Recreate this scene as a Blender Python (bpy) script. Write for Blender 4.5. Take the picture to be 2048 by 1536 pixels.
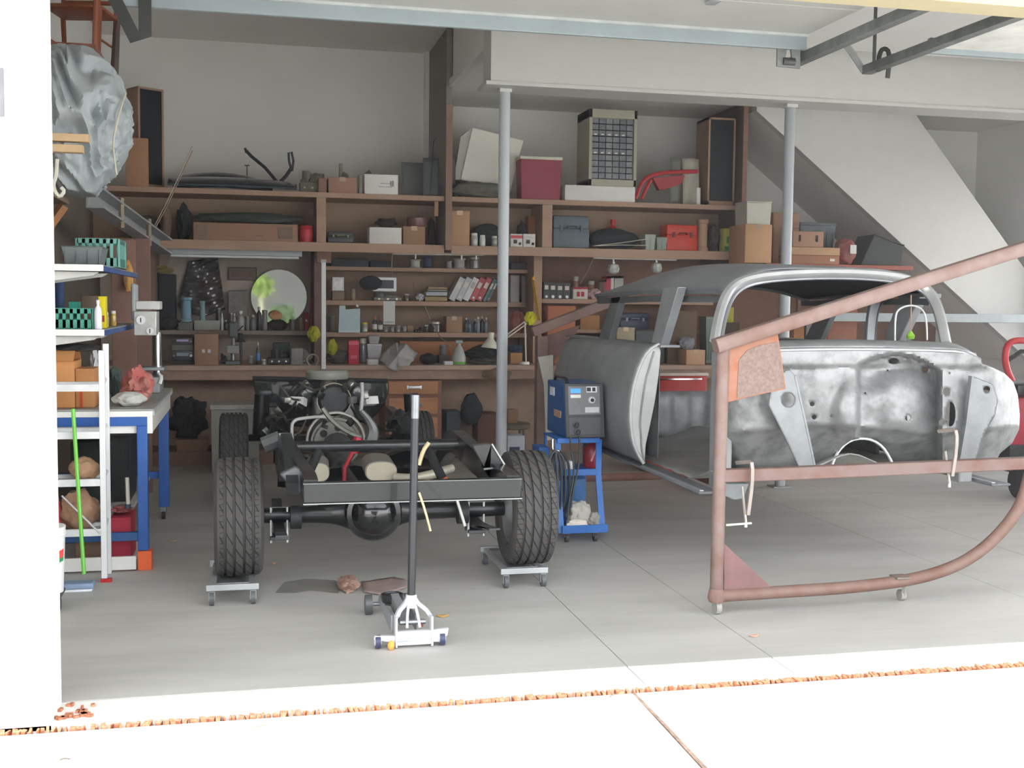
import bpy, bmesh, math, random
from mathutils import Vector, Matrix, noise, Euler
R_ = math.radians
scene = bpy.context.scene
for o in list(bpy.data.objects): bpy.data.objects.remove(o)

# ---------------- camera (level lens on a tripod at 1.6 m, looking down 4 deg) ----------------
FPX = 2300.0; PITCH, YAW, ROLL = R_(4.0), R_(12.87), R_(.64); EYE = Vector((0, 0, 1.6))
def _rot():
    a, b, c = PITCH, -YAW, ROLL
    Ry = Matrix(((math.cos(b), 0, math.sin(b)), (0, 1, 0), (-math.sin(b), 0, math.cos(b))))
    Rp = Matrix(((1, 0, 0), (0, math.cos(a), -math.sin(a)), (0, math.sin(a), math.cos(a))))
    Rr = Matrix(((math.cos(c), -math.sin(c), 0), (math.sin(c), math.cos(c), 0), (0, 0, 1)))
    return Rr @ Rp @ Ry
RC = _rot(); RCT = RC.transposed()
def at(px, py, Y=None, X=None, Z=None):
    d = RCT @ Vector((px - 1024, py - 768, FPX)); d = Vector((d[0], d[2], -d[1]))
    if Y is not None: t = (Y - EYE[1]) / d[1]
    elif X is not None: t = (X - EYE[0]) / d[0]
    else: t = (Z - EYE[2]) / d[2]
    return EYE + d * t
def world_of(v):   # camera-space (right, down, forward) to world
    w = RCT @ Vector(v); return Vector((w[0], w[2], -w[1]))
cam = bpy.data.cameras.new('camera'); cam.sensor_width = 36; cam.lens = 36 * FPX / 2048; cam.clip_end = 200
co = bpy.data.objects.new('camera', cam); scene.collection.objects.link(co)
cx, cy, cz = world_of((1, 0, 0)), world_of((0, -1, 0)), world_of((0, 0, -1))
co.matrix_world = Matrix(((cx[0], cy[0], cz[0], 0), (cx[1], cy[1], cz[1], 0), (cx[2], cy[2], cz[2], 1.6), (0, 0, 0, 1)))
scene.camera = co
scene.view_settings.view_transform = 'Standard'; scene.view_settings.look = 'None'
scene.view_settings.gamma = 1; scene.view_settings.use_curve_mapping = False
scene.view_settings.exposure = 0.55

# ---------------- sky and sun ----------------
wd = bpy.data.worlds.new('sky'); scene.world = wd; wd.use_nodes = True
bg = wd.node_tree.nodes['Background']
bg.inputs[1].default_value = 2.6
_n = wd.node_tree.nodes; _tc = _n.new('ShaderNodeTexCoord'); _sp = _n.new('ShaderNodeSeparateXYZ'); _rp = _n.new('ShaderNodeValToRGB')
wd.node_tree.links.new(_tc.outputs['Generated'], _sp.inputs[0]); wd.node_tree.links.new(_sp.outputs['Z'], _rp.inputs[0]); wd.node_tree.links.new(_rp.outputs[0], bg.inputs[0])
_rp.color_ramp.elements[0].position = .12; _rp.color_ramp.elements[0].color = (1.82, 1.84, 1.86, 1)      # bright hazy horizon
_rp.color_ramp.elements[1].position = .75; _rp.color_ramp.elements[1].color = (.4, .45, .52, 1)        # darker zenith
sl = bpy.data.lights.new('sun', 'SUN'); sl.energy = 4.5; sl.angle = R_(1.5); sl.color = (1, .98, .95)
so = bpy.data.objects.new('sun', sl); scene.collection.objects.link(so)
so.rotation_euler = Vector((.18, .30, -1)).to_track_quat('-Z', 'Y').to_euler(); so.location = (0, 0, 12)

scene.cycles.max_bounces = 14; scene.cycles.diffuse_bounces = 10
# ---------------- helpers ----------------
def lin(c):
    if isinstance(c, str): c = tuple(int(c[i:i+2], 16) for i in (0, 2, 4))
    return tuple(((v/255)/12.92 if v/255 <= .04045 else ((v/255+.055)/1.055)**2.4) for v in c) + (1,)
_m = {}
def mat(c, rough=.6, metal=0, var=.12, scale=6, bump=0, c2=None, spec=.5, trans=0, emit=None, stretch=None, key=None, lo=.35, hi=.65, coat=0):
    k = (str(c), rough, metal, var, scale, bump, str(c2), spec, trans, str(emit), str(stretch), lo, hi, coat)
    if k in _m: return _m[k]
    m = bpy.data.materials.new('m_%d' % len(_m)); m.use_nodes = True; _m[k] = m
    nt = m.node_tree; n = nt.nodes; b = n['Principled BSDF']
    col = lin(c)
    b.inputs['Roughness'].default_value = rough; b.inputs['Metallic'].default_value = metal
    b.inputs['Specular IOR Level'].default_value = spec
    if trans: b.inputs['Transmission Weight'].default_value = trans; b.inputs['IOR'].default_value = 1.3
    if coat: b.inputs['Coat Weight'].default_value = coat
    if emit: b.inputs['Emission Color'].default_value = lin(emit[0]); b.inputs['Emission Strength'].default_value = emit[1]
    tc = n.new('ShaderNodeTexCoord'); mp = n.new('ShaderNodeMapping'); nz = n.new('ShaderNodeTexNoise')
    nt.links.new(tc.outputs['Object'], mp.inputs[0]); nt.links.new(mp.outputs[0], nz.inputs['Vector'])
    if stretch: mp.inputs['Scale'].default_value = stretch
    nz.inputs['Scale'].default_value = scale; nz.inputs['Detail'].default_value = 5; nz.inputs['Roughness'].default_value = .62
    rp = n.new('ShaderNodeValToRGB'); nt.links.new(nz.outputs[0], rp.inputs[0])
    rp.color_ramp.elements[0].position = lo; rp.color_ramp.elements[1].position = hi
    if c2 is not None: a, z = lin(c2), col
    else: a = tuple(v*(1-var) for v in col[:3]) + (1,); z = tuple(min(1, v*(1+var)) for v in col[:3]) + (1,)
    rp.color_ramp.elements[0].color = a; rp.color_ramp.elements[1].color = z
    nt.links.new(rp.outputs[0], b.inputs['Base Color'])
    if bump:
        bp = n.new('ShaderNodeBump'); bp.inputs['Strength'].default_value = bump; bp.inputs['Distance'].default_value = .01
        nt.links.new(nz.outputs[0], bp.inputs['Height']); nt.links.new(bp.outputs[0], b.inputs['Normal'])
    return m

COL = scene.collection
def wmat(o):
    m = Matrix.Identity(4)
    while o is not None:
        m = (Matrix.Translation(o.location) @ o.rotation_euler.to_matrix().to_4x4()) @ m; o = o.parent
    return m
class M:
    def __init__(s): s.b = bmesh.new()
    def _x(s, vs, rot, c):
        if rot is not None:
            mt = Euler(rot).to_matrix() if not isinstance(rot, Matrix) else rot
            for v in vs: v.co = mt @ v.co
        for v in vs: v.co += Vector(c)
    def box(s, c, d, rot=None, taper=0, bev=0):
        vs = bmesh.ops.create_cube(s.b, size=1)['verts']
        for v in vs:
            k = 1 - taper if v.co.z < 0 else 1
            v.co = Vector((v.co.x*d[0]*k, v.co.y*d[1]*k, v.co.z*d[2]))
        if bev:
            es = list({e for v in vs for e in v.link_edges})
            r = bmesh.ops.bevel(s.b, geom=es, offset=bev, segments=2, affect='EDGES', profile=.5)
            vs = list({v for f in r['faces'] for v in f.verts} | {v for v in vs if v.is_valid})
            # gather whole island
            st = list(vs); seen = set(vs)
            while st:
                for e in st.pop().link_edges:
                    for w in e.verts:
                        if w not in seen: seen.add(w); st.append(w)
            vs = list(seen)
        s._x(vs, rot, c); return s
    def bx(s, x0, x1, y0, y1, z0, z1, bev=0):
        return s.box(((x0+x1)/2, (y0+y1)/2, (z0+z1)/2), (abs(x1-x0), abs(y1-y0), abs(z1-z0)), bev=bev)
    def lathe(s, prof, n=20, c=(0,0,0), rot=None, cap=True):
        rings = []
        for r, z in prof:
            rings.append([s.b.verts.new((r*math.cos(2*math.pi*i/n), r*math.sin(2*math.pi*i/n), z)) for i in range(n)])
        for a, b2 in zip(rings, rings[1:]):
            for i in range(n):
                try: s.b.faces.new((a[i], a[(i+1) % n], b2[(i+1) % n], b2[i]))
                except ValueError: pass
        if cap:
            s.b.faces.new(list(reversed(rings[0]))); s.b.faces.new(rings[-1])
        s._x([v for r in rings for v in r], rot, c); return s
    def cyl(s, p0, p1, r, r1=None, n=14):
        p0, p1 = Vector(p0), Vector(p1); d = p1-p0
        q = d.to_track_quat('Z', 'Y').to_matrix()
        return s.lathe([(r, 0), (r if r1 is None else r1, d.length)], n, p0, q)
    def tube(s, pts, r, n=8, closed=False, smooth=0, prof=None, caps=True, up=None):
        pts = [Vector(p) for p in pts]
        for _ in range(smooth):
            q = []
            L = len(pts)
            for i in range(L if closed else L-1):
                a, b2 = pts[i], pts[(i+1) % L]; q += [a*.75+b2*.25, a*.25+b2*.75]
            if not closed: q = [pts[0]] + q[1:-1] + [pts[-1]]
            pts = q
        L = len(pts); rs = r if isinstance(r, (list, tuple)) else None
        nrm = None; rings = []
        for i, p in enumerate(pts):
            if closed: t = pts[(i+1) % L]-pts[i-1]
            else: t = pts[min(i+1, L-1)]-pts[max(i-1, 0)]
            t.normalize()
            if up is not None: nrm = Vector(up)
            elif nrm is None:
                nrm = Vector((0, 0, 1)) if abs(t.z) < .9 else Vector((1, 0, 0))
            nrm = (nrm - t*nrm.dot(t)); nrm.normalize()
            bn = t.cross(nrm)
            if prof: rings.append([s.b.verts.new(p + nrm*v + bn*u) for u, v in prof])
            else:
                rr = (rs[0] + (rs[-1]-rs[0])*i/(L-1)) if rs else r
                rings.append([s.b.verts.new(p + nrm*rr*math.cos(2*math.pi*k/n) + bn*rr*math.sin(2*math.pi*k/n)) for k in range(n)])
        m = len(rings[0])
        for i in range(L if closed else L-1):
            a, b2 = rings[i], rings[(i+1) % L]
            for k in range(m): s.b.faces.new((a[k], a[(k+1) % m], b2[(k+1) % m], b2[k]))
        if not closed and caps: s.b.faces.new(list(reversed(rings[0]))); s.b.faces.new(rings[-1])
        return s
    def prism(s, poly, v0, v1, ax='Y'):
        # poly in the two other axes; extruded along ax between v0 and v1
        def mk(a, b2, v): return {'Y': (a, v, b2), 'X': (v, a, b2), 'Z': (a, b2, v)}[ax]
        A = [s.b.verts.new(mk(a, b2, v0)) for a, b2 in poly]; B = [s.b.verts.new(mk(a, b2, v1)) for a, b2 in poly]
        n = len(poly)
        s.b.faces.new(A); s.b.faces.new(list(reversed(B)))
        for i in range(n): s.b.faces.new((A[i], B[i], B[(i+1) % n], A[(i+1) % n]))
        return s
    def surf(s, fn, nu, nv, cu=False):
        g = [[s.b.verts.new(fn(i/nu, j/nv)) for j in range(nv+1)] for i in range(nu + (0 if cu else 1))]
        for i in range(nu):
            for j in range(nv):
                a, b2 = g[i], g[(i+1) % len(g)]
                s.b.faces.new((a[j], b2[j], b2[j+1], a[j+1]))
        return s
    def blob(s, c, d, seed=0, amp=.25, freq=2.2, sub=3, flat=True, sharp=False):
        vs = bmesh.ops.create_icosphere(s.b, subdivisions=sub, radius=.5)['verts']
        off = Vector((seed*3.7, seed*1.3, seed*7.1))
        for v in vs:
            p = v.co.copy(); nn = noise.noise(p*freq*2+off)
            if sharp: nn = abs(nn)*1.6-.5
            nn += .5*noise.noise(p*freq*5+off)
            p = p*(1+amp*nn*1.6)
            v.co = Vector((p.x*d[0], p.y*d[1], max(p.z, -.46)*d[2] if flat else p.z*d[2]))
        if flat:
            z = min(v.co.z for v in vs)
            for v in vs: v.co.z -= z
        s._x(vs, None, c); return s
    def build(s, name, m, parent=None, local=False, loc=None, rot=None, sm=40, bevel=0, solid=0, sub=0, label=None):
        bmesh.ops.recalc_face_normals(s.b, faces=s.b.faces)
        me = bpy.data.meshes.new(name)
        if not local:
            if parent is not None: s.b.transform(wmat(parent).inverted())
            elif loc is not None: s.b.transform(Matrix.Translation(-Vector(loc)))
        s.b.to_mesh(me); s.b.free()
        o = bpy.data.objects.new(name, me); COL.objects.link(o)
        if parent is not None: o.parent = parent
        elif loc is not None: o.location = loc
        if rot is not None: o.rotation_euler = rot
        me.materials.append(m)
        if sm: me.shade_smooth(); me.set_sharp_from_angle(angle=R_(sm))
        if solid: md = o.modifiers.new('s', 'SOLIDIFY'); md.thickness = solid; md.offset = 0
        if bevel:
            md = o.modifiers.new('b', 'BEVEL'); md.width = bevel; md.segments = 2; md.limit_method = 'ANGLE'; md.angle_limit = R_(40)
        if sub: md = o.modifiers.new('d', 'SUBSURF'); md.levels = sub; md.render_levels = sub
        if label: o['label'] = label
        return o
def tag(o, label, cat, group=None, kind=None):
    if label: o['label'] = label
    if cat: o['category'] = cat
    if group: o['group'] = group
    if kind: o['kind'] = kind
    return o
def thing(name, label, cat, loc=(0,0,0), rz=0, group=None, rot=None):
    o = bpy.data.objects.new(name, None); COL.objects.link(o); o.location = loc
    o.rotation_euler = rot if rot else (0, 0, rz); o.empty_display_size = .1
    return tag(o, label, cat, group)
def struct(o): o['kind'] = 'structure'; return o

# ---------------- materials ----------------
WALL = mat('e2e1dd', .9, var=.02, scale=2)
WHITE = mat('eeece6', .6, var=.03, scale=4)
CONC = mat('b9b7b2', .6, var=.09, scale=1.6, bump=.04, stretch=(.45, 1.8, 1), c2='a8a6a1', lo=.3, hi=.62)
DRIVE = mat('dcdad4', .85, var=.04, scale=3, bump=.05)
BROWN = mat('a98b76', .7, var=.1, scale=4, stretch=(.3, 1, 1))
BROWND = mat('8f7866', .8, var=.12, scale=3)
WOODO = mat('b58058', .6, var=.15, scale=3, stretch=(.3, 1, 4))
POSTG = mat('a9adb0', .45, var=.03)
STEEL = mat('9a9da0', .38, metal=.85, var=.12, scale=8)
GALV = mat('b9bcbd', .4, metal=.6, var=.15, scale=12)
DKST = mat('3a3c3e', .45, metal=.5, var=.2, scale=8)
BLACK = mat('17191b', .35, var=.2, scale=5, coat=.3)
RUBBER = mat('46464a', .8, var=.15, scale=9, bump=.15)
RUST = mat('9b7570', .7, metal=.15, var=.15, scale=7, c2='8c5f50', lo=.2, hi=.55)
CHROME = mat('d8dadc', .12, metal=1, var=.03)
CARD = mat('a9805f', .85, var=.07, scale=4)
CARDO = mat('c98f5c', .85, var=.07, scale=4)
BLUE = mat('2a5ca8', .4, var=.08, scale=5)
RED = mat('b3262c', .45, var=.1, scale=5)
PLW = mat('e8e8e8', .4, var=.04)

# ================= SETTING =================
def gbox(name, m, *a, **k): return struct(M().bx(*a).build(name, m, loc=((a[0]+a[1])/2, (a[2]+a[3])/2, a[4]), **k))
# floor slab with saw-cut control joints (gaps between panels)
b = M(); xs = [-1.55, at(1252, 1330, Z=0).x, at(1552, 1320, Z=0).x, at(1885, 1133, Z=0).x, at(2046, 1110, Z=0).x, 8.7]
g = .0022; ys = [4.76, 8.9, 12.7]
for i in range(5):
    for j in range(2): b.bx(xs[i]+g, xs[i+1]-g, ys[j]+(g if j else 0), ys[j+1]-g, -.12, 0)
struct(b.build('floor', CONC, loc=(3, 8, 0)))
b = M()
for i in range(5): b.bx(max(xs[i], -3)+g, xs[i+1]-g, 4.50, 4.756, -.12, -.003)
struct(b.build('trim_1', mat('dddcd7', .75, var=.05, scale=2, stretch=(.5, 2, 1)), loc=(3, 4.6, 0)))
gbox('floor_base', mat('55504b', .9), -12, 14, -12, 12.7, -.3, -.1)
# driveway in two pours with an open rusty-dirt joint
jx = at(1265, 1378, Z=0).x; p2 = at(1410, 1536, Z=-.01)
b = M()
b.prism([(-12, -12), (p2.x-.06-(4.45-p2.y)*0, -12), (p2.x-.012, p2.y), (jx-.006, 4.45), (-12, 4.45)], -.13, -.012, 'Z')
b.prism([(p2.x-.03, -12), (14, -12), (14, 4.45), (jx+.006, 4.45), (p2.x+.012, p2.y)], -.13, -.012, 'Z')
struct(b.build('driveway', DRIVE, loc=(0, 0, 0)))
b = M(); random.seed(4)
for i in range(230):
    x = -.95 + i*.0212 + random.uniform(-.006, .006); w = random.uniform(.008, .026)
    wy = random.uniform(.018, .05) * (1.5 if random.random() < .12 else 1)
    if x < 4.2: b.box((x, 4.476+random.uniform(-.004, .004), -.022), (w*.8, wy, .034), rot=(random.uniform(-.2, .2), random.uniform(-.2, .2), random.uniform(-.25, .25)))
for i in range(26):
    b.box((random.uniform(-.8, -.6), random.uniform(4.56, 4.72), .0), (random.uniform(.01, .03), random.uniform(.01, .03), .012), rot=(0, 0, random.random()*3))
tag(b.build('joint_filler', mat('c98a68', .9, var=.3, scale=60, c2='9a5c44'), loc=(1, 4.476, -.04), sm=0), 'crumbling rust coloured filler in the joint between garage slab and driveway', 'joint filler', kind='stuff')
dj = thing('joint_strip', 'thin rusty brown strip in the driveway joint running towards the camera', 'joint strip', (1.6, 4.2, -.02))
M().tube([(jx, 4.45, -.018), ((jx+p2.x)/2+.004, (4.45+p2.y)/2, -.018), (p2.x, p2.y, -.018), (p2.x+(p2.x-jx)*1.5, p2.y-(4.45-p2.y)*1.5, -.018)], .012, prof=[(-.007, -.008), (.007, -.008), (.007, .007), (-.007, .007)], up=(0, 0, 1)).build('strip_body', mat('8f7a6c', .9, var=.2, scale=30, c2='6b584c'), dj)
# walls
gbox('wall_back', WALL, -1.6, 1.86, 12.62, 12.75, 0, 4.4)
gbox('wall_back.001', WALL, 1.86, 8.7, 12.5, 12.75, 0, 4.4)
gbox('wall_left', WALL, -1.65, -1.5, 4.75, 12.75, 0, 4.4)
b = M(); b.bx(8.6, 8.75, 4.6, 5.2, 0, 4.4).bx(8.6, 8.75, 11.0, 12.75, 0, 4.4).bx(8.6, 8.75, 5.2, 11.0, 0, .3).bx(8.6, 8.75, 5.2, 11.0, 3.0, 4.4)  # opening added out of view so daylight reaches the back
struct(b.build('wall_right', WALL, loc=(8.67, 8, 0)))
b = M()
for i in range(5): b.bx(8.64, 8.7, 5.2+1.4375*i, 5.25+1.4375*i, .3, 3.0)
b.bx(8.64, 8.7, 5.2, 11.0, .3, .35).bx(8.64, 8.7, 5.2, 11.0, 2.95, 3.0)
struct(b.build('added_window', WHITE, loc=(8.67, 8.7, .3)))  # frame of the added, unseen window that brightens the interior
gbox('wall_panel_left', mat('6f655a', .9, var=.1), -1.5, -1.49, 6.9, 12.4, 0, 2.75)
gbox('wall_front', WHITE, -6, -.735, 4.5, 4.75, -.02, 4.4)
gbox('wall_front.001', WHITE, 6.8, 12, 4.5, 4.75, -.02, 4.4)
gbox('ceiling', WALL, -2, 8.75, 9.12, 12.75, 4.3, 4.42)
CEIL2 = WALL
gbox('ceiling.001', CEIL2, 1.93, 8.7, 9.5, 12.5, 3.73, 3.8)
gbox('ceiling.002', WALL, -2, 1.86, 4.6, 9.12, 4.3, 4.42)
gbox('ceiling.003', WALL, 1.86, 8.75, 4.6, 9.12, 3.79, 4.42)
gbox('wall_bulkhead', WALL, 1.965, 1.99, 9.5, 12.5, 3.73, 4.3)
gbox('trim_2', mat('c6c6c1', .85, var=.02), 1.9, 8.6, 9.2, 9.5, 3.38, 4.3)
gbox('trim_3', mat('c6c6c1', .85, var=.02), 1.86, 8.6, 9.185, 9.55, 3.355, 3.385)
gbox('wall_header', mat('b5a888', .7, var=.03), -.735, 6.8, 4.55, 4.72, 2.93, 4.4)
gbox('sun_stop_eave', WHITE, -7, 13, 3.55, 4.6, 3.25, 3.4)  # unseen overhang, added and sized to stop sun just inside the slab edge
# stair enclosure at the right: sloping soffit, stringer wall
a1 = at(1513.4, 221.5, Y=11.3); a2 = at(2033, 698, Y=11.3); sl_ = (a2.z-a1.z)/(a2.x-a1.x); xe = 8.55
zl = lambda x: a1.z + sl_*(x-a1.x)
b = M().prism([(a1.x, 3.73), (a1.x, a1.z), (a2.x, a2.z), (xe, max(0, zl(xe))), (xe, max(0, zl(xe))+.9), (at(1824, 233, Y=11.3).x, 3.73)], 11.3, 11.4)
struct(b.build('wall_stair', mat('c9c8c4', .9, var=.02), loc=(7, 11.35, 1)))
b = M().prism([(a1.x, 3.73), (a1.x, a1.z), (xe, zl(xe)), (xe, zl(xe)+.05), (a1.x+.05, a1.z+.02), (a1.x+.05, 3.73)], 11.4, 12.5)
struct(b.build('ceiling_stair', WALL, loc=(7, 12, 1)))
# ================= SHELVING AND BENCH ALONG THE BACK WALL =================
YF, YB = 11.4, 12.05
ZT = at(1000, 396, Y=YF).z + .0     # top shelf upper face
Z2 = at(700, 486, Y=YF).z
ZBEN = at(800, 731, Y=YF).z
ZA = at(800, 535, Y=YB).z; ZB_ = at(800, 602, Y=YB).z; ZC = at(800, 665, Y=YB).z
ZL = at(500, 661, Y=YB).z           # left bay single shelf
XL, XR, XD = -1.49, 5.1, 1.93
zt2 = lambda x: 0
def X_(px, Y, py=500): return at(px, py, Y=Y).x
def board(name, label, cat, x0, x1, y0, y1, z0, z1, m=None, group=None, bevel=.003):
    return tag(M().bx(x0, x1, y0, y1, z0, z1).build(name, m or BROWN, loc=((x0+x1)/2, (y0+y1)/2, z0), bevel=bevel), label, cat, group)
G1 = 'long brown shelves of the back wall shelving'
def shelf(label, x0, x1, y0, y1, z, t=.05, m=None, lip=0):
    r = thing('shelf', label, 'shelf', ((x0+x1)/2, (y0+y1)/2, z-t), group=G1)
    M().bx(x0, x1, y0+.018, y1, z-t, z).build('shelf_board', m or BROWN, r, bevel=.002)
    M().bx(x0, x1, y0, y0+.018, z-t-lip, z).build('front_edge', m or BROWN, r, bevel=.003)
    return r
shelf('brown top shelf left of the tall divider, carrying black car panels', XL, XD-.034, YF, 12.6, ZT)
shelf('brown top shelf right of the divider, carrying the red cooler', XD+.036, XR-.054, YF, 12.49, ZT)
shelf('long brown second shelf over the fluorescent tube, with long carton and red can', XL, XD-.034, YF, 11.96, Z2, lip=.04)
shelf('brown second shelf over the two lamp rails, with blue-grey case and orange case', XD+.036, XR-.054, YF, 11.96, Z2, lip=.04)
xw = X_(652, YB-.25)+.004; xw2 = X_(1068, YB-.25)-.004; xw3 = X_(1085, YB-.25)+.004
shelf('short brown shelf holding spools, highest over the bench', xw, xw2, YB, 12.44, ZA, .04, BROWN)
shelf('brown shelf holding the slanted binders', xw, xw2, YB, 12.44, ZB_, .05, BROWN)
shelf('brown shelf holding blue bottles and the small carton', xw, xw2, YB, 12.44, ZC, .05, BROWN)
shelf('grey brown shelf in front of the round mirror', X_(309, YB-.2)+.004, X_(628, YB-.25)-.004, YB, 12.44, ZL, .045, mat('8a7a70', .7, var=.1))
zr = at(1150, 598, Y=YB).z; shelf('brown shelf with black boxes right of the steel support post', xw3, XR-.05, YB, 12.44, zr, .05)
zr2 = at(1200, 650, Y=YB).z; shelf('low brown shelf seen through the car body side window', xw3+.2, XR-.05, YB, 12.44, zr2-.05, .04)
# uprights
def upright(lbl, px0, px1, Y0, Y1, z0, z1, name='shelf_upright', m=None):
    return board(name, lbl, 'upright', X_(px0, Y0), X_(px1, Y0), Y0, Y1, z0, z1, m or BROWN, 'uprights of the back wall shelving')
upright('brown upright between long carton and white carton on second shelf', 633, 652, YF+.002, 11.9, Z2+.001, ZT-.051)
upright('brown upright between the red-topped carton and the blue-grey case', 1084, 1104, YF+.002, 11.9, Z2+.001, ZT-.051)
d = board('divider_panel', 'tall grey brown divider panel rising from bench shelving to the ceiling', 'divider', XD-.03, XD+.03, YF-.03, 12.49, Z2-.05, 4.29, mat('86827c', .85, var=.05))
M().bx(XD-.032, XD+.034, YF-.05, YF-.031, Z2-.05, ZT+.9).build('front_edge', mat('8b6f60', .7), d, bevel=.002)
d = board('divider_panel', 'dark brown divider panel beside the right black-fronted speaker, reaching the low ceiling', 'divider', XR-.05, XR, YF-.03, 12.49, Z2-.12, 3.72, mat('5f5048', .8, var=.08))
M().bx(XR-.052, XR+.0, YF-.05, YF-.031, Z2-.12, 3.72).build('front_edge', mat('7e5d50', .7), d, bevel=.002)
for px, t in ((868, 'left'), (891, 'right')):
    board('wood_block', 'small pale wood block under the top shelf, %s side of the divider' % t, 'block', X_(px, YF), X_(px+8, YF), YF-.01, YF+.0, ZT-.20, ZT-.055, mat('a57e66', .7))
upright('dark upright behind the white pole, left end of binder shelves', 628, 652, YB-.25, 12.44, ZBEN+.001, Z2-.051, m=mat('6f5a50', .7))
M_ = board('wood_block', 'brown wood block on the upright above the white pole', 'block', X_(634, 11.7), X_(663, 11.7), 11.74, 11.795, at(640, 525, Y=11.7).z, Z2-.055, mat('94715f', .7))
upright('brown upright right of the binders near the yellow level', 1068, 1085, YB-.25, 12.44, ZBEN+.001, Z2-.051)
upright('brown upright carrying the left bay shelf, beside the drill press', 300, 309, YB-.2, 12.44, ZBEN+.001, Z2-.051, m=mat('7a6358', .7))
# back panels (clad wall behind the shelves)
BP = mat('a28b76', .8, var=.06, scale=3, stretch=(.4, 1, 1))
struct(M().bx(XL, XR, 11.97, 11.99, Z2+.001, ZT-.051).build('wall_panel', BP, loc=(1, 11.98, Z2)))
struct(M().bx(XL, xw-.06, 12.45, 12.47, ZBEN, Z2-.05).build('wall_panel', mat('d2c2b2', .8, var=.04), loc=(0, 12.46, ZBEN)))
struct(M().bx(xw-.05, xw2, 12.45, 12.47, ZBEN, Z2-.05).build('wall_panel', mat('b39a84', .8, var=.06), loc=(1.5, 12.46, ZBEN)))
struct(M().bx(xw2, XR+3, 12.45, 12.47, 0, Z2-.05).build('wall_panel', mat('8f6c5a', .8, var=.08), loc=(4, 12.46, 0)))
# bench top: continuous worktop
t = thing('workbench_top', 'long brown wooden workbench top running along the back wall', 'workbench', (1, 11.4, ZBEN-.09))
M().bx(XL, XR+.2, YF, 12.44, ZBEN-.045, ZBEN).build('bench_board', mat('ab917e', .6, var=.12, scale=4, stretch=(.3, 1, 1)), t)
M().bx(XL, XR+.2, YF+.03, YF+.06, ZBEN-.14, ZBEN-.046).build('apron', mat('9c8070', .6), t)
# under the bench
struct(M().bx(XL, XR, 11.98, 12.0, 0, ZBEN-.05).build('wall_panel', mat('ab937f', .8, var=.08), loc=(1, 12, 0)))
board('plinth_board', 'brown wooden plinth board on the floor under the bench, behind the black front tyre', 'plinth', XL, X_(560, 11.6), 11.45, 11.97, .0, .14, mat('8a6d5f', .7))
def drawer_cabinet(px0, px1, Y, label):
    x0, x1 = X_(px0, Y), X_(px1, Y); zt = ZBEN-.15
    r = thing('drawer_cabinet', label, 'cabinet', ((x0+x1)/2, Y+.3, 0))
    M().bx(x0, x1, Y+.02, 11.97, .0, zt).build('carcass', mat('8a6454', .7), r, bevel=.003)
    z = zt-.012; e = .03
    for i, h in enumerate((.125, .165, .2, .25)):
        if z-h < 0: break
        dr = M().bx(x0+e, x1-e*1.4, Y-.005, Y+.019, z-h, z).build('drawer', WOODO, r, bevel=.004)
        z0 = z-h/2+.01; xm = (x0+x1)/2
        if i < 3:
            hb = M(); hb.bx(xm-.075, xm-.055, Y-.03, Y-.006, z0-.017, z0+.017); hb.bx(xm+.055, xm+.075, Y-.03, Y-.006, z0-.017, z0+.017)
            hb.bx(xm-.056, xm+.056, Y-.032, Y-.02, z0-.013, z0+.013)
            hb.build('handle', CHROME, dr, bevel=.002)
        z -= h+.035
drawer_cabinet(772, 886, 11.38, 'light wood drawer cabinet under the bench with chrome pull handles')
# ================= SHELF ITEM BUILDERS (local coordinates: x width, y depth away, z up) =================
S = {'T': (ZT, YF), '2': (Z2, YF), 'A': (ZA, YB), 'B': (ZB_, YB), 'C': (ZC, YB), 'N': (ZBEN, YF), 'L': (ZL, YB), 'R': (zr, YB), 'Q': (zr2-.05, YB)}
def carton(r, w, d, h, c='a9805f', tape='c9a883', flaps=False, mark=None, **k):
    b = M().box((0, d/2, h/2), (w, d, h), bev=.003)
    b.box((0, -.001, h-.012), (w*.98, .004, .003)); b.box((-w/2+.004, -.001, h/2), (.003, .004, h*.96))
    b.build('carton_body', mat(c, .85, var=.06, scale=4), r, local=True)
    if tape:
        M().box((0, -.0025, h-.02), (min(.06, w*.3), .003, .042)).box((0, d/2, h+.0015), (min(.06, w*.3), d, .002)).build('tape', mat(tape, .35), r, local=True)
    if flaps:
        M().box((0, .02, h+.03), (w*.98, .004, .09), rot=(-.9, 0, 0)).build('flap', mat(c, .85, var=.06), r, local=True)
        M().box((0, d-.02, h+.03), (w*.98, .004, .09), rot=(.7, 0, 0)).build('flap', mat(c, .85, var=.06), r, local=True)
    if mark:
        for mx, mz, mw, mh in mark: M().box((mx*w, -.003, mz*h), (mw*w, .003, mh*h)).build('print', mat(k.get('mc', '4a4038'), .8), r, local=True)
def tub(r, w, d, h, c='555555', lid=None, t=.82, ribs=6, **k):
    b = M(); n = 1
    b.box((0, d/2, h*.46), (w, d, h*.92), taper=1-t)
    for i in range(ribs):
        x = (i/(ribs-1)-.5)*w*.85 if ribs > 1 else 0
        b.box((x, .01*t, h*.48), (w*.015, .012, h*.8))
    b.build('tub_body', mat(c, .5, var=.06), r, local=True, bevel=.006)
    M().box((0, d/2, h*.95), (w*1.03, d*1.03, h*.07)).build('rim' if not lid else 'lid', mat(lid or c, .45), r, local=True, bevel=.006)
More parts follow.
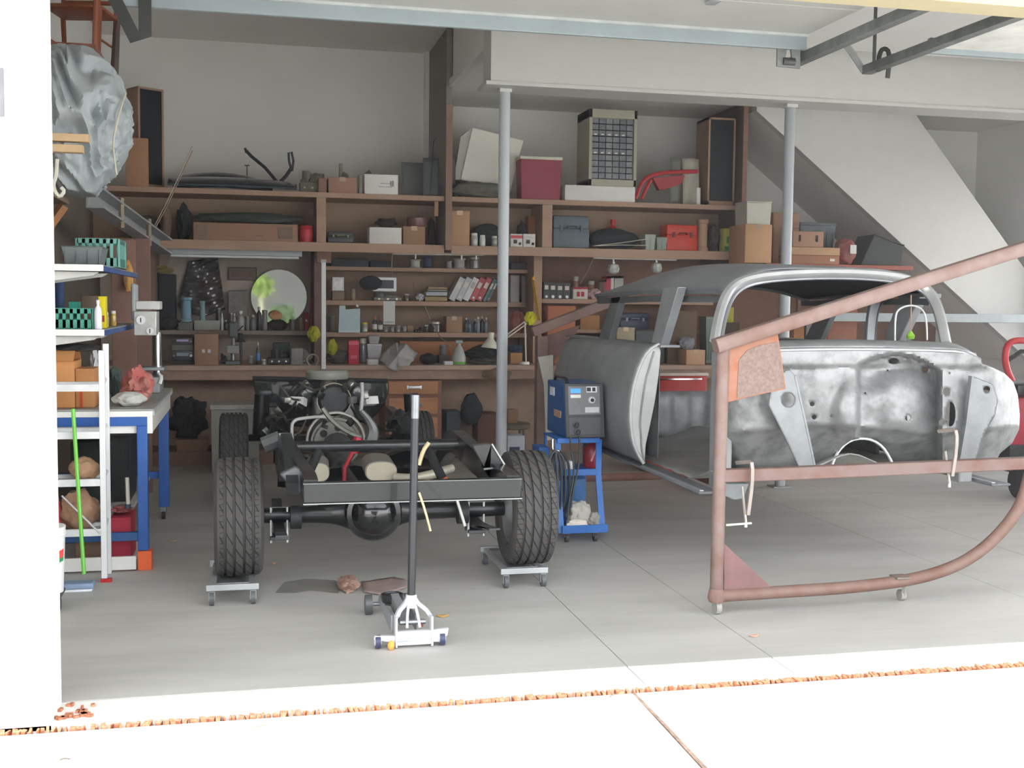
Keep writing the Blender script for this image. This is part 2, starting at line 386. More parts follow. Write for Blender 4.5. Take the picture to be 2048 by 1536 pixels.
def crate(r, w, d, h, c='3aa08a', **k):
    b = M(); t = .006
    b.box((0, d/2, t), (w*.94, d*.94, t*2)).box((0, d/2, h-.01), (w, .012, .02)) if False else b.box((0, d/2, t), (w*.94, d*.94, t*2))
    for y in (0, d): b.box((0, y, h-.012), (w, t, .03)); b.box((0, y, .03), (w, t, .05))
    for x in (-w/2, w/2): b.box((x, d/2, h-.012), (t, d, .03)); b.box((x, d/2, .03), (t, d, .05))
    n = max(5, int(w/.035))
    for i in range(n+1):
        x = -w/2+w*i/n
        b.box((x, 0, h/2), (w/n*.45, t, h)); b.box((x, d, h/2), (w/n*.45, t, h))
    m = max(4, int(d/.05))
    for i in range(m+1): b.box((-w/2, d*i/m, h/2), (t, d/m*.45, h)); b.box((w/2, d*i/m, h/2), (t, d/m*.45, h))
    b.build('basket_body', mat(c, .5, var=.05), r, local=True)
def bottle(r, w, d, h, c='3b5f8f', cap='dddddd', lab=None, trans=0, **k):
    R = w/2
    M().lathe([(R*.9, 0), (R, h*.03), (R, h*.62), (R*.75, h*.74), (R*.36, h*.8), (R*.36, h*.86)], 16, (0, R, 0)).build('bottle_body', mat(c, .3, var=.04, trans=trans), r, local=True)
    M().lathe([(R*.45, h*.86), (R*.45, h*.99), (R*.3, h)], 14, (0, R, 0)).build('cap', mat(cap, .4), r, local=True)
    if lab: M().lathe([(R*1.01, h*.18), (R*1.01, h*.52)], 16, (0, R, 0), cap=False).build('paper_label', mat(lab, .6), r, local=True)
def can(r, w, d, h, c='a02028', lid='999999', lab=None, **k):
    R = w/2
    M().lathe([(R*.97, 0), (R, .004), (R, h*.93), (R*.96, h*.95)], 20, (0, R, 0)).build('can_body', mat(c, .35, var=.05), r, local=True)
    M().lathe([(R*1.0, h*.94), (R*1.01, h*.98), (R*.9, h), (R*.85, h*.985)], 20, (0, R, 0)).build('lid', mat(lid, .3, metal=.6), r, local=True)
    if lab: M().lathe([(R*1.012, h*.25), (R*1.012, h*.7)], 20, (0, R, 0), cap=False).build('paper_label', mat(lab, .5), r, local=True)
def jar(r, w, d, h, c='b8beb8', lid='d0d0c8', fill=None, **k):
    R = w/2
    M().lathe([(R*.85, 0), (R, h*.06), (R, h*.72), (R*.8, h*.82)], 16, (0, R, 0)).build('jar_body', mat(c, .15, var=.1, scale=25, spec=.8, c2=fill), r, local=True)
    M().lathe([(R*.86, h*.8), (R*.86, h*.98), (R*.78, h)], 16, (0, R, 0)).build('lid', mat(lid, .4), r, local=True)
def spray(r, w, d, h, c='b8c0ba', **k):
    b = M().lathe([(w*.48, 0), (w*.5, h*.03), (w*.5, h*.3), (w*.3, h*.62), (w*.13, h*.78), (w*.13, h*.85)], 18, (0, w/2, 0)); b.build('bottle_body', mat(c, .3, var=.03), r, local=True)
    M().lathe([(w*.505, h*.02), (w*.505, h*.12)], 18, (0, w/2, 0), cap=False).build('liquid_band', mat(k.get('c3', '68b030'), .3), r, local=True)
    M().box((0, w/2, h*.92), (w*.5, w*.22, h*.12)).box((-w*.3, w/2, h*.85), (w*.06, w*.1, h*.1)).build('trigger_head', mat('9aa39c', .4), r, local=True, bevel=.004)
def binder(r, w, d, h, c='c8c8c6', lean=0, **k):
    b = M()
    b.bx(-w/2, -w/2+.003, 0, d, 0, h); b.bx(w/2-.003, w/2, 0, d, 0, h); b.bx(-w/2, w/2, -.002, .003, 0, h)
    b.build('cover', mat(c, .45, var=.04), r, local=True, bevel=.001)
    M().bx(-w/2+.004, w/2-.004, .006, d-.008, .008, h-.008).build('pages', mat('e6e2d8', .9), r, local=True)
    M().lathe([(w*.22, 0), (w*.22, .003)], 12, (0, -.004, h*.12), (R_(90), 0, 0)).build('finger_ring', STEEL, r, local=True)
    M().bx(-w*.3, w*.3, -.0035, -.0025, h*.55, h*.8).build('spine_label', mat('d9d4cc' if c != 'dededc' else 'b9b5ad', .8), r, local=True)
def book(r, w, d, h, c='8a7a60', **k):
    b = M(); b.bx(-w/2, w/2, 0, d, 0, h*.1); b.bx(-w/2, w/2, 0, d, h*.9, h); b.bx(-w/2, w/2, 0, .004, 0, h)
    b.build('cover', mat(c, .6, var=.05), r, local=True)
    M().bx(-w/2+.006, w/2-.004, .004, d-.005, h*.1, h*.9).build('pages', mat('ddd5c2', .9), r, local=True)
def lump(r, w, d, h, c='777777', seed=1, amp=.22, freq=1.8, c2=None, **k):
    M().blob((0, d/2, 0), (w, d, h*1.06), seed, amp, freq, 4).build('cloth_body' if k.get('cloth') else 'body', mat(c, .85, var=.12, scale=8, bump=.2, c2=c2), r, local=True)
def casting(r, w, d, h, c='6b6a64', seed=1, n=5, **k):
    random.seed(seed); b = M()
    b.box((0, d/2, h*.2), (w*.95, d*.8, h*.4), bev=.01)
    for i in range(n):
        x = random.uniform(-.35, .35)*w; hh = random.uniform(.5, 1)*h
        b.cyl((x, d*random.uniform(.3, .7), h*.15), (x+random.uniform(-.1, .1)*w, d*.5, hh), w*random.uniform(.08, .16), n=10)
    b.blob((w*.1, d*.5, h*.2), (w*.6, d*.6, h*.55), seed, .2, 3, 3)
    b.build('casting_body', mat(c, .6, metal=.3, var=.2, scale=14, bump=.3), r, local=True)
    for i in range(3): M().cyl(((i-1)*w*.3, d*.14, h*.2), ((i-1)*w*.3, d*.04, h*.2), w*.04, n=6).build('bolt', mat(k.get('bc', 'b8b09a'), .4, metal=.7), r, local=True)
def case(r, w, d, h, c='aa3020', lc=None, **k):
    b = M(); b.box((0, d/2, h*.3), (w, d, h*.6), bev=.012); b.build('case_body', mat(c, .45, var=.06), r, local=True)
    M().box((0, d/2, h*.79), (w*.98, d*.96, h*.4), bev=.015).build('lid', mat(lc or c, .45, var=.06), r, local=True)
    b = M(); b.box((-w*.28, -.006, h*.6), (w*.07, .012, h*.2)).box((w*.28, -.006, h*.6), (w*.07, .012, h*.2)); b.build('latch', mat(k.get('hc', '222222'), .4), r, local=True)
    M().tube([(-w*.12, -.004, h*.62), (-w*.12, -.03, h*.66), (w*.12, -.03, h*.66), (w*.12, -.004, h*.62)], .007, 6).build('handle', mat(k.get('hc', '222222'), .4), r, local=True)
def radio(r, w, d, h, c='3a3d40', disp='c8c8e8', **k):
    M().box((0, d/2, h/2), (w, d, h), bev=.005).build('housing', mat(c, .4, var=.06), r, local=True)
    M().box((0, -.002, h*.62), (w*.55, .004, h*.3)).build('display', mat(disp, .2), r, local=True)
    b = M()
    for i in (-1, 1): b.cyl((i*w*.4, 0, h*.5), (i*w*.4, -.012, h*.5), h*.13, n=12)
    b.build('knob', CHROME, r, local=True)
def spool(r, w, d, h, c='c6c6c0', **k):
    R = w/2; M().lathe([(R, 0), (R, h*.1), (R*.8, h*.14), (R*.84, h*.5), (R*.8, h*.86), (R, h*.9), (R, h)], 18, (0, R, 0)).build('roll_body', mat(c, .7, var=.05), r, local=True)
    M().lathe([(R*.3, -.001), (R*.3, h*1.01)], 12, (0, R, 0)).build('core', mat('6b665e', .8), r, local=True)
def sheet(r, w, d, h, c='8c9296', lean=.15, metal=0, fl=.03, curve=.0, **k):
    def fn(u, v): return Vector(((u-.5)*w, d*.5+v*h*math.sin(lean)-curve*math.sin(math.pi*u)*v, v*h*math.cos(lean)))
    M().surf(fn, 10, 8).build('panel_body', mat(c, .45, metal=metal, var=.08, scale=5), r, local=True, solid=.006)
    b = M(); b.tube([fn(0, 0), fn(0, 1), fn(1, 1), fn(1, 0)], .006, 6); b.build('folded_edge', mat(c, .4, metal=metal, var=.06), r, local=True)
KINDS = dict(carton=carton, tub=tub, crate=crate, bottle=bottle, can=can, jar=jar, spray=spray, binder=binder, book=book, lump=lump, casting=casting, case=case, radio=radio, spool=spool, sheet=sheet)
def put(kind, name, label, cat, x0, x1, yt, key, c=None, inset=.03, depth=None, group=None, rz=0, Z=None, Y=None, h=None, rot=None, **k):
    Zs, Yf = S[key] if key else (Z, Y)
    if Z is not None: Zs = Z
    if Y is None: Y = Yf+inset
    ym = yt+10
    X0, X1 = at(x0, ym, Y=Y).x, at(x1, ym, Y=Y).x
    if h is None: h = at((x0+x1)/2, yt, Y=Y).z-Zs
    w = (X1-X0)*.975
    if depth is None: depth = min(max(w, .06), .3)
    r = thing(name, label, cat, ((X0+X1)/2, Y, Zs+.001), rz, group, rot)
    if c: k['c'] = c
    KINDS[kind](r, w, depth, h, **k)
    return r

# ---------- top shelf, left bay ----------
def speaker(px0, px1, pyt, Y, Z, label, rz=0, side=.34):
    X0, X1 = at(px0, pyt, Y=Y).x, at(px1, pyt, Y=Y).x; h = at((px0+px1)/2, pyt, Y=Y).z-Z; w = X1-X0; d = side
    r = thing('speaker_cabinet', label, 'speaker', ((X0+X1)/2, Y, Z+.001), rz)
    b = M(); t = .02
    b.bx(-w/2, -w/2+t, 0, d, 0, h); b.bx(w/2-t, w/2, 0, d, 0, h); b.bx(-w/2, w/2, 0, d, h-t, h); b.bx(-w/2, w/2, 0, d, 0, .05 if side > .3 else t); b.bx(-w/2+t, w/2-t, d-.02, d-.001, t, h-t); b.bx(-w/2+t, w/2-t, .04, .05, t, h-t)
    b.build('cabinet_box', mat('8a6f5d', .6, var=.06, scale=3, stretch=(1, 1, .2)), r, local=True)
    M().bx(-w/2+t, w/2-t, .005, .039, .03, h-t).build('grille_cloth', mat('25282b', .95, var=.08, scale=40), r, local=True)
    b = M(); b.bx(-w/2+.0, w/2, -.004, .0, h-t, h); b.bx(-w/2, -w/2+t, -.004, 0, 0, h); b.bx(w/2-t, w/2, -.004, 0, 0, h); b.bx(-w/2, w/2, -.004, 0, 0, .05)
    b.build('front_frame', mat('a08068', .55), r, local=True)
    return r
s1 = speaker(272, 330, 176, 11.7, ZT, 'tall wooden speaker with dark grille at the left end of the top shelf', R_(33), .22)
s2 = speaker(1418, 1472, 236, 11.5, ZT, 'tall wooden speaker with dark grille beside the right divider panel')
put('carton', 'carton', 'plain brown carton standing in front of the left speaker', 'box', 250, 296, 276, 'T', 'a87f60', .0, .08, tape=None)
# black car panels lying on the shelf
def blackpanel(nm, label, px0, px1, pyt, Yc, dep, hh, curve):
    X0, X1 = at(px0, 370, Y=Yc).x, at(px1, 370, Y=Yc).x
    def fn(u, v): return Vector((X0+(X1-X0)*u, Yc+dep*v, ZT+.008+hh*(math.sin(math.pi*(.05+.95*v)*.5)**.6)*(1-curve*abs(u-.45)**2*3)))
    r = thing(nm, label, 'car panel', ((X0+X1)/2, Yc+dep/2, ZT))
    M().surf(fn, 24, 8).build('panel_skin', mat('1c2125', .22, var=.1, coat=.5), r, solid=.004)
    M().tube([fn(0, 0), fn(.5, 0), fn(1, 0)], .009, 6).build('rolled_edge', mat('33424c', .3, metal=.3), r)
blackpanel('car_hood', 'long glossy black car panel lying along the top shelf', 335, 594, 356, YF+.02, .24, .13, .3)
blackpanel('car_fender_piece', 'shorter black panel lying on top of the long one at the left', 345, 545, 350, YF+.3, .2, .2, .5)
Yw = YF+.35
r = thing('wiper_linkage', 'black V shaped metal arm standing up on the black car panel', 'car part', at(560, 365, Y=Yw))
def px(pts, Y): return [at(a, b_, Y=Y) for a, b_ in pts]
M().tube(px([(492, 301), (502, 312), (530, 335), (556, 366)], Yw), .016, 8).tube(px([(556, 368), (572, 352), (583, 336)], Yw), .018, 8).build('arm', mat('2c3034', .4, metal=.5), r)
M().tube(px([(583, 340), (578, 322), (577, 306), (583, 304), (587, 322), (584, 342)], Yw), .012, 6, closed=True).build('plate', mat('3c4146', .35, metal=.6), r, solid=0)
M().cyl(at(493, 306, Y=Yw), at(490, 296, Y=Yw), .012).build('pin', DKST, r)
r = thing('dark_rod', 'thin black rod with a short cross handle, standing left of the V shaped arm', 'rod', at(494, 352, Y=Yw))
M().tube(px([(494, 352), (494, 332)], Yw), .005, 6).tube(px([(489, 331), (499, 331)], Yw), .006, 6).build('rod_body', DKST, r)
put('casting', 'carburettor', 'dusty grey engine casting on the top shelf right of the black V arm', 'engine part', 598, 652, 330, 'T', '77746a', .15, .2, seed=3)
put('casting', 'engine_casting', 'small yellowish metal casting standing behind the two brown cartons', 'engine part', 671, 704, 326, 'T', '8b8674', .3, .16, seed=8, bc='b8b060')
put('carton', 'carton', 'low brown carton on the top shelf, left one of the pair', 'box', 637, 653, 356, 'T', '957565', .05, .25, tape=None)
put('carton', 'carton', 'low brown carton on the top shelf next to the white printed box', 'box', 656, 714, 355, 'T', 'a5816e', .03, .25, tape='b59a86')
put('carton', 'carton', 'white carton with printed lines on the top shelf', 'box', 728, 797, 349, 'T', 'e4e2dc', .03, .3, tape=None, mark=[(.12, .55, .3, .03), (.12, .38, .4, .03), (.28, .55, .03, .25), (.35, .55, .05, .3)], mc='9b9a96')
put('can', 'can', 'small grey can between brown and white carton on the top shelf', 'can', 716, 727, 350, 'T', '8c8a80', .06)
put('casting', 'small_metal_fitting', 'tiny grey metal fitting lying on the white printed carton', 'fitting', 728, 744, 338, None, '6d6d68', Z=ZT+at(760, 349, Y=YF).z-ZT+.0, Y=YF+.1, depth=.05, seed=5, n=3)
put('sheet', 'sheet_panel', 'dark grey metal panel leaning on the left face of the tall divider', 'panel', 806, 852, 322, 'T', '6d706e', .3, .05, lean=.2)
put('sheet', 'sheet_panel', 'darker narrow panel leaning beside the tall divider front edge', 'panel', 848, 879, 315, 'T', '54575a', .12, .05, lean=.08)
r = thing('bent_rod', 'thin bent black rod leaning up the left face of the tall divider', 'rod', at(861, 386, Y=YF+.14))
M().tube(px([(861, 384), (865, 318), (867, 283), (871, 277)], YF+.14), .004, 6).build('rod_body', DKST, r)
# ---------- top shelf, right bay ----------
put('sheet', 'sheet_panel', 'dark curved metal panel right of the tall divider on the top shelf', 'panel', 898, 912, 313, 'T', '55534e', .25, .05, lean=.1, curve=.03)
put('lump', 'folded_tarp', 'dark camouflage coloured bundle under the tilted white cover', 'bundle', 908, 1025, 362, 'T', '4c4f4c', .03, .22, seed=12, amp=.12, c2='6d685c')
# big tilted white sheet-metal box
Ya = YF+.3
r = thing('appliance_cover', 'big white sheet metal cover box tilted over on the top shelf', 'cover', at(985, 385, Y=Ya))
fr = px([(945, 254), (1047, 281), (1021, 385), (921, 359)], Ya); bk = [p+Vector((-.02, .55, .0)) for p in fr]
def quadbox(f, k_):
    b = M(); v = [b.b.verts.new(p) for p in f+k_]
    for q in ((0, 1, 2, 3), (7, 6, 5, 4), (0, 4, 5, 1), (1, 5, 6, 2), (2, 6, 7, 3), (3, 7, 4, 0)): b.b.faces.new([v[i] for i in q])
    return b
quadbox(fr, bk).build('cover_shell', mat('dedbd0', .5, var=.03), r, bevel=.008)
lp = px([(945, 254), (921, 274), (908, 360), (921, 359)], Ya+.02)
quadbox(lp, [p+Vector((0, .02, 0)) for p in lp]).build('side_flap', mat('b9b7ae', .6, var=.04), r)
put('tub', 'cooler_box', 'dark red cooler box with a pale lid on the top shelf', 'cooler', 1040, 1125, 312, 'T', '8e2f42', .04, .22, lid='cfcdb8', ribs=0, t=.93)
# small parts cabinet standing on a white carton
put('carton', 'carton', 'flat white carton under the small parts cabinet', 'box', 1128, 1272, 372, 'T', 'dddbd6', .04, .5, tape=None)
Zc = at(1200, 372, Y=YF+.04).z+.003; Yc = YF+.05
Xa, Xb, Xc = X_(1137, Yc+.42, 300), X_(1178, Yc, 300), X_(1274, Yc, 300); hc = at(1225, 219, Y=Yc).z-Zc
r = thing('parts_cabinet', 'beige metal small parts cabinet with rows of little clear drawers', 'cabinet', ((Xb+Xc)/2, Yc, Zc))
w = Xc-Xb; b = M(); t = .035
b.bx(-w/2, -w/2+t, 0, .45, 0, hc); b.bx(w/2-t, w/2, 0, .45, 0, hc); b.bx(-w/2, w/2, 0, .45, hc-.09, hc); b.bx(-w/2, w/2, 0, .45, 0, .07); b.bx(-w/2+t, w/2-t, .1, .44, .07, hc-.09)
b.build('cabinet_shell', mat('a8a591', .5, var=.04), r, local=True, bevel=.004)
nr, nc = 10, 6; iw = w-2*t; ih = hc-.16
for j in range(nr):
    for i in range(nc):
        x0 = -iw/2+iw*i/nc; z0 = .075+ih*j/nr
        dr = M().bx(x0+.004, x0+iw/nc-.004, .02, .098, z0+.004, z0+ih/nr-.006).build('small_drawer', mat(['7d8084', '888b8e', '74777c'][(i*5+j*3) % 3], .25, var=.2, scale=30), r, local=True)
        if j in (4, 7) and i < 5: M().bx(x0+iw/nc*.3, x0+iw/nc*.7, .012, .02, z0+.01, z0+.022).build('pull', PLW, dr, local=True)
# red fender-like part, white and grey panels
Yr = YF+.12
r = thing('red_body_part', 'bright red curved metal car part propped up on the top shelf', 'car part', at(1285, 398, Y=Yr))
M().tube(px([(1271, 398), (1280, 372), (1293, 354), (1320, 346), (1350, 344), (1395, 343)], Yr), .022, 8, smooth=2).tube(px([(1283, 398), (1292, 378), (1302, 360)], Yr), .02, 8).build('curved_arm', RED, r)
q = px([(1306, 356), (1370, 350), (1362, 368), (1330, 379), (1319, 380)], Yr); b = M(); A = [b.b.verts.new(p) for p in q]; B = [b.b.verts.new(p+Vector((0, .08, 0))) for p in q]
b.b.faces.new(A); b.b.faces.new(B[::-1]); [b.b.faces.new((A[i], B[i], B[(i+1) % 5], A[(i+1) % 5])) for i in range(5)]
b.build('web_plate', mat('a02830', .45), r)
put('sheet', 'curved_panel', 'grey curved panel standing behind the red car part', 'panel', 1344, 1378, 316, 'T', '86877f', .3, .05, lean=.05, curve=.05)
put('sheet', 'curved_panel', 'cream panel standing between red car part and right speaker', 'panel', 1370, 1402, 316, 'T', 'b9b6a8', .2, .05, lean=.1, curve=.04)
put('sheet', 'thin_white_board', 'narrow white board against the side of the right speaker', 'board', 1396, 1402, 375, 'T', 'd8d6d0', .05, .05, lean=.02)
# ---------- second shelf (between the two long shelves), left to right ----------
C2 = 'cartons on the second shelf'
put('lump', 'brown_bag', 'tall brown paper bag at the left end of the second shelf', 'bag', 320, 342, 408, '2', '75604f', .1, .15, seed=2, amp=.1)
put('lump', 'dark_bag', 'black slumped bag next to the brown paper bag on the second shelf', 'bag', 352, 382, 412, '2', '202725', .12, .2, seed=4, amp=.25)
put('lump', 'olive_bag', 'dusty olive bag high at the left end of the second shelf', 'bag', 258, 318, 430, '2', '4d4a3c', .15, .3, seed=7)
put('carton', 'carton', 'very long low brown carton on the second shelf', 'box', 384, 598, 447, '2', '9a7762', .02, .2, tape=None, mark=[(-.42, .5, .1, .96), (.38, .5, .14, .7), (.13, .3, .07, .1)], mc='7d6a5a')
put('lump', 'green_bag', 'dark green limp bag lying on top of the long carton', 'bag', 392, 610, 424, None, '39423c', Z=at(480, 447, Y=YF+.05).z+.002, Y=YF+.06, depth=.2, seed=6, amp=.12)
put('can', 'can', 'red coffee can standing right of the long carton', 'can', 599, 627, 449, '2', 'b01c2c', .03, lab='c43440', lid='3a2c2c')
put('case', 'tool_case', 'dark grey power tool case with small latches right of the wooden upright', 'case', 655, 708, 463, '2', '3c4344', .05, .2, hc='8c8c60')
put('carton', 'carton', 'white carton on the second shelf left of the tall divider', 'box', 738, 804, 455, '2', 'd8d6d0', .03, .25, tape=None)
put('carton', 'carton', 'brown carton right of the white carton on the second shelf', 'box', 806, 851, 453, '2', '9c7a5f', .03, .25, group=None)
put('can', 'tin', 'dull reddish tin standing on the brown carton left of the divider', 'tin', 816, 858, 434, None, '7d5a50', Z=at(830, 453, Y=YF+.03).z+.004, Y=YF+.06, lid='5c4a44')
put('lump', 'dark_tool', 'dark tool heap on top of the white carton', 'tool', 755, 795, 436, None, '38362f', Z=at(770, 455, Y=YF+.03).z+.003, Y=YF+.08, depth=.15, seed=9, amp=.35)
put('carton', 'carton', 'tall brown carton just right of the divider on the second shelf', 'box', 899, 940, 422, '2', 'b08a6a', .03, .3)
put('jar', 'jar', 'small clear jar next to the tall carton on the second shelf', 'jar', 943, 957, 466, '2', 'a9a9a4', .03)
put('jar', 'jar', 'small jar with bright lid left of the steel support post on the second shelf', 'jar', 960, 972, 470, '2', 'c9c9c4', .03)
put('lump', 'dark_bundle', 'long dark bundle lying behind the small jars on the second shelf', 'bundle', 946, 1018, 448, '2', '2c3232', .25, .25, seed=15, amp=.15)
for i, (a_, b_, c_, l_) in enumerate(((1021, 1045, 'c3424a', 'left one with the red top'), (1046, 1071, 'c9c7c0', 'right one with the grey top'))):
    r = put('carton', 'parts_box', 'small white printed box beside the steel support post, '+l_, 'box', a_, b_, 468, '2', 'd8d6d2', .03, .2, group='small white printed boxes', tape=None, mark=[(-.1, .4, .3, .3), (.3, .25, .2, .2)])
    w = 24*.0050; M().box((0, -.004, .1), (.12, .004, .03)).build('printed_band', mat(c_, .5), r, local=True)
put('case', 'instrument_case', 'large blue grey domed case on the second shelf', 'case', 1106, 1180, 431, '2', '56616a', .05, .3, hc='444c54')
put('lump', 'black_bag', 'long black duffel bag lying right of the blue grey case', 'bag', 1184, 1286, 456, '2', '252b2e', .1, .3, seed=21, amp=.06)
put('bottle', 'bottle', 'red plastic bottle showing above the black duffel bag', 'bottle', 1218, 1241, 438, '2', 'd8302a', .42, cap='d8302a')
put('tub', 'clear_box', 'clear greenish plastic box of odds and ends, left of the orange case', 'box', 1290, 1312, 468, '2', 'a3ada2', .04, .15, ribs=3)
put('tub', 'clear_box', 'lower clear plastic box touching the orange case', 'box', 1313, 1335, 474, '2', '8f9a90', .05, .15, ribs=3)
put('case', 'tool_case', 'orange red plastic tool case on the second shelf', 'case', 1333, 1397, 449, '2', 'cf3d26', .05, .25, hc='5a1a14')
put('spool', 'cardboard_tube', 'upright pale cardboard tube right of the orange case', 'tube', 1399, 1421, 439, '2', 'b39478', .04)
put('carton', 'seed_box', 'green and yellow printed box at the right end of the second shelf', 'box', 1448, 1474, 457, '2', 'b8b44e', .04, .12, tape=None, mark=[(0, .12, .9, .22), (.0, .5, .6, .3)], mc='4f8a48')
put('lump', 'dark_bag', 'dark bag in the shade between cardboard tube and green printed box', 'bag', 1423, 1444, 450, '2', '4a443a', .1, .2, seed=5)
for i in range(2):
    r = thing('thin_wire_rod', 'thin pale rod lying across the front of the black duffel bag, %s' % ('rising one' if i else 'flat one'), 'rod', at(1240, 492, Y=YF+.03), group=None)
    M().tube(px([(1184, 492), (1240, 490-i*4), (1294, 491-i*13)], YF+.03), .004, 6).build('rod_body', mat('bdb8a6', .4), r)
# ================= LOWER SHELVES, BENCH, PEG SIDE =================
# shelf A
put('carton', 'long_flat_box', 'long dark flat box at the left end of the spool shelf', 'box', 662, 738, 518, 'A', '3a3f44', .04, .25, tape=None)
put('carton', 'long_flat_box', 'shorter dark flat box beside the first, left of the white spools', 'box', 740, 783, 522, 'A', '30343a', .06, .25, tape=None)
G = 'rolls of tape and wire on the short shelf'
put('spool', 'tape_roll', 'pale roll, leftmost on the short shelf', 'roll', 820, 844, 519, 'A', 'c4c2ba', .04, group=G)
put('spool', 'tape_roll', 'dark blue roll beside the leftmost pale roll', 'roll', 846, 869, 514, 'A', '3c4560', .06, group=G)
put('spool', 'tape_roll', 'small pinkish grey roll on the short shelf', 'roll', 892, 906, 522, 'A', 'a09a98', .04, group=G)
put('spool', 'tape_roll', 'large pale grey roll on the short shelf', 'roll', 908, 934, 517, 'A', 'b9b5b0', .04, group=G)
put('jar', 'jar', 'squat grey jar right of the rolls', 'jar', 941, 962, 514, 'A', '77756e', .06)
# shelf B
def picture(name, label, cat, x0, x1, y0, y1, Y, fc='e9e9ea', ic='3a4048', part='screen', th=.05):
    a_, b_ = at(x0, y0, Y=Y), at(x1, y1, Y=Y); r = thing(name, label, cat, ((a_.x+b_.x)/2, Y, b_.z))
    M().bx(a_.x, b_.x, Y, Y+th, b_.z, a_.z).build('housing', mat(fc, .35, var=.04), r, bevel=.006)
    e = (b_.x-a_.x)*.12
    M().bx(a_.x+e, b_.x-e, Y-.003, Y+.001, b_.z+e, a_.z-e).build(part, mat(ic, .15, var=.3, scale=12), r)
    return r
picture('white_jar_box', 'white topped clear box with white contents, far left on the binder shelf', 'box', 664, 688, 554, 582, YB+.05, 'cfd0cc', 'eeeeec', 'label_face', .1)
put('carton', 'carton', 'small dull carton under the clear box, far left on the binder shelf', 'box', 664, 689, 583, 'B', '8a7666', .04, .15, tape=None)
picture('small_television', 'small white framed screen on a stand over the binder shelf', 'television', 746, 793, 554, 583, YB+.1, 'eff0f2', '343a44', 'screen', .12)
r = put('lump', 'round_dark_shade', 'round black shade hanging in front of the white framed screen', 'shade', 719, 765, 552, None, '20252c', Z=at(742, 580, Y=YB+.03).z, Y=YB+.03, depth=.06, seed=3, amp=.03)
put('casting', 'grey_machine', 'low grey machine under the white framed screen', 'machine', 746, 806, 584, 'B', '85847e', .06, .2, seed=11)
put('lump', 'white_cloth', 'small white rag beside the stacked boxes', 'rag', 834, 849, 588, 'B', 'c9ccd0', .04, .1, seed=3, amp=.3)
z = ZB_+.001
for i, (h_, c_, l_) in enumerate(((10, 'a08a60', 'bottom'), (9, 'b4b7bc', 'second'), (4, '8f8d86', 'third'), (5, 'a08a70', 'top'))):
    hh = h_/2300*12.4; x0, x1 = X_(851+i*2, YB+.04), X_(895, YB+.04)
    r = thing('book', 'book lying flat left of the binders, %s of the stack' % l_, 'book', ((x0+x1)/2, YB+.04, z), group='stacked books left of the binders')
    book(r, x1-x0, .2, hh, c_); z += hh+.001
cols = [('c2c3c4', 'grey binder, leftmost of the slanted row'), ('b9bbbd', 'grey binder, second of the slanted row'), ('dededc', 'white binder in the slanted row'), ('b8454c', 'red binder next to the white one'), ('b5373f', 'red binder, rightmost of the two red'), ('4a6e6a', 'thin teal binder next to the red ones'), ('50585a', 'thin grey green binder last in the slanted row')]
bw = [10.5, 10.5, 10.5, 10, 10, 5.5, 5]; x = 898.5
for (c_, l_), w_ in zip(cols, bw):
    W_ = w_*12.4/2300*1.18; lean = R_(27); h_ = .265
    X0 = X_(x, YB+.03)
    r = thing('binder', l_, 'binder', (X0+W_/2*math.cos(lean), YB+.04, ZB_+.001+W_/2*math.sin(lean)), rot=(0, lean, 0), group='slanted binders')
    binder(r, W_*.96, .24, h_, c_); x += w_*1.32
put('carton', 'white_box_file', 'tall pale box file right of the steel support post', 'box', 1021, 1039, 551, 'B', 'b3aca8', .05, .2, tape=None)
# hanging paper, shelf C
a_, b_ = at(767, 602, Y=YB-.01), at(790, 649, Y=YB-.01)
r = thing('paper_notice', 'white sheet of paper hanging from the binder shelf edge', 'paper', ((a_.x+b_.x)/2, YB-.01, b_.z))
M().bx(a_.x, b_.x, YB-.006, YB-.002, b_.z, a_.z).build('sheet', mat('cfcecb', .8, var=.02), r)
M().bx(a_.x+.01, b_.x-.01, YB-.008, YB-.006, b_.z+.02, b_.z+.03).build('printed_line', mat('9a9a98', .8), r)
a_, b_ = at(677, 611, Y=YB-.02), at(720, 665, Y=YB-.02)
r = thing('glass_sheet', 'pale blue glass sheet with a diagonal glint leaning on the shelf edges', 'glass', ((a_.x+b_.x)/2, YB-.04, b_.z))
q = [(a_.x, b_.z), (b_.x, b_.z), (b_.x, a_.z-.03), (b_.x-.15, a_.z-.04), (b_.x-.15, a_.z), (a_.x+.01, a_.z)]
M().prism(q, YB-.022, YB-.014).build('pane', mat('a9bfc6', .12, var=.12, scale=2, spec=.8), r)
M().tube([(b_.x-.02, YB-.024, a_.z-.01), (b_.x-.04, YB-.024, a_.z+.005)], .012, 8).build('clip', PLW, r)
put('can', 'can', 'greenish tin left on the blue bottle shelf behind the glass sheet', 'can', 657, 673, 632, 'C', '77776c', .2)
put('jar', 'jar', 'jar with yellow lid right of the glass sheet', 'jar', 722, 737, 645, 'C', '9aa08a', .05, lid='c9b93a')
put('bottle', 'bottle', 'orange capped bottle, left of the hanging paper', 'bottle', 745, 755, 634, 'C', '4b4a50', .05, cap='d0703a', lab='cfcac0')
put('bottle', 'bottle', 'orange capped bottle nearest the hanging paper', 'bottle', 756, 766, 636, 'C', '55504e', .05, cap='c8602c', lab='d8d4cc')
for i, x in enumerate((766, 779, 791, 804)): put('jar', 'small_jar', 'small jar of screws on the shelf under the hanging paper, number %s from the left' % ('one', 'two', 'three', 'four')[i], 'jar', x, x+11, 651+i % 2*2, 'C', '6f706e', .06, group='small jars of screws', lid='8a8a86')
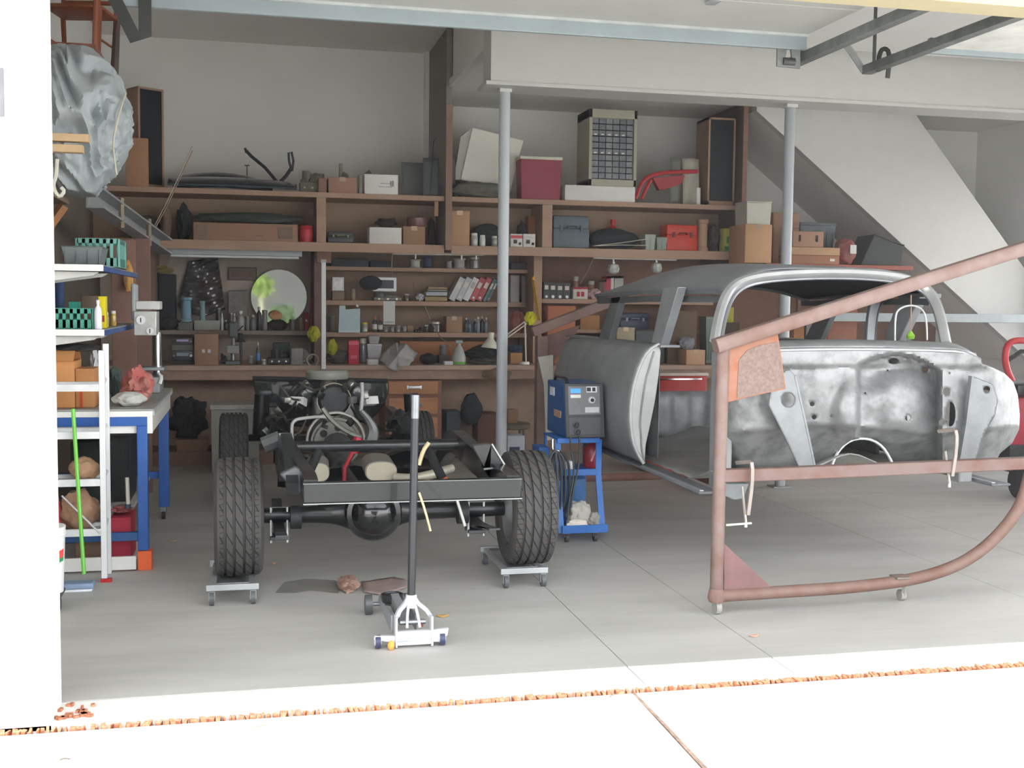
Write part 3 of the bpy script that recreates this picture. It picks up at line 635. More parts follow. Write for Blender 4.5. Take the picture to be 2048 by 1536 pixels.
put('casting', 'chuck_tool', 'black chuck shaped tool sitting on the shelf edge, centre of the bench wall', 'tool', 828, 846, 655, 'C', '232425', .0, .08, seed=2)
put('jar', 'jar', 'dark round jar with a bright spot left of the small carton', 'jar', 860, 884, 644, 'C', '46443f', .05)
put('carton', 'carton', 'small brown carton with taped top left of the blue bottles', 'box', 892, 925, 633, 'C', 'a48468', .04, .2, tape='bba58c')
for i, (x, c_, yt) in enumerate(((929, '3a3f44', 636), (936, '55708a', 640), (947, '2c4058', 638), (953, '8d9196', 634), (961, '2a3038', 633), (969, '7c8084', 635))):
    put('bottle', 'bottle', ('dark slim', 'blue', 'navy', 'pale grey', 'black', 'grey')[i]+' bottle right of the small taped carton', 'bottle', x, x+8, yt, 'C', c_, .05, group='bottles right of the taped carton', cap=('dddddd', '3c6ab0', 'cccccc', 'eeeeee', 'bbbbbb', 'cccccc')[i])
# lamp rails with hanging lamps
def lamp_rail(x0, x1, ya, yb, Y, label, drops, cable):
    r = thing('lamp_rail', label, 'lamp', at((x0+x1)/2, (ya+yb)/2, Y=Y))
    M().tube([at(x0, ya, Y=Y), at(x1, yb, Y=Y)], .011, 8).build('rail', mat('d6d2c6', .4), r)
    for x in drops:
        y = ya+(yb-ya)*(x-x0)/(x1-x0); p = at(x, y, Y=Y)
        M().cyl(p, p-Vector((0, 0, .05)), .008, n=8).build('hanger', mat('e2ded2', .4), r)
    for cb in cable: M().tube([at(a, b_, Y=Y+c) for a, b_, c in cb], .004, 6, smooth=2).build('cable', mat('b9aa98', .6), r)
    return r
lamp_rail(785, 968, 507, 509.5, YF+.1, 'thin white lamp rail under the second shelf, left of the steel support post', (831, 923, 952), [[(785, 507, 0), (783, 535, .2), (785, 553, .5)]])
rail2 = lamp_rail(1187, 1353, 515.5, 519.5, YF+.1, 'thin white lamp rail under the second shelf above the car roof', (1227, 1313), [[(1187, 516, 0), (1175, 545, .3), (1160, 568, .55)]])
for x, y, w_ in ((1227, 538, 27), (1313, 536, 25)):
    c_ = at(x, y, Y=YF+.1); R = w_/2300*5.6
    sh = M().lathe([(R*.3, .055), (R*.8, .045), (R, .0), (R*.85, -.035), (R*.5, -.05)], 10, c_).build('glass_shade', mat('b5b8b4', .1, var=.3, scale=30, spec=1), rail2, sm=0)
    M().cyl(c_+Vector((0, 0, .05)), c_+Vector((0, 0, .072)), .012, n=8).build('socket', PLW, sh)
r = thing('hanging_cable', 'thin pale cable curving down from the binder shelf to the spray bottle', 'cable', at(850, 610, Y=YB-.05))
M().tube([at(850, 613, Y=YB-.01), at(860, 640, Y=YB-.1), at(880, 675, Y=YB-.3), at(903, 694, Y=YB-.4)], .006, 6, smooth=2).build('cable_body', mat('a3968a', .6), r)
a_, b_ = at(334, 503, Y=YF+.15), at(604, 509, Y=YF+.15)
r = thing('fluorescent_light', 'long pale fluorescent light fixture under the left second shelf', 'light', (a_+b_)/2)
M().bx(a_.x, b_.x, YF+.15, YF+.26, a_.z-.024, Z2-.052).build('housing', mat('a9b0b2', .4, var=.03), r, bevel=.004)
M().cyl(a_+Vector((.03, .05, -.035)), b_+Vector((-.03, .05, -.035+(a_.z-b_.z))), .013).build('tube', mat('dfe3e2', .3), r)
# white pole in front
p0, p1 = at(647, 519, Y=YF-.03), at(648, 742, Y=YF-.03)
r = thing('white_pole', 'square white pole standing against the bench front left of the yellow gloves', 'pole', p1)
M().bx(p0.x-.022, p0.x+.022, YF-.05, YF-.008, p1.z-.02, p0.z).build('pole_body', mat('d9dad8', .5, var=.02), r, bevel=.004)
M().bx(p0.x-.026, p0.x+.026, YF-.052, YF-.006, p0.z-.03, p0.z).build('end_cap', mat('b5b5b2', .5), r)
# ---- bench right bay (650..1070) ----
IN = .25
put('lump', 'work_glove', 'yellow green work glove hanging left of the white pole', 'glove', 616, 640, 653, None, 'a5a428', Z=at(628, 684, Y=YB-.3).z, Y=YB-.3, depth=.06, seed=3, amp=.18)
put('lump', 'work_glove', 'yellow green work glove on the bench right of the white pole', 'glove', 655, 676, 679, None, 'a8a52c', Z=at(665, 711, Y=YF+.3).z, Y=YF+.3, depth=.08, seed=5, amp=.15)
put('lump', 'clear_bag', 'heap in a clear plastic bag under the right yellow glove', 'bag', 656, 700, 700, 'N', '5b5853', .3, .25, seed=9, amp=.2)
put('carton', 'red_carton', 'upright red juice-like carton on the bench', 'carton', 697, 718, 681, 'N', 'c23a52', IN, .12, tape=None, mark=[(0, .3, .6, .15), (0, .88, 1, .14)], mc='d86a7c')
put('jar', 'jar', 'grey glass jar behind the red carton', 'jar', 719, 735, 677, 'N', '8a8784', .5)
put('tub', 'white_tub', 'white plastic tub with blue label standing behind the grey cloth', 'tub', 734, 764, 688, 'N', 'b9bcc4', .42, .2, lid='dedede', ribs=0)
put('tub', 'white_tub', 'grey tub stacked on top of the blue labelled tub', 'tub', 737, 760, 671, None, '9fa0a0', Z=at(748, 688, Y=YF+.45).z, Y=YF+.45, depth=.15, ribs=0)
put('carton', 'white_carton', 'small white carton on the bench in front of the tubs', 'box', 735, 757, 719, 'N', 'cfcfce', .1, .15, tape=None)
# grey cloth draped on bench and over the edge
pc = [(757, 718), (768, 703), (792, 684), (798, 687), (812, 690), (836, 708), (826, 722), (818, 731), (797, 733), (796, 745), (775, 734)]
Yc_ = YF+.12
r = thing('grey_cloth', 'crumpled light grey cloth on the bench, one corner hanging over the edge', 'cloth', at(797, 735, Y=YF))
b = M()
ctr = b.b.verts.new(at(795, 712, Y=YF+.02)); ring = [b.b.verts.new(at(x, y, Y=(YF-.02 if y > 730 else YF+.12+.1*(i % 2)))) for i, (x, y) in enumerate(pc)]
for i in range(len(ring)): b.b.faces.new((ctr, ring[i], ring[(i+1) % len(ring)]))
bmesh.ops.subdivide_edges(b.b, edges=b.b.edges[:], cuts=3, use_grid_fill=True)
for v in b.b.verts: v.co += Vector((0, .05*noise.noise(v.co*9), .018*noise.noise(v.co*12+Vector((5, 0, 0)))))
b.build('cloth_sheet', mat('a3a19e', .9, var=.05), r, solid=.008, sm=25)
put('lump', 'black_pouch', 'black soft case on the bench right of the grey cloth', 'case', 842, 877, 708, 'N', '22211f', .12, .2, seed=4, amp=.08)
put('carton', 'small_carton', 'small dark carton behind the spray bottle', 'box', 878, 900, 711, 'N', '504d49', .3, .2, tape=None)
put('carton', 'white_packet', 'small white packet beside the spray bottle', 'packet', 889, 906, 723, 'N', 'cfcfd2', .08, .1, tape=None)
put('spray', 'spray_bottle', 'translucent grey spray bottle with green liquid at the bottom', 'bottle', 906, 935, 680, 'N', 'a8aca8', .1)
put('lump', 'black_bag', 'black bag heap under the white desk lamp', 'bag', 938, 995, 692, 'N', '2b2f31', .3, .3, seed=13, amp=.25)
put('lump', 'tool_heap', 'small grey heap of tools on the bench left of the support post', 'tools', 940, 1000, 720, 'N', '57534e', .08, .2, seed=17, amp=.35)
# pale plywood box behind the cloth
put('carton', 'plywood_panel', 'orange brown plywood panel behind the grey cloth on the bench', 'panel', 797, 975, 683, 'N', 'b07a52', .75, .04, tape=None)
# desk lamp
Yl = YF+.15
r = thing('desk_lamp', 'white jointed desk lamp behind the steel support post', 'lamp', at(1049, 730, Y=Yl))
M().lathe([(.055, .002), (.05, .03)], 16, Vector((at(1049, 731, Y=Yl).x, Yl, ZBEN))).build('lamp_base', PLW, r)
M().tube(px([(1052, 726), (1050, 645)], Yl), .009, 6).build('lower_arm', mat('d5d0c4', .4), r)
M().tube(px([(1050, 643), (985, 690)], Yl), .006, 6).build('upper_arm', mat('d5d0c4', .4), r)
M().tube(px([(1053, 648), (990, 693)], Yl), .006, 6).build('upper_arm', mat('d5d0c4', .4), r)
c_ = at(980, 690, Y=Yl)
M().lathe([(.03, .13), (.032, .07), (.05, .04), (.085, -.02), (.09, -.03)], 18, c_, (0, R_(6), 0)).build('lamp_shade', mat('d8d3c6', .4), r)
put('carton', 'carton', 'orange brown carton on the bench under the jointed lamp', 'box', 1021, 1045, 706, 'N', 'b08558', .32, .2, tape=None)
put('lump', 'blue_bag', 'dark blue bag on top of the carton under the jointed lamp', 'bag', 1018, 1048, 690, None, '32425a', Z=at(1033, 706, Y=YF+.32).z+.002, Y=YF+.33, depth=.15, seed=6)
put('lump', 'red_white_bag', 'red and white plastic bag beside the yellow bag, right of the support post', 'bag', 1024, 1052, 622, 'C', 'b06a66', .02, .15, seed=8, amp=.2)
put('lump', 'yellow_bag', 'bright yellow plastic bag corner right of the support post', 'bag', 1052, 1074, 624, None, 'd2d02a', Z=at(1063, 650, Y=YF+.5).z, Y=YF+.35, depth=.1, seed=3, amp=.2)
r = thing('spirit_level', 'yellow level standing upright right of the binders', 'level', at(1080, 640, Y=YB-.32))
M().tube(px([(1079, 640), (1067, 562)], YB-.3), .02, 4).build('level_body', mat('b08a30', .5), r)
M().tube(px([(1066, 560), (1068, 553)], YB-.3), .018, 6).build('end_cap', mat('e0a020', .5), r)
r = thing('thin_board', 'thin pale board standing upright beside the yellow level', 'board', at(1050, 640, Y=YB-.02))
M().tube(px([(1049, 612), (1048, 552)], YB-.02), .03, 4).build('board_body', mat('7b7570', .6), r)
# ---- left bay: mirror and shelf ----
mc = at(558, 594, Y=12.38); R = 53/2300*12.5
r = thing('round_mirror', 'round frameless mirror leaning on the left bay wall', 'mirror', mc)
mm = bpy.data.materials.new('mirror'); mm.use_nodes = True; q_ = mm.node_tree.nodes['Principled BSDF']; q_.inputs['Metallic'].default_value = 1; q_.inputs['Roughness'].default_value = .03; q_.inputs['Base Color'].default_value = (.8, .82, .8, 1)
mrot = (R_(90), 0, 0)
M().lathe([(R, -.003), (R, .003)], 48, (0, 0, 0), mrot).build('mirror_glass', mm, r, local=True)
M().lathe([(R*1.004, -.006), (R*1.012, 0), (R*1.004, .003)], 48, (0, 0, 0), mrot, cap=False).build('bevelled_rim', mat('c8cec8', .3, metal=.6), r, local=True)
picture('wall_plaque', 'small dark red carved plaque on the wall left of the round mirror', 'plaque', 456, 513, 534, 561, 12.42, '5c4338', '6e4a3c', 'carved_field', .02)
picture('grey_board', 'grey square board leaning on the wall below the plaque', 'board', 456, 496, 581, 660, 12.3, '6f6962', '77716a', 'board_face', .02)
# stack of crumpled silver sheets
r = thing('foil_sheet_stack', 'stack of crumpled silver sheets leaning beside the plaque', 'sheets', at(400, 640, Y=12.2))
tp = px([(378, 523), (402, 519), (415, 515), (436, 514)], 12.43); bt = px([(356, 610), (385, 628), (415, 632), (450, 618)], 12.36)
def fn(u, v):
    k = min(2, int(u*3)); f_ = u*3-k; p = tp[k].lerp(tp[k+1], f_); q = bt[k].lerp(bt[k+1], f_); c = p.lerp(q, v)
    return c+Vector((0, -.09*abs(math.sin(v*22+u*3))*.5-.05*noise.noise(c*7), .0))
M().surf(fn, 24, 30).build('sheet_body', mat('8f8f92', .3, metal=.7, var=.3, scale=7, c2='6f625c'), r, solid=.004, sm=20)
put('carton', 'black_box', 'black box machine behind the drill press head, upper left of bench wall', 'machine', 316, 350, 548, 'L', '2d3236', .12, .25, tape=None)
put('lump', 'dried_bundle', 'yellow ochre bundle on top of the black box', 'bundle', 302, 345, 532, None, '8a7a3e', Z=at(320, 548, Y=YB+.12).z, Y=YB+.14, depth=.1, seed=5, amp=.3)
put('lump', 'black_hat', 'black soft hat on the shelf left of the blue cylinder', 'hat', 318, 358, 634, 'L', '2d302e', .02, .12, seed=3, amp=.15)
put('spool', 'blue_cylinder', 'tall pale blue cylinder standing on the left bay shelf', 'cylinder', 359, 384, 595, None, '7d9fb0', Z=at(370, 644, Y=YB+.02).z, Y=YB+.02)
put('carton', 'grey_box', 'low grey box under the pale blue cylinder', 'box', 356, 386, 645, 'L', '6c706c', .02, .15, tape=None)
put('spool', 'blue_cylinder', 'short pale blue cylinder right of the tall one', 'cylinder', 398, 411, 602, None, '86a4ac', Z=at(404, 641, Y=YB+.03).z, Y=YB+.03)
put('carton', 'white_case', 'low pale grey case under the short blue cylinder', 'case', 388, 440, 641, 'L', 'a4a49e', .02, .18, tape=None)
Bs = [(431, 443, 616, '2a2c2c'), (441, 447, 627, 'c9c9c6'), (448, 456, 640, '3c3a38'), (458, 466, 626, '4c4a48'), (466, 472, 627, 'b9a99c'), (473, 490, 622, 'a2a09a'), (491, 499, 633, '777a76'), (500, 512, 630, '6c716e'), (513, 524, 614, '3a3a40'), (525, 535, 621, '8e8a8c')]
for i, (a, b_, y, c_) in enumerate(Bs):
    put('bottle' if i % 3 else 'can', 'spray_can', 'can or bottle on the shelf left of the round mirror, %s from the left' % ('first', 'second', 'third', 'fourth', 'fifth', 'sixth', 'seventh', 'eighth', 'ninth', 'tenth')[i], 'can', a, b_, y, 'L', c_, .04, group='cans and bottles left of the round mirror')
r = put('lump', 'lantern_body', 'dark lantern base in front of the round mirror', 'lantern', 538, 576, 640, 'L', '2a211c', .02, .12, seed=2, amp=.08)
put('lump', 'signal_lantern', 'red and amber lantern glowing white on top, in front of the round mirror', 'lantern', 538, 565, 622, None, 'c83a20', Z=at(552, 640, Y=YB).z, Y=YB+.03, depth=.1, seed=2, amp=.05, c2='e0c08a')
put('carton', 'red_packet', 'slim red packet at the right end of the left bay shelf', 'packet', 609, 617, 625, 'L', 'a83040', .02, .1, tape=None, mark=[(0, .55, .5, .14)], mc='dddddd')
r = thing('wood_ruler', 'tall dark red board leaning at the right end of the left bay', 'board', at(622, 740, Y=YB-.1))
M().tube(px([(622, 658), (628, 562)], YB-.12), .02, 4).build('board_body', mat('7a4044', .6), r)
# bench left bay
put('radio', 'radio', 'slim black radio with a lilac display, upper of the two', 'radio', 343, 387, 676, None, '40423f', Z=at(365, 690, Y=YF+.2).z, Y=YF+.2, depth=.2, disp='b9a8d8')
put('carton', 'grey_box', 'grey box between the two radios', 'box', 343, 387, 690, None, '7b7d78', Z=at(365, 701, Y=YF+.2).z, Y=YF+.2, depth=.2, tape=None)
put('radio', 'radio', 'black radio with a small bright display, lower of the two', 'radio', 343, 387, 701, None, '3b4148', Z=at(365, 722, Y=YF+.2).z, Y=YF+.2, depth=.2, disp='8d9cae')
put('carton', 'dark_box', 'dark flat box at the bottom under the radios', 'box', 340, 388, 722, 'N', '3a3936', .2, .22, tape=None)
put('carton', 'carton', 'square brown carton with a small printed mark on the bench', 'box', 388, 437, 668, 'N', '977761', .08, .25, tape=None, mark=[(-.12, .45, .12, .11), (.12, .45, .12, .11)], mc='c9c4cc')
# small drill press
Yd = YF+.22
r = thing('small_drill_press', 'small grey drill press on the bench right of the printed carton', 'drill press', at(466, 733, Y=Yd))
c_ = at(466, 733, Y=Yd); c_.z = ZBEN
M().box(c_+Vector((0, 0, .02)), (.14, .2, .035)).build('foot', mat('5c5e60', .5), r, bevel=.006)
M().cyl(c_+Vector((0, .06, .03)), c_+Vector((0, .06, .42)), .02).build('column', STEEL, r)
M().box(c_+Vector((0, .0, .15)), (.11, .13, .08)).build('table', mat('8d8f8c', .5), r, bevel=.006)
M().box(c_+Vector((0, .0, .34)), (.09, .16, .16)).build('head', mat('4a5250', .5), r, bevel=.02)
M().cyl(c_+Vector((0, -.02, .27)), c_+Vector((0, -.02, .19)), .012, .006).build('spindle', CHROME, r)
M().tube([c_+Vector((.05, -.02, .33)), c_+Vector((.1, -.05, .38))], .006, 6).build('feed_lever', DKST, r)
r = thing('flexible_lamp', 'small dark lamp on a thin stem behind the drill press', 'lamp', at(482, 733, Y=YF+.4))
M().tube(px([(483, 733), (482, 690), (481, 680)], YF+.4), .012, 6).build('stem', mat('3a3734', .5), r)
M().lathe([(.055, 0), (.03, .03), (.02, .09)], 14, at(481, 684, Y=YF+.4)).build('lamp_shade', mat('2c2b2a', .4), r)
put('bottle', 'spray_can', 'slim can with blue label on the left bench', 'can', 512, 520, 685, 'N', '4a4644', .15, lab='4a86b8', cap='c8b8a8')
put('jar', 'jar', 'small dull jar right of the blue labelled can', 'jar', 522, 532, 719, 'N', '77756f', .1)
put('casting', 'bench_vise', 'dark machine with chrome knob on the left bench, under the mirror', 'machine', 534, 582, 697, 'N', '3e3c40', .15, .2, seed=14, bc='e8e8e8')
put('carton', 'white_box', 'pale box with white tray on the left bench', 'box', 582, 606, 697, 'N', '8a8781', .15, .2, tape=None)
r = thing('tape_ring', 'ring shaped roll standing on edge at the right end of the left bench', 'roll', at(625, 731, Y=YF+.12))
cc = at(625, 720, Y=YF+.12); M().tube([cc+Vector((.055*math.cos(a), 0, .055*math.sin(a))) for a in [i*math.pi/10 for i in range(20)]], .009, 6, closed=True).build('ring_body', mat('8f8b78', .5), r)
put('lump', 'grey_rag', 'grey rag on the left bench behind the ring shaped roll', 'rag', 585, 625, 700, 'N', '7e7c78', .35, .15, seed=5, amp=.2)
# right bay shelf items above and beside the car
for i, (a, b_, y) in enumerate(((1087, 1099, 564), (1099, 1113, 565), (1113, 1127, 566), (1127, 1141, 566))):
    put('binder', 'black_binder', 'black binder right of the upright, %s of four' % ('first', 'second', 'third', 'last')[i], 'binder', a, b_, y, 'R', '1f2224', .04, .22, group='black binders left of the number box')
put('carton', 'printed_box', 'white and red printed box on the shelf over the welder', 'box', 1146, 1176, 574, 'R', 'd2cdc2', .03, .15, tape=None, mark=[(0, .9, 1, .18), (-.15, .4, .2, .4), (.15, .4, .2, .4)], mc='b03048')
put('jar', 'jar', 'jar behind the printed box over the welder', 'jar', 1147, 1160, 553, 'R', 'a07868', .25)
put('jar', 'jar', 'tan cup shaped jar right of the cable end', 'jar', 1178, 1192, 562, 'R', '9a7a66', .2)
put('lump', 'pink_bag', 'pale pink limp bag over the shelf edge left of the car roof', 'bag', 1176, 1206, 578, 'R', 'b79a98', .01, .12, seed=3, amp=.2)
for i, (a, b_, y, c_) in enumerate(((1207, 1213, 560, '8a4048'), (1213, 1222, 553, 'b83048'), (1222, 1228, 552, 'cfcac4'), (1229, 1247, 552, 'aeb0aa'))):
    put('book', 'upright_book', ('thin dark red', 'red', 'white', 'thick grey')[i]+' book standing on the shelf just left of the car roof', 'book', a, b_, y, 'R', c_, .05, .18, group='upright books near the car roof')
put('carton', 'orange_cabinet', 'orange brown wooden cabinet on the bench behind the rear rotisserie frame', 'cabinet', 1095, 1152, 612, 'N', 'a8694c', .36, .25, tape=None)
put('carton', 'stacked_box', 'grey box with torn label seen through the rear side window, lower left', 'box', 1176, 1232, 680, 'N', '8f8a84', .35, .3, mark=[(0, .6, .4, .3)], mc='b5afa4')
put('carton', 'stacked_box', 'beige box seen through the rear side window', 'box', 1233, 1270, 655, 'N', 'a39a80', .3, .3)
put('carton', 'stacked_box', 'dark grey box right of the beige box, seen through the side window', 'box', 1271, 1330, 662, 'N', '5a6064', .35, .3, tape=None)
put('case', 'blue_tool_case', 'blue and black tool case on the low shelf, seen through the side window', 'case', 1240, 1300, 626, 'Q', '39445c', .05, .2, hc='9aa4b8')
put('carton', 'flat_tray', 'flat wooden tray on the low shelf behind the rear pillar', 'tray', 1160, 1200, 631, 'Q', 'a5794f', .02, .2, tape=None)
put('carton', 'carton', 'dark brown carton seen through the door opening', 'box', 1335, 1395, 622, 'N', '6b5848', .3, .3, tape=None)
put('tub', 'grey_bin', 'grey green bin seen through the door opening', 'bin', 1412, 1440, 632, 'N', '7d8a80', .35, .2)
put('carton', 'carton', 'light brown carton seen through the door opening below the grey bag', 'box', 1372, 1411, 700, 'N', 'c4a080', .05, .25)
put('lump', 'grey_bag', 'grey plastic bag standing on the light brown carton', 'bag', 1364, 1394, 674, None, '8c9098', Z=at(1380, 700, Y=YF+.08).z, Y=YF+.1, depth=.15, seed=9, amp=.2)
put('carton', 'yellow_box', 'yellow box seen through the windshield opening at the left', 'box', 1453, 1468, 615, None, 'b8b040', Z=at(1460, 645, Y=YB).z, Y=YB+.05, depth=.1, tape=None)
put('carton', 'yellow_box_rest', 'brown box under the yellow box', 'box', 1445, 1480, 645, 'N', '54483e', .6, .3, tape=None)
# red topped tool cabinet behind the car
def toolcab(x0, x1, yt, Y, label, c, tc, n):
    X0, X1 = X_(x0, Y), X_(x1, Y); h = at((x0+x1)/2, yt, Y=Y).z; r = thing('tool_cabinet', label, 'tool cabinet', ((X0+X1)/2, Y, 0)); w = X1-X0
    M().bx(-w/2, w/2, 0, .45, .0, h).build('carcass', mat(c, .45), r, local=True, bevel=.006)
    M().bx(-w/2-.01, w/2+.01, -.01, .46, h, h+.03).build('top_mat', mat(tc, .4), r, local=True, bevel=.004)
    for i in range(n):
        dr = M().bx(-w/2+.02, w/2-.02, -.012, 0, h-(i+1)*h/n*.95+.01, h-i*h/n*.95-.012).build('drawer', mat(c, .4), r, local=True, bevel=.003)
        M().bx(-w*.4, w*.4, -.022, -.012, h-i*h/n*.95-.035, h-i*h/n*.95-.022).build('pull_strip', CHROME, dr, local=True)
    return r
toolcab(1300, 1420, 752, 10.4, 'red tool cabinet behind the car body, seen through the door opening', 'b03028', 'c8b8b0', 5)
# ---- right side, under the stair: shelf with cartons ----
Ys = 10.9; p = at(1581, 521, Y=Ys); q = at(1826, 538, Y=Ys); zs = (p.z+q.z)/2
r = thing('red_brown_shelf', 'red brown plank shelf under the stair carrying cartons', 'shelf', ((4.9+q.x)/2, Ys, zs-.04))
M().bx(XR+.03, q.x, Ys, 12.44, zs-.045, zs).build('shelf_board', mat('94503c', .6, var=.1), r, bevel=.003)
for x in (XR+.27, 6.2, q.x-.06): M().bx(x, x+.045, 12.3, 12.345, 0, zs-.046).build('leg', mat('7d6254', .7), r)
S['U'] = (zs, Ys)
put('carton', 'large_carton', 'large brown carton under the white metal box beside the right divider', 'box', 1490, 1545, 449, 'U', 'b28b68', .02, .4, tape='98836c')
put('tub', 'metal_box', 'tilted grey white metal box on the large brown carton', 'box', 1493, 1544, 402, None, 'b9b7aa', Z=at(1515, 449, Y=Ys+.02).z+.002, Y=Ys+.08, depth=.3, ribs=0, t=.95)
put('carton', 'carton', 'tall brown carton half hidden behind the right support post', 'box', 1546, 1599, 456, 'U', '8c6c57', .3, .3, flaps=False)
put('carton', 'carton', 'dull brown carton on top of the half hidden tall one', 'box', 1546, 1600, 425, None, '8a6a55', Z=at(1570, 456, Y=Ys+.3).z+.002, Y=Ys+.3, depth=.25, tape='77604f')
put('tub', 'dark_bin', 'dark grey plastic bin behind the wooden box, right of the support post', 'bin', 1600, 1673, 444, 'U', '50585a', .45, .35)
put('carton', 'flat_carton', 'flat tan carton at the shelf front right of the support post', 'box', 1581, 1681, 495, None, 'b08c6c', Z=zs+.075, Y=Ys+.0, depth=.3, mark=[(.35, .3, .1, .3)], mc='ddd')if False else put('carton', 'flat_carton', 'upper flat tan carton at the shelf front right of the support post', 'box', 1581, 1681, 495, None, 'b08c6c', Z=zs+.09, Y=Ys+.01, depth=.3, tape=None)
put('carton', 'flat_carton', 'lower flat brown carton under the tan one right of the support post', 'box', 1581, 1680, 508, None, '96694f', Z=zs, Y=Ys+.0, depth=.3, h=.086, tape=None, mark=[(.35, .5, .1, .3)], mc='d8d0c8')
put('carton', 'wooden_box', 'brown box with two dark hand slots on the flat cartons', 'box', 1585, 1648, 463, None, 'a07c66', Z=at(1615, 495, Y=Ys+.04).z+.004, Y=Ys+.04, depth=.22, tape=None, mark=[(-.28, .55, .07, .42), (.28, .55, .07, .42)], mc='2a2624')
r = put('lump', 'printed_bag', 'brown and red bag with a white emblem on the shelf under the stair', 'bag', 1678, 1722, 476, 'U', '7c645a', .04, .2, seed=12, amp=.1, c2='8a3030')
M().box((.03, -.015, .16), (.07, .01, .09)).build('emblem', mat('d0cfc8', .7), r, local=True)
Xb0, Xb1 = X_(1722, Ys+.12), X_(1808, Ys+.12)
r = thing('black_case', 'black open topped case at the right end of the shelf under the stair', 'case', ((Xb0+Xb1)/2, Ys+.12, zs))
w = Xb1-Xb0; M().prism([(-w/2, 0), (w/2-.02, 0), (w/2, .22), (w/2-.12, .25), (-w/2+.15, .33)], 0, .35).build('case_body', mat('1b1d1b', .5, var=.1), r, local=True, bevel=.01)
M().tube([(-w/2+.15, -.003, .33), (w/2-.12, -.003, .25), (w/2, -.003, .22)], .008, 6).build('rim', mat('2c2f2c', .5), r, local=True)
# ================= LEFT WALL: BLUE AND WHITE WORKBENCH, RACK, TARP =================
Y0, Y1 = 7.04, 8.72
BW = mat('e9e8e4', .45, var=.02)
tz = at(305, 818, Y=Y0).z; xr = at(308, 818, Y=Y0).x; xl = -1.48
bl = thing('blue_workbench', 'blue framed workbench with white edges and grey top along the left wall', 'workbench', ((xr+xl)/2, (Y0+Y1)/2, 0))
M().bx(xl, xr, Y0, Y1, tz-.012, tz).build('bench_surface', mat('9a9a96', .55, var=.08, scale=6), bl, bevel=.002)
M().bx(xl, xr-.01, Y0-.001, Y0+.03, tz-.045, tz-.0125).build('white_edge', BW, bl)
M().bx(xr-.02, xr, Y0+.03, Y1, tz-.04, tz-.0125).build('side_edge', mat('b9bcba', .5), bl)
lx0, lx1 = at(275, 1000, Y=Y0).x, at(296, 1000, Y=Y0).x
M().bx(xl, lx1, Y0+.005, Y0+.05, tz-.1, tz-.046).build('top_rail', BLUE, bl, bevel=.003)
M().bx(xl+.02, lx0, Y0+.03, Y0+.045, tz-.145, tz-.1).build('drawer_front', BW, bl)
M().bx(lx1+.0, xr-.01, Y0+.01, Y0+.04, tz-.145, tz-.046).build('corner_plate', BW, bl)
M().bx(xr-.045, xr-.015, Y0+.045, Y1-.02, tz-.145, tz-.041).build('side_panel', mat('d2d0ca', .5, var=.03), bl)
M().bx(lx0, lx1, Y0, Y0+.07, .115, tz-.1).build('leg', BLUE, bl, bevel=.004)
M().bx(lx0+.0, lx1+.012, Y1-.07, Y1, .09, tz-.145).build('leg', BLUE, bl, bevel=.004)
M().bx(xl, xl+.06, Y0, Y0+.07, .0, tz-.1).build('leg', BLUE, bl, bevel=.004)
M().bx(xl, xl+.06, Y1-.07, Y1, .0, tz-.1).build('leg', BLUE, bl, bevel=.004)
M().bx(lx0-.002, lx1+.018, Y0-.01, Y0+.08, .0, .114).build('foot_block', mat('e8693a', .7, var=.05), bl, bevel=.003, label='orange foot block')
b = M(); cp = (lx1-.03, Y1-.04); cs = thing
k = M().cyl((cp[0]-.012, cp[1], .032), (cp[0]+.012, cp[1], .032), .032).build('caster_wheel', mat('2a2a2c', .5), bl)
M().bx(cp[0]-.02, cp[0]+.02, cp[1]-.02, cp[1]+.02, .05, .089).build('caster_bracket', STEEL, bl)
zr1 = at(250, 1083, Y=Y0).z
M().bx(xl+.061, lx0, Y0+.01, Y0+.05, zr1, zr1+.05).build('lower_rail', mat('2b5890', .5), bl, bevel=.003)
zr_ = .3
M().bx(xl+.061, lx0-.001, Y1-.05, Y1-.01, zr_, zr_+.05).build('rear_rail', BLUE, bl, bevel=.003)
M().bx(xl+.061, lx0-.06, Y0+.4, Y1-.08, zr_+.0, zr_+.02).build('lower_shelf', mat('b9b8b2', .6), bl)
M().bx(xl+.061, lx0-.01, Y0-.03, Y0-.01, .012, .09).build('kick_board', BW, bl)
M().bx(xl+.061, lx0-.03, Y0+.1, Y0+.7, .012, .03).build('bottom_shelf', BW, bl)
# shelf unit above the bench
ux = at(208, 600, Y=Y0).x; zu1 = at(150, 659, Y=Y0).z; zu2 = at(150, 529, Y=Y0).z
un = thing('wall_shelf_unit', 'white and blue shelf unit on the left wall over the workbench', 'shelf', ((xl+ux)/2, (Y0+Y1)/2, tz+.002))
for z in (zu1, zu2):
    M().bx(xl, ux, Y0, Y1+.4, z-.004, z).build('shelf_board', mat('a9aaa8', .6), un)
    M().bx(xl, ux, Y0-.02, Y0-.001, z-.036, z+.001).build('white_edge', BW, un, bevel=.002)
    M().bx(ux-.02, ux, Y0, Y1+.4, z-.036, z-.0045).build('side_edge', mat('2f4f8c', .5), un, bevel=.002)
    for yy in (Y0+.03, Y0+.45): M().prism([(xl, z-.04), (ux-.03, z-.04), (ux-.06, z-.06), (xl, z-.15)], yy, yy+.03).build('bracket', mat('c9c9c4', .5), un)
for yy in (Y0+.1, Y1): M().bx(xl, xl+.05, yy, yy+.05, tz+.002, zu2-.15).build('upright', mat('2f4f8c', .5), un)
def lb(kind, name, label, cat, x0, x1, yt, zb, Y, c, depth=.2, **k): return put(kind, name, label, cat, x0, x1, yt, None, c, Z=zb, Y=Y, depth=depth, **k)
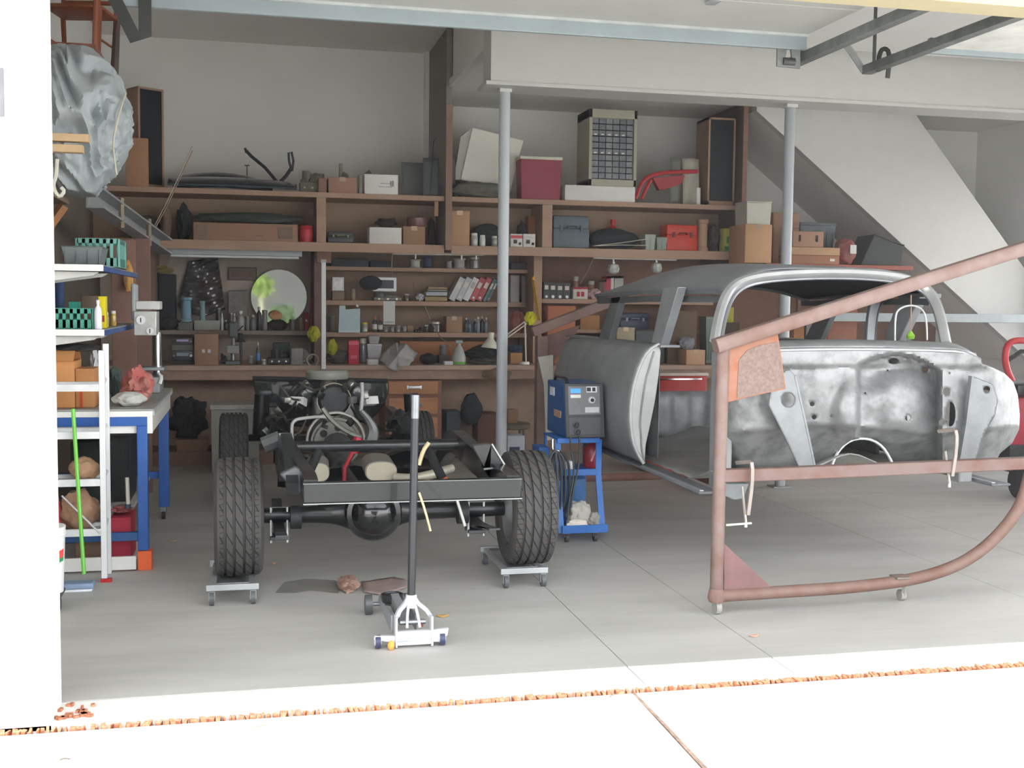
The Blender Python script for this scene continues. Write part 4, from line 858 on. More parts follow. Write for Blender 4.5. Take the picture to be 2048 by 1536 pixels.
lb('crate', 'teal_basket', 'teal plastic basket with slots on the upper shelf of the left unit', 'basket', 152, 238, 478, zu2, Y0+.45, '6aa497', .35)
lb('tub', 'grey_tray', 'long grey plastic tray on the upper shelf in front of the teal basket', 'tray', 122, 205, 492, zu2, Y0+.1, '6b7273', .3, ribs=4)
lb('crate', 'teal_basket', 'low teal basket on the lower shelf next to the white bottle', 'basket', 98, 187, 618, zu1, Y0+.06, '45937f', .3)
lb('carton', 'small_teal_box', 'small teal box sticking up behind the low teal basket', 'box', 137, 157, 604, zu1, Y0+.45, '3aa890', .1, tape=None)
lb('bottle', 'white_bottle', 'white cylindrical bottle at the front corner of the lower shelf', 'bottle', 187, 203, 600, zu1, Y0+.02, 'dcdcea', .06, cap='d8d8ee')
lb('carton', 'yellow_box', 'small yellow printed box behind the white bottle', 'box', 196, 211, 593, zu1, Y0+.3, 'd8c81e', .1, tape=None, mark=[(0, .3, .7, .2)], mc='a03028')
lb('spool', 'blue_tube', 'tall dark blue tube standing at the back of the lower shelf', 'tube', 105, 129, 560, zu1, Y0+.6, '2f4a72')
lb('carton', 'brown_box', 'brown box at the back of the lower shelf behind the teal basket', 'box', 163, 196, 592, zu1, Y0+.7, '6e5d4e', .15, tape=None)
lb('jar', 'jar', 'clear jar of brass fittings at the right edge of the lower shelf, nearer one', 'jar', 205, 217, 625, zu1, Y0+.6, '8a7a4a', .06, fill='c9a23c')
lb('jar', 'jar', 'clear jar of brass fittings at the right edge of the lower shelf, farther one', 'jar', 220, 232, 622, zu1, Y0+.95, '8a7a4a', .06, fill='c9a23c')
# bench top goods
lb('carton', 'open_carton', 'orange brown open carton on the bench top behind the white rack', 'box', 96, 149, 723, tz+.001, Y0+.1, 'cf935c', .3, flaps=True, tape=None)
lb('carton', 'orange_carton', 'smaller orange carton with a red stripe beside the open carton', 'box', 150, 189, 738, tz+.001, Y0+.12, 'c08858', .25, tape=None, mark=[(-.2, .3, .12, .6)], mc='c8452c')
lb('lump', 'black_bin_bag', 'black plastic bag spread over the cartons on the left bench', 'bag', 97, 196, 690, at(130, 722, Y=Y0+.1).z+.05, Y0+.12, '3c3c3e', .3, seed=6, amp=.12)
lb('lump', 'white_plastic_bag', 'crumpled white plastic bag between cartons and rack post', 'bag', 175, 202, 706, tz+.001, Y0+.4, 'c9cbce', .2, seed=11, amp=.3)
lb('lump', 'green_bag', 'dark green bag on the left bench behind the pink bag', 'bag', 214, 242, 738, tz+.001, Y0+.7, '4e5c58', .15, seed=14, amp=.25)
lb('lump', 'pink_bag', 'tall crumpled pink plastic bag on the left bench', 'bag', 240, 302, 742, tz+.001, Y0+.35, 'b98478', .25, seed=2, amp=.3, c2='a85450')
lb('lump', 'folded_towel', 'white folded towel on the left bench in front of the pink bag', 'towel', 222, 290, 786, tz+.001, Y0+.12, 'b9bab4', .15, seed=3, amp=.12)
# mill drill machine at the back end of the bench
Ym = Y1-.35; r = thing('milling_machine', 'grey bench milling machine with white front cover and round dials', 'machine', (at(296, 780, Y=Ym).x, Ym, tz+.001))
zq = lambda y: at(296, y, Y=Ym).z; xq = lambda x: at(x, 680, Y=Ym).x
M().bx(xq(262), xq(322), Ym-.15, Ym+.2, tz+.001, zq(752)).build('base', mat('8d9290', .5), r, bevel=.01)
M().bx(xq(270), xq(330), Ym-.1, Ym+.1, zq(740), zq(733)).build('table', STEEL, r, bevel=.004)
M().cyl((xq(312), Ym+.1, zq(752)), (xq(312), Ym+.1, zq(665)), .032).build('column', CHROME, r)
M().bx(xq(271), xq(316), Ym-.12, Ym+.14, zq(670), zq(622)).build('front_cover', mat('c3c4c0', .3, metal=.3), r, bevel=.006)
M().bx(xq(274), xq(322), Ym-.1, Ym+.16, zq(619), zq(602)).build('belt_cover', mat('c9cac6', .45), r, bevel=.008)
M().bx(xq(266), xq(275), Ym-.1, Ym+.1, zq(640), zq(568)).build('motor', mat('9aa0a2', .4), r, bevel=.01)
for a_, b_, w_ in ((282, 640, 8), (300, 662, 6)):
    p = at(a_, b_, Y=Ym-.125); dl = M().cyl(p, p-Vector((0, .012, 0)), w_/2300*8.9, n=20).build('dial', PLW, r)
    M().box(p-Vector((0, .014, 0)), (.006, .003, .03)).build('pointer', BLACK, dl)
M().tube([(xq(318), Ym-.1, zq(745)), (xq(326), Ym-.14, zq(752)), (xq(322), Ym-.16, zq(765))], .012, 6, smooth=1).build('crank_handle', PLW, r)
# brown panels behind the unit
board('plank_wall', 'tall brown board panel beside the wall shelf unit, behind the milling machine', 'panel', X_(222, 9.5), X_(270, 9.5), 9.5, 9.56, 0, at(240, 480, Y=9.5).z, mat('8d6c5e', .7))
board('plank_wall', 'second taller brown board panel behind the milling machine', 'panel', X_(268, 9.9), X_(300, 9.9), 9.9, 9.96, 0, at(285, 470, Y=9.9).z, mat('836459', .7))
r = put('lump', 'leather_glove', 'tan leather glove hanging by the upper shelf of the left unit', 'glove', 246, 266, 524, None, 'cfa05c', Z=at(255, 583, Y=9.4).z, Y=9.4, depth=.05, seed=4, amp=.12)
# white rack in front of the bench
Yr0, Yr1 = 6.78, 6.98
rk = thing('white_rack', 'narrow white metal rack with four shelves in front of the left bench', 'rack', (-1.05, Yr0, 0))
pxs = [at(212, 1158, Z=0).x, -1.3]; ztop = at(205, 690, Y=Yr0).z
for x in pxs:
    for y in (Yr0, Yr1): M().bx(x-.016, x+.016, y-.012, y+.012, .02 if x > -1 and y < 6.9 else 0, ztop-(.0 if y > 6.9 else .03)).build('post', mat('dfe1e3', .4, var=.03), rk, bevel=.003)
M().bx(pxs[0]-.02, pxs[0]+.04, Yr0-.02, Yr0+.02, 0, .019).build('foot_cap', RED, rk)
for py in (772, 867, 962, 1062):
    z = at(160, py, Y=Yr0).z
    s_ = M().bx(pxs[1], pxs[0], Yr0-.01, Yr0+.01, z-.03, z+.01).bx(pxs[1], pxs[0], Yr1-.01, Yr1+.01, z-.03, z+.01).build('shelf_rail', mat('d9dbdd', .4), rk)
    M().bx(pxs[1]+.01, pxs[0]-.01, Yr0+.01, Yr1-.01, z-.02, z-.01).build('shelf_board', mat('c5c7c8', .5), rk)
    M().tube([(pxs[0], Yr0, z), (pxs[0], Yr1, z+.03)], .008, 6).build('side_brace', mat('cfd1d3', .4), rk)
M().tube([(pxs[0]-.02, Yr0-.01, .28), (pxs[0]-.22, Yr0-.01, .5)], .005, 6).build('diagonal_brace', mat('c5c7c8', .4), rk)
for lab, x0, x1, yt, py, c_, sd in (('brown paper bag heap on the third shelf of the white rack', 123, 202, 920, 962, 'a07e62', 4), ('large crumpled brown bag on the lowest shelf of the white rack', 100, 203, 985, 1062, '94745c', 5)):
    z = at(160, py, Y=Yr0).z-.009; put('lump', 'paper_bag', lab, 'bag', x0+12, x1-6, yt, None, c_, Z=z, Y=Yr0+.02, depth=.14, seed=sd, amp=.14)
put('lump', 'red_cloth', 'red cloth with a blue edge tucked in the lowest rack shelf', 'cloth', 99, 118, 1000, None, 'c0404a', Z=at(160, 1062, Y=Yr0).z-.009, Y=Yr0+.012, depth=.1, seed=7, amp=.25)
# green stick brush
pb, pt = at(168, 1148, Y=6.62), at(146, 818, Y=6.75)
r = thing('floor_brush', 'bright green handled brush with a blue and white head leaning on the rack', 'brush', (pb.x, pb.y, 0))
M().tube([pb, pt], .011, 8).build('handle', mat('6cc042', .4, var=.05), r)
hx0, hx1 = at(130, 1155, Z=0).x, at(202, 1155, Z=0).x
M().bx(hx0, hx1, 6.56, 6.66, .012, .045).build('brush_head', mat('7f95b0', .4), r, bevel=.01)
M().bx(hx0+.01, hx1-.01, 6.57, 6.65, 0, .012).build('bristles', mat('dfe3ea', .8), r)
# bucket
bc = at(78, 1192, Y=6.1); r = thing('plastic_bucket', 'white plastic bucket with red and green label, half hidden by the door jamb', 'bucket', (bc.x, 6.25, .085))
R2 = at(131, 1100, Y=6.25).x-bc.x; zt_ = at(115, 1052, Y=6.25).z-.085
M().lathe([(R2*.88, 0), (R2*.99, zt_*.86), (R2*1.03, zt_*.87), (R2*1.03, zt_*.93), (R2*.99, zt_*.94), (R2*1.02, zt_*.97), (R2*1.02, zt_), (R2*.95, zt_), (R2*.85, zt_*.1)], 32).build('bucket_body', mat('ececea', .35, var=.02), r, local=True)
def band(z0, z1, c, a0, a1, nm):
    b = M(); b.surf(lambda u, v: Vector((R2*1.0*(.9+.1*(z0+(z1-z0)*v)/.86)*math.cos(a0+(a1-a0)*u)*1.012, R2*1.012*(.9+.1*(z0+(z1-z0)*v)/.86)*math.sin(a0+(a1-a0)*u), zt_*(z0+(z1-z0)*v+.05*u))), 10, 3)
    b.build(nm, mat(c, .5), r, local=True)
band(.5, .62, 'e8504a', -1.3, -.25, 'red_label'); band(.44, .5, '2a9a5a', -1.3, -.25, 'green_label')
M().cyl((.0+R2*.55, -R2*.5-.01, -.05), (R2*.55+.03, -R2*.5-.01, -.05), .034).build('caster_wheel', mat('38383a', .5), r, local=True)
M().cyl((-R2*.6, R2*.3, -.05), (-R2*.6+.03, R2*.3, -.05), .034).build('caster_wheel', mat('38383a', .5), r, local=True)
M().bx(-R2*.8, R2*.85, -R2*.75, R2*.75, -.018, -.001).build('dolly_board', mat('55524e', .7), r, local=True)
# under-bench goods
lb('carton', 'red_tool_box', 'red box on the bottom shelf under the blue workbench', 'box', 220, 262, 1036, .036, Y0+.12, 'b3364a', .3, tape=None)
lb('lump', 'grey_bag', 'grey and red paint rag heap on the red box under the workbench', 'rag', 222, 262, 1015, at(250, 1030, Y=Y0+.12).z+.003, Y0+.14, '8f8880', .15, seed=15, amp=.3, c2='b04048')
r = thing('paint_brush', 'brush with long white handle standing on the red box under the workbench', 'brush', at(256, 1022, Y=Y0+.1))
M().tube(px([(256, 1010), (254, 955)], Y0+.12), .012, 6).build('handle', mat('d8d2c4', .5), r)
M().tube(px([(256, 1016), (256, 1008)], Y0+.12), .017, 6).build('ferrule', mat('3a4a6a', .4), r)
lb('carton', 'brown_box', 'brown box on the bottom shelf under the workbench, behind the rack', 'box', 150, 205, 1085, .031, Y0+.12, '8d7360', .3, tape=None)
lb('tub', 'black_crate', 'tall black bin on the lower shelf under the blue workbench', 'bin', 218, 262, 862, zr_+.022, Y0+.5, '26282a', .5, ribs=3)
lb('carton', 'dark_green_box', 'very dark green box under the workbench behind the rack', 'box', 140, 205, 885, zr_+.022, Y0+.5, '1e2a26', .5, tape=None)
# tarp
tp0 = at(170, 225, Y=7.9)
plz = at(200, 392, Y=8.0).z
r = thing('storage_platform', 'brown wooden platform bracketed to the left wall under the grey tarp', 'platform', (-1.2, 8.2, plz-.05))
M().bx(-1.49, -1.2, 7.5, 8.4, plz-.03, plz).build('platform_board', BROWND, r)
for y in (7.55, 8.3): M().tube([(-1.46, y, plz-.4), (-1.22, y, plz-.045)], .035, 4).build('diagonal_brace', mat('b07a52', .7), r)
r = thing('grey_tarp_bundle', 'big bundle wrapped in folded pale grey tarpaulin, high on the left wall', 'tarp', (-1.08, 7.95, plz+.003))
b = M(); bmesh.ops.create_icosphere(b.b, subdivisions=6, radius=1)
zt3 = at(150, 75, Y=7.8).z; H_ = (zt3-plz)/2
for v in b.b.verts:
    p = v.co.copy(); az = math.atan2(p.y, p.x)
    q = Vector((p.x*1.0, p.y*1.0, p.z))
    az2 = az*2.2+p.z*1.1
    w1 = Vector((noise.noise(p*1.3+Vector((3, 1, 7))), noise.noise(p*1.3+Vector((9, 4, 2))), noise.noise(p*1.3+Vector((1, 8, 5)))))
    qq = p+w1*.9
    rd = 1-abs(noise.noise(Vector((qq.x*2.4+qq.z*.9, qq.y*2.4, qq.z*.7))))*2.6
    rd2 = 1-abs(noise.noise(Vector((qq.x*4.5+3, qq.y*4.5, qq.z*2.0+9))))*2
    k = 1+.16*rd+.07*rd2
    wx = .29 if p.z > -.2 else .29+.1*(p.z+.2)
    v.co = Vector((q.x*k*wx, q.y*k*.62, max(q.z*(1+.03*rd), -.93)*H_+H_*.93))
b.build('tarp_skin', mat('a9b0b2', .7, var=.06, scale=4), r, local=True, sm=50)
for v in [r.children[0]]: v.location = (0, 0, 0)
M().tube([(.33, -.3, H_*1.25), (.30, -.45, H_*.9), (.27, -.5, H_*.55), (.28, -.38, H_*.2)], .006, 6, smooth=2).build('tie_cord', mat('cfc9b6', .8), r, local=True)
# planks and rope
for i, (x, y) in enumerate(((183, 282), (171, 303))):
    e = at(x, y, Y=7.25); r = thing('plank', 'tan wooden plank sticking out in front of the tarp, %s of two' % ('upper', 'lower')[i], 'plank', (e.x, 7.25, e.z))
    M().bx(-1.49, e.x, 7.12, 7.2, e.z-.022, e.z+.022).build('plank_body', mat('c9ab86', .7, var=.08), r, bevel=.003)
r = thing('rope_loop', 'cream rope loop with canvas end hanging at the bottom of the tarp', 'rope', at(118, 375, Y=7.3))
M().tube(px([(114, 318), (112, 352), (106, 368), (110, 385), (120, 394), (129, 382), (122, 375)], 7.3), .012, 6, smooth=1).build('rope', mat('d3cfc2', .8), r)
# grey channel
p0, p1 = at(150, 375, X=-1.12), at(322, 492, Y=10.9)
r = thing('grey_channel', 'long grey metal channel sloping back along the left wall under the tarp', 'channel', (p0+p1)/2)
d_ = (p1-p0).normalized()
M().tube([p0+d_*.35, p1], .05, prof=[(-.02, -.075), (.1, -.075), (.1, -.06), (-.005, -.06), (-.005, .05), (.1, .05), (.1, .065), (-.02, .065)], up=(0, 0, 1)).build('channel_body', mat('a1a5a5', .45, metal=.2, var=.06), r, sm=0)
M().tube([p0+d_*.95+Vector((.08, -.02, .10)), p0+d_*.95+Vector((.08, -.02, -.12))], .02, 4).build('tie_strap', mat('8a7d6a', .8), r)
M().tube([p1-d_*.9+Vector((.08, -.02, .10)), p1-d_*.9+Vector((.08, -.02, -.12))], .02, 4).build('tie_strap', mat('8a7d6a', .8), r)
for i in range(2):
    a_, b_ = at(266+i*8, 530-i*8, Y=10.6), at(385, 292+i*9, Y=10.9)
    r = thing('whip_rod', 'very thin whip rod leaning over the shelves at the left, %s' % ('darker one', 'reddish one')[i], 'rod', a_)
    M().tube([a_, (a_+b_)/2+Vector((.01, 0, -.03)), b_], .0045, 5, smooth=2).build('rod_body', mat(('a8a49a', '9a7a66')[i], .4), r)
# stacked wooden chairs near the ceiling
zc_ = zt3-.12
r = thing('high_wall_shelf', 'wooden wall shelf near the ceiling above the tarp, holding stacked chairs', 'shelf', (-1.3, 8.5, zc_+.0))
M().bx(-1.49, -1.0, 8.3, 9.6, zc_+.15, zc_+.19).build('shelf_board', mat('8a5a44', .6), r)
def chair(x, y, z, label, rz, s=1):
    r = thing('wooden_chair', label, 'chair', (x, y, z), rz, 'stacked wooden chairs')
    c_ = mat('94563c', .5, var=.15, scale=6)
    for i in (-1, 1):
        for j in (-1, 1): M().tube([(i*.18, j*.17, 0), (i*.2, j*.19, .42)], (.016, .02), 8).build('leg', c_, r, local=True)
        M().tube([(i*.2, .19, .42), (i*.21, .26, .86)], (.02, .014), 8).build('back_post', c_, r, local=True)
    M().box((0, 0, .43), (.42, .42, .03), bev=.01).build('seat', c_, r, local=True)
    for k in range(3): M().tube([(-.205, .21+.02*k, .55+k*.13), (.205, .21+.02*k, .55+k*.13)], .018, 6).build('back_slat', c_, r, local=True)
    for k in (-1, 1): M().tube([(k*.19, -.18, .2), (k*.19, .18, .2)], .01, 6).build('stretcher', c_, r, local=True)
    return r
chair(-1.22, 8.58, zc_+.19, 'red brown wooden chair near the ceiling, lower left corner one', .1)
chair(-1.22, 9.28, zc_+.19, 'red brown wooden chair near the ceiling, behind the corner one', -.2)
r = thing('dark_pole', 'dark brown pole with rounded top standing beside the stacked chairs', 'pole', at(228, 160, Y=8.9))
M().tube(px([(228, 165), (233, 60), (236, 42)], 9.0), (.03, .02), 8).build('pole_body', mat('5a4640', .6), r)
# bracket on the outer wall
p = at(5, 185, Y=4.49); r = thing('handle_plate', 'grey oblong plate on the white front wall at the left edge', 'plate', (p.x, 4.5, p.z))
ph = at(5, 133, Y=4.49).z-at(5, 240, Y=4.49).z
M().box((p.x-.005, 4.492, p.z), (.036, .014, ph), bev=.005).build('plate_body', mat('8d8d90', .5, var=.1, scale=20), r)
M().box((p.x-.005, 4.484, p.z), (.02, .006, ph*.9), bev=.002).build('inset', mat('6c6c70', .5), r)
# dark goods on the floor between bench and tyre
put('carton', 'brown_crate', 'brown wooden crate on the floor behind the black front tyre', 'crate', 352, 416, 880, None, '94745f', Z=.14, Y=11.46, depth=.3, tape=None)
put('lump', 'black_machine_heap', 'black heap of machine parts on the brown crate, left of the front tyre', 'machine', 342, 414, 800, None, '1f2224', Z=at(380, 880, Y=11.5).z, Y=11.5, depth=.3, seed=12, amp=.35)
put('tub', 'metal_chest', 'pale metal trunk with worn lid behind the black front left tyre', 'trunk', 420, 520, 808, None, '9fa09a', Z=0, Y=10.9, depth=.5, lid='b5b6b0', ribs=0, t=.97)
# ================= ROLLING CHASSIS ON WHEEL DOLLIES =================
def tyre_mat():
    m = bpy.data.materials.new('tyre'); m.use_nodes = True; nt = m.node_tree; n = nt.nodes; L = nt.links; b = n['Principled BSDF']
    b.inputs['Roughness'].default_value = .75
    tc = n.new('ShaderNodeTexCoord'); sp = n.new('ShaderNodeSeparateXYZ'); L.new(tc.outputs['Object'], sp.inputs[0])
    def mth(op, a, b2=None):
        q = n.new('ShaderNodeMath'); q.operation = op
        for i, v in enumerate((a, b2)):
            if v is None: continue
            if isinstance(v, (int, float)): q.inputs[i].default_value = v
            else: L.new(v, q.inputs[i])
        return q.outputs[0]
    ang = mth('ARCTAN2', sp.outputs['Y'], sp.outputs['Z'])
    rad = mth('SQRT', mth('ADD', mth('MULTIPLY', sp.outputs['Y'], sp.outputs['Y']), mth('MULTIPLY', sp.outputs['Z'], sp.outputs['Z'])))
    ph = mth('ADD', mth('MULTIPLY', ang, 24/(2*math.pi)), mth('MULTIPLY', sp.outputs['X'], 22))
    g1 = mth('LESS_THAN', mth('FRACT', ph), .16)
    ph2 = mth('ADD', mth('MULTIPLY', ang, 68/(2*math.pi)), mth('MULTIPLY', sp.outputs['X'], -4))
    g2 = mth('MULTIPLY', mth('LESS_THAN', mth('FRACT', ph2), .12), mth('GREATER_THAN', mth('ABSOLUTE', mth('ADD', sp.outputs['X'], .01)), .062))
    g = mth('MULTIPLY', mth('MAXIMUM', g1, g2), mth('GREATER_THAN', rad, .322))
    nz = n.new('ShaderNodeTexNoise'); nz.inputs['Scale'].default_value = 12; L.new(tc.outputs['Object'], nz.inputs['Vector'])
    mx = n.new('ShaderNodeMixRGB'); mx.inputs[1].default_value = lin('504e4c'); mx.inputs[2].default_value = lin('403e3e'); L.new(nz.outputs[0], mx.inputs[0])
    m2 = n.new('ShaderNodeMixRGB'); L.new(mx.outputs[0], m2.inputs[1]); m2.inputs[2].default_value = lin('161718'); L.new(g, m2.inputs[0]); L.new(m2.outputs[0], b.inputs['Base Color'])
    bp = n.new('ShaderNodeBump'); bp.invert = True; bp.inputs['Strength'].default_value = .8; bp.inputs['Distance'].default_value = .004; L.new(g, bp.inputs['Height']); L.new(bp.outputs[0], b.inputs['Normal'])
    return m
TYRE = tyre_mat()
def wheel(parent, x, y, z, R, w, side, rib=False, toe=0, rimc='8b8d8e'):
    h = w/2; pr = [(R*.62, -h*.78), (R*.66, -h*.92), (R*.78, -h*1.0), (R*.9, -h*.97), (R*.972, -h*.86)]
    gs = (-.56, -.2, .2, .56) if not rib else (-.6, -.3, 0, .3, .6)
    for g in gs: pr += [(R*(1-.02*g*g), h*(g-.06)), (R*.955, h*(g-.048)), (R*.955, h*(g+.048)), (R*(1-.02*g*g), h*(g+.06))]
    pr += [(R*.972, h*.86), (R*.9, h*.97), (R*.78, h*1.0), (R*.66, h*.92), (R*.62, h*.78)]
    # lathe profile is (r, axial); axis along x
    rx = Matrix(((0, 0, 1), (0, 1, 0), (-1, 0, 0)))
    o = M().lathe(pr, 72, (0, 0, 0), rx, cap=False).build('wheel', TYRE, parent, local=True, sm=28)
    o.location = Vector((x, y, z))-parent.location; o.rotation_euler = (random.random(), 0, toe)
    M().lathe([(R*.63, -h*.8), (R*.6, -h*.74), (R*.55, -h*.5), (R*.53, h*.2*side), (R*.55, h*.5), (R*.6, h*.74), (R*.63, h*.8)], 40, (0, 0, 0), rx, cap=False).build('rim', mat(rimc, .4, metal=.7, var=.15), o, local=True)
    M().lathe([(.04, h*.1*side), (R*.2, h*.12*side), (R*.35, h*.3*side), (R*.54, h*.16*side)], 32, (0, 0, 0), rx, cap=True).build('wheel_disc', mat(rimc, .45, metal=.6, var=.15), o, local=True)
    return o
YR, YFR = 6.5, 9.42
xL, xR = at(476, 1040, Y=6.2).x, at(1095, 1020, Y=6.5).x-.135
ch = thing('rolling_chassis', 'black car chassis with engine and four wheels, rear axle towards the camera', 'chassis', ((xL+xR)/2, YR, 0))
zW = .075
R1 = (at(476, 915, Y=6.5).z-zW)/2
random.seed(3)
wheel(ch, xL, YR, zW+R1, R1, .262, -1, toe=.02)
wheel(ch, xR, YR, zW+R1+.005, R1+.005, .262, 1, toe=-.02)
xFL, xFR = at(467, 870, Y=9.1).x, at(842, 850, Y=9.2).x
zt_ = at(467, 825, Y=YFR).z; Rf = .335
wheel(ch, xFL, YFR, zt_-Rf, Rf, .225, -1, rib=True); wheel(ch, xFR, YFR, zt_-Rf, Rf, .225, 1, rib=True)
FR = mat('1b1d1f', .28, metal=.2, var=.15, scale=6, coat=.3)
zB = at(820, 982, Y=5.72).z; bxl, bxr = at(606, 985, Y=5.72).x, at(1043, 965, Y=5.72).x
b = M(); zt = at(820, 950, Y=5.72).z-zB; 
b.box(((bxl+bxr)/2, 5.75, zB), (bxr-bxl, .07, .1), rot=None).build('rear_crossmember', FR, ch, bevel=.006)
M().box(((bxl+bxr)/2, 5.714, zB+.049), (bxr-bxl, .01, .005)).build('flange_edge', mat('6a6e6e', .35, metal=.6), ch)
M().box(((bxl+bxr)/2, 5.712, zB-.051), (bxr-bxl, .02, .004)).build('flange_edge', mat('a6abab', .35, metal=.6), ch)
zk = at(570, 885, Y=6.55).z
CH = [(-.03, -.05), (.03, -.05), (.03, .05), (-.03, .05)]
def rail(s, x0):
    xk = at(572, 885, Y=6.5).x if s < 0 else at(925, 885, Y=6.5).x
    pts = [(x0, 5.74, zB), (x0-(.0 if s > 0 else .0), 5.95, zB+.01), ((x0+xk)/2, 6.2, zB+.05), (xk, 6.45, zk-.03), (xk, 6.75, zk-.02), (xk+.0, 7.1, zk-.14), (xk+.02, 7.5, .46), (xk+.02, 8.6, .46), (xk, 9.2, .5), (xk, 9.6, .62), (xk, 10.1, .62)]
    M().tube(pts, .05, prof=[(-.035, -.065), (.035, -.065), (.035, .065), (-.035, .065)], smooth=2, up=(0, 0, 1)).build('frame_rail', FR, ch, sm=50)
    return xk
xkl, xkr = rail(-1, bxl+.04), rail(1, bxr-.04)
M().tube([(xkl, 6.5, zk-.02), (xkr, 6.5, zk-.02)], .032, 12).build('upper_crossbar', FR, ch)
M().tube([(xkl+.0, 6.5, zk+.03), (xkl+.015, 5.9, zB-.0)], .03, prof=[(-.03, -.03), (.03, -.03), (.03, .03), (-.03, .03)]).build('upright_brace', mat('2c2f32', .35, metal=.3), ch)
# wide flared bracket at right
q = [(xkr-.03, zk+.03), (xkr+.07, zk+.04), (xkr+.17, zk-.12), (bxr-.02, zB+.07), (bxr-.14, zB+.06), (xkr+.06, zk-.14)]
M().prism(q, 6.02, 6.08).build('rear_bracket', FR, ch, bevel=.01)
M().tube([(a, 6.01, c) for a, c in q[1:5]], .006, 6).build('bracket_edge', mat('9fa2a2', .3, metal=.6), ch)
q = [(xkl-.05, zB+.06), (xkl+.03, zB+.1), (bxl+.05, zB+.05), (bxl+.02, zB-.06), (xkl+.02, zB-.02)]
M().prism(q, 5.98, 6.04).build('rear_bracket', mat('5a5d60', .35, metal=.4), ch, bevel=.01)
for s, a_, c_ in ((-1, (640, 892), (608, 968)), (1, (853, 890), (886, 960))):
    p, q = at(*a_, Y=6.52), at(*c_, Y=6.25); p.z = zk-.03
    M().cyl(p, q, .026).build('shock_absorber', mat('2e3032', .4, metal=.3), ch)
M().cyl(at(888, 955, Y=6.24), at(893, 968, Y=6.24), .02).build('rubber_bush', mat('a8543a', .6), ch)
# rear axle with differential
za = zW+R1; dc = at(750, 1030, Y=6.33); Rd = 59/2300*6.25
AX = mat('1c1e20', .32, metal=.3, var=.12, coat=.25)
M().cyl((xL+.13, YR, za), (dc.x-.1, YR, za), .042, .05).build('axle_tube', AX, ch)
M().cyl((xR-.13, YR, za), (dc.x+.1, YR, za), .042, .05).build('axle_tube', AX, ch)
dcz = dc.z
M().tube([(dc.x-.42, YR, za), (dc.x-.25, YR, za-.005), (dc.x-.12, YR, dcz), (dc.x, YR, dcz), (dc.x+.12, YR, dcz), (dc.x+.25, YR, za-.005), (dc.x+.42, YR, za)], 1, prof=None, n=16) if False else None
def hump(u, v):
    x = -.42+.84*u; k = math.exp(-(x/.16)**2); r_ = .048+.1*k; a = v*2*math.pi
    return Vector((dc.x+x, YR+math.cos(a)*r_*.75, za+(dcz-za)*k+math.sin(a)*r_))
M().surf(hump, 40, 28).build('axle_banjo', AX, ch)
ry = Matrix(((1, 0, 0), (0, 0, -1), (0, 1, 0)))
M().lathe([(Rd, -.07), (Rd, .02), (Rd*.94, .035), (Rd*.78, .04), (Rd*.74, .075), (Rd*.5, .11), (Rd*.2, .125), (.001, .128)], 36, (dc.x, YR-.08, dcz), ry, cap=False).build('differential_cover', mat('17191b', .18, metal=.2, coat=.5), ch)
for s, x in ((-1, xL+.22), (1, xR-.3)):
    for i in range(3): M().tube([(x, 5.95+.1*i, za-.07-.012*i+.06), (x, 6.5, za-.08-.014*i), (x, 7.15-.1*i, za-.02-.012*i)], .01, prof=[(-.03, -.005), (.03, -.005), (.03, .005), (-.03, .005)], smooth=2, up=(0, 0, 1)).build('leaf_spring', mat('3a3c3e', .5, metal=.4), ch)
    M().box((x, 6.5, za-.12), (.1, .13, .02)).build('spring_plate', mat('4b4e50', .45, metal=.4), ch, bevel=.003)
    M().tube([(x-.045, 6.47, za-.15), (x-.045, 6.47, za+.05), (x+.045, 6.47, za+.05), (x+.045, 6.47, za-.15)], .008, 6).build('u_bolt', GALV, ch)
    M().cyl((x+.06*s*-1, 6.42, za), (x+.12*s*-1, 6.42, za), .065, n=24).build('brake_backplate', mat('2c2e30', .5, metal=.4), ch)
# exhaust mufflers with cream ends
def muffler(cx_, cy_, w_, h_, Y, L):
    c = at(cx_, cy_, Y=Y); k = Y/2300*.98; a, bb = w_*k/2, h_*k/2
    n = 28; el = [(math.copysign(abs(math.cos(t))**.8, math.cos(t))*a, math.copysign(abs(math.sin(t))**.8, math.sin(t))*bb) for t in [2*math.pi*i/n for i in range(n)]]
    m_ = M().tube([(c.x, Y, c.z), (c.x+.03, Y+L, c.z-.02)], .1, prof=el, up=(0, 0, 1)).build('muffler', mat('8f8b83', .45, metal=.2, var=.06), ch)
    M().tube([(c.x, Y-.012, c.z), (c.x, Y-.001, c.z)], .1, prof=[(x*.93, y*.93) for x, y in el], up=(0, 0, 1)).build('end_cap', mat('bdb5a2', .5, var=.04), m_)
muffler(762, 943, 66, 42, 7.0, .55); muffler(634, 945, 50, 40, 7.1, .5)
c = at(790, 955, Y=6.95); M().tube([c, c+Vector((.1, -.06, -.0)), c+Vector((.22, -.1, .03)), c+Vector((.35, .0, .05))], .028, 10, smooth=2).build('tail_pipe', mat('b9b3a5', .4, metal=.3), ch)
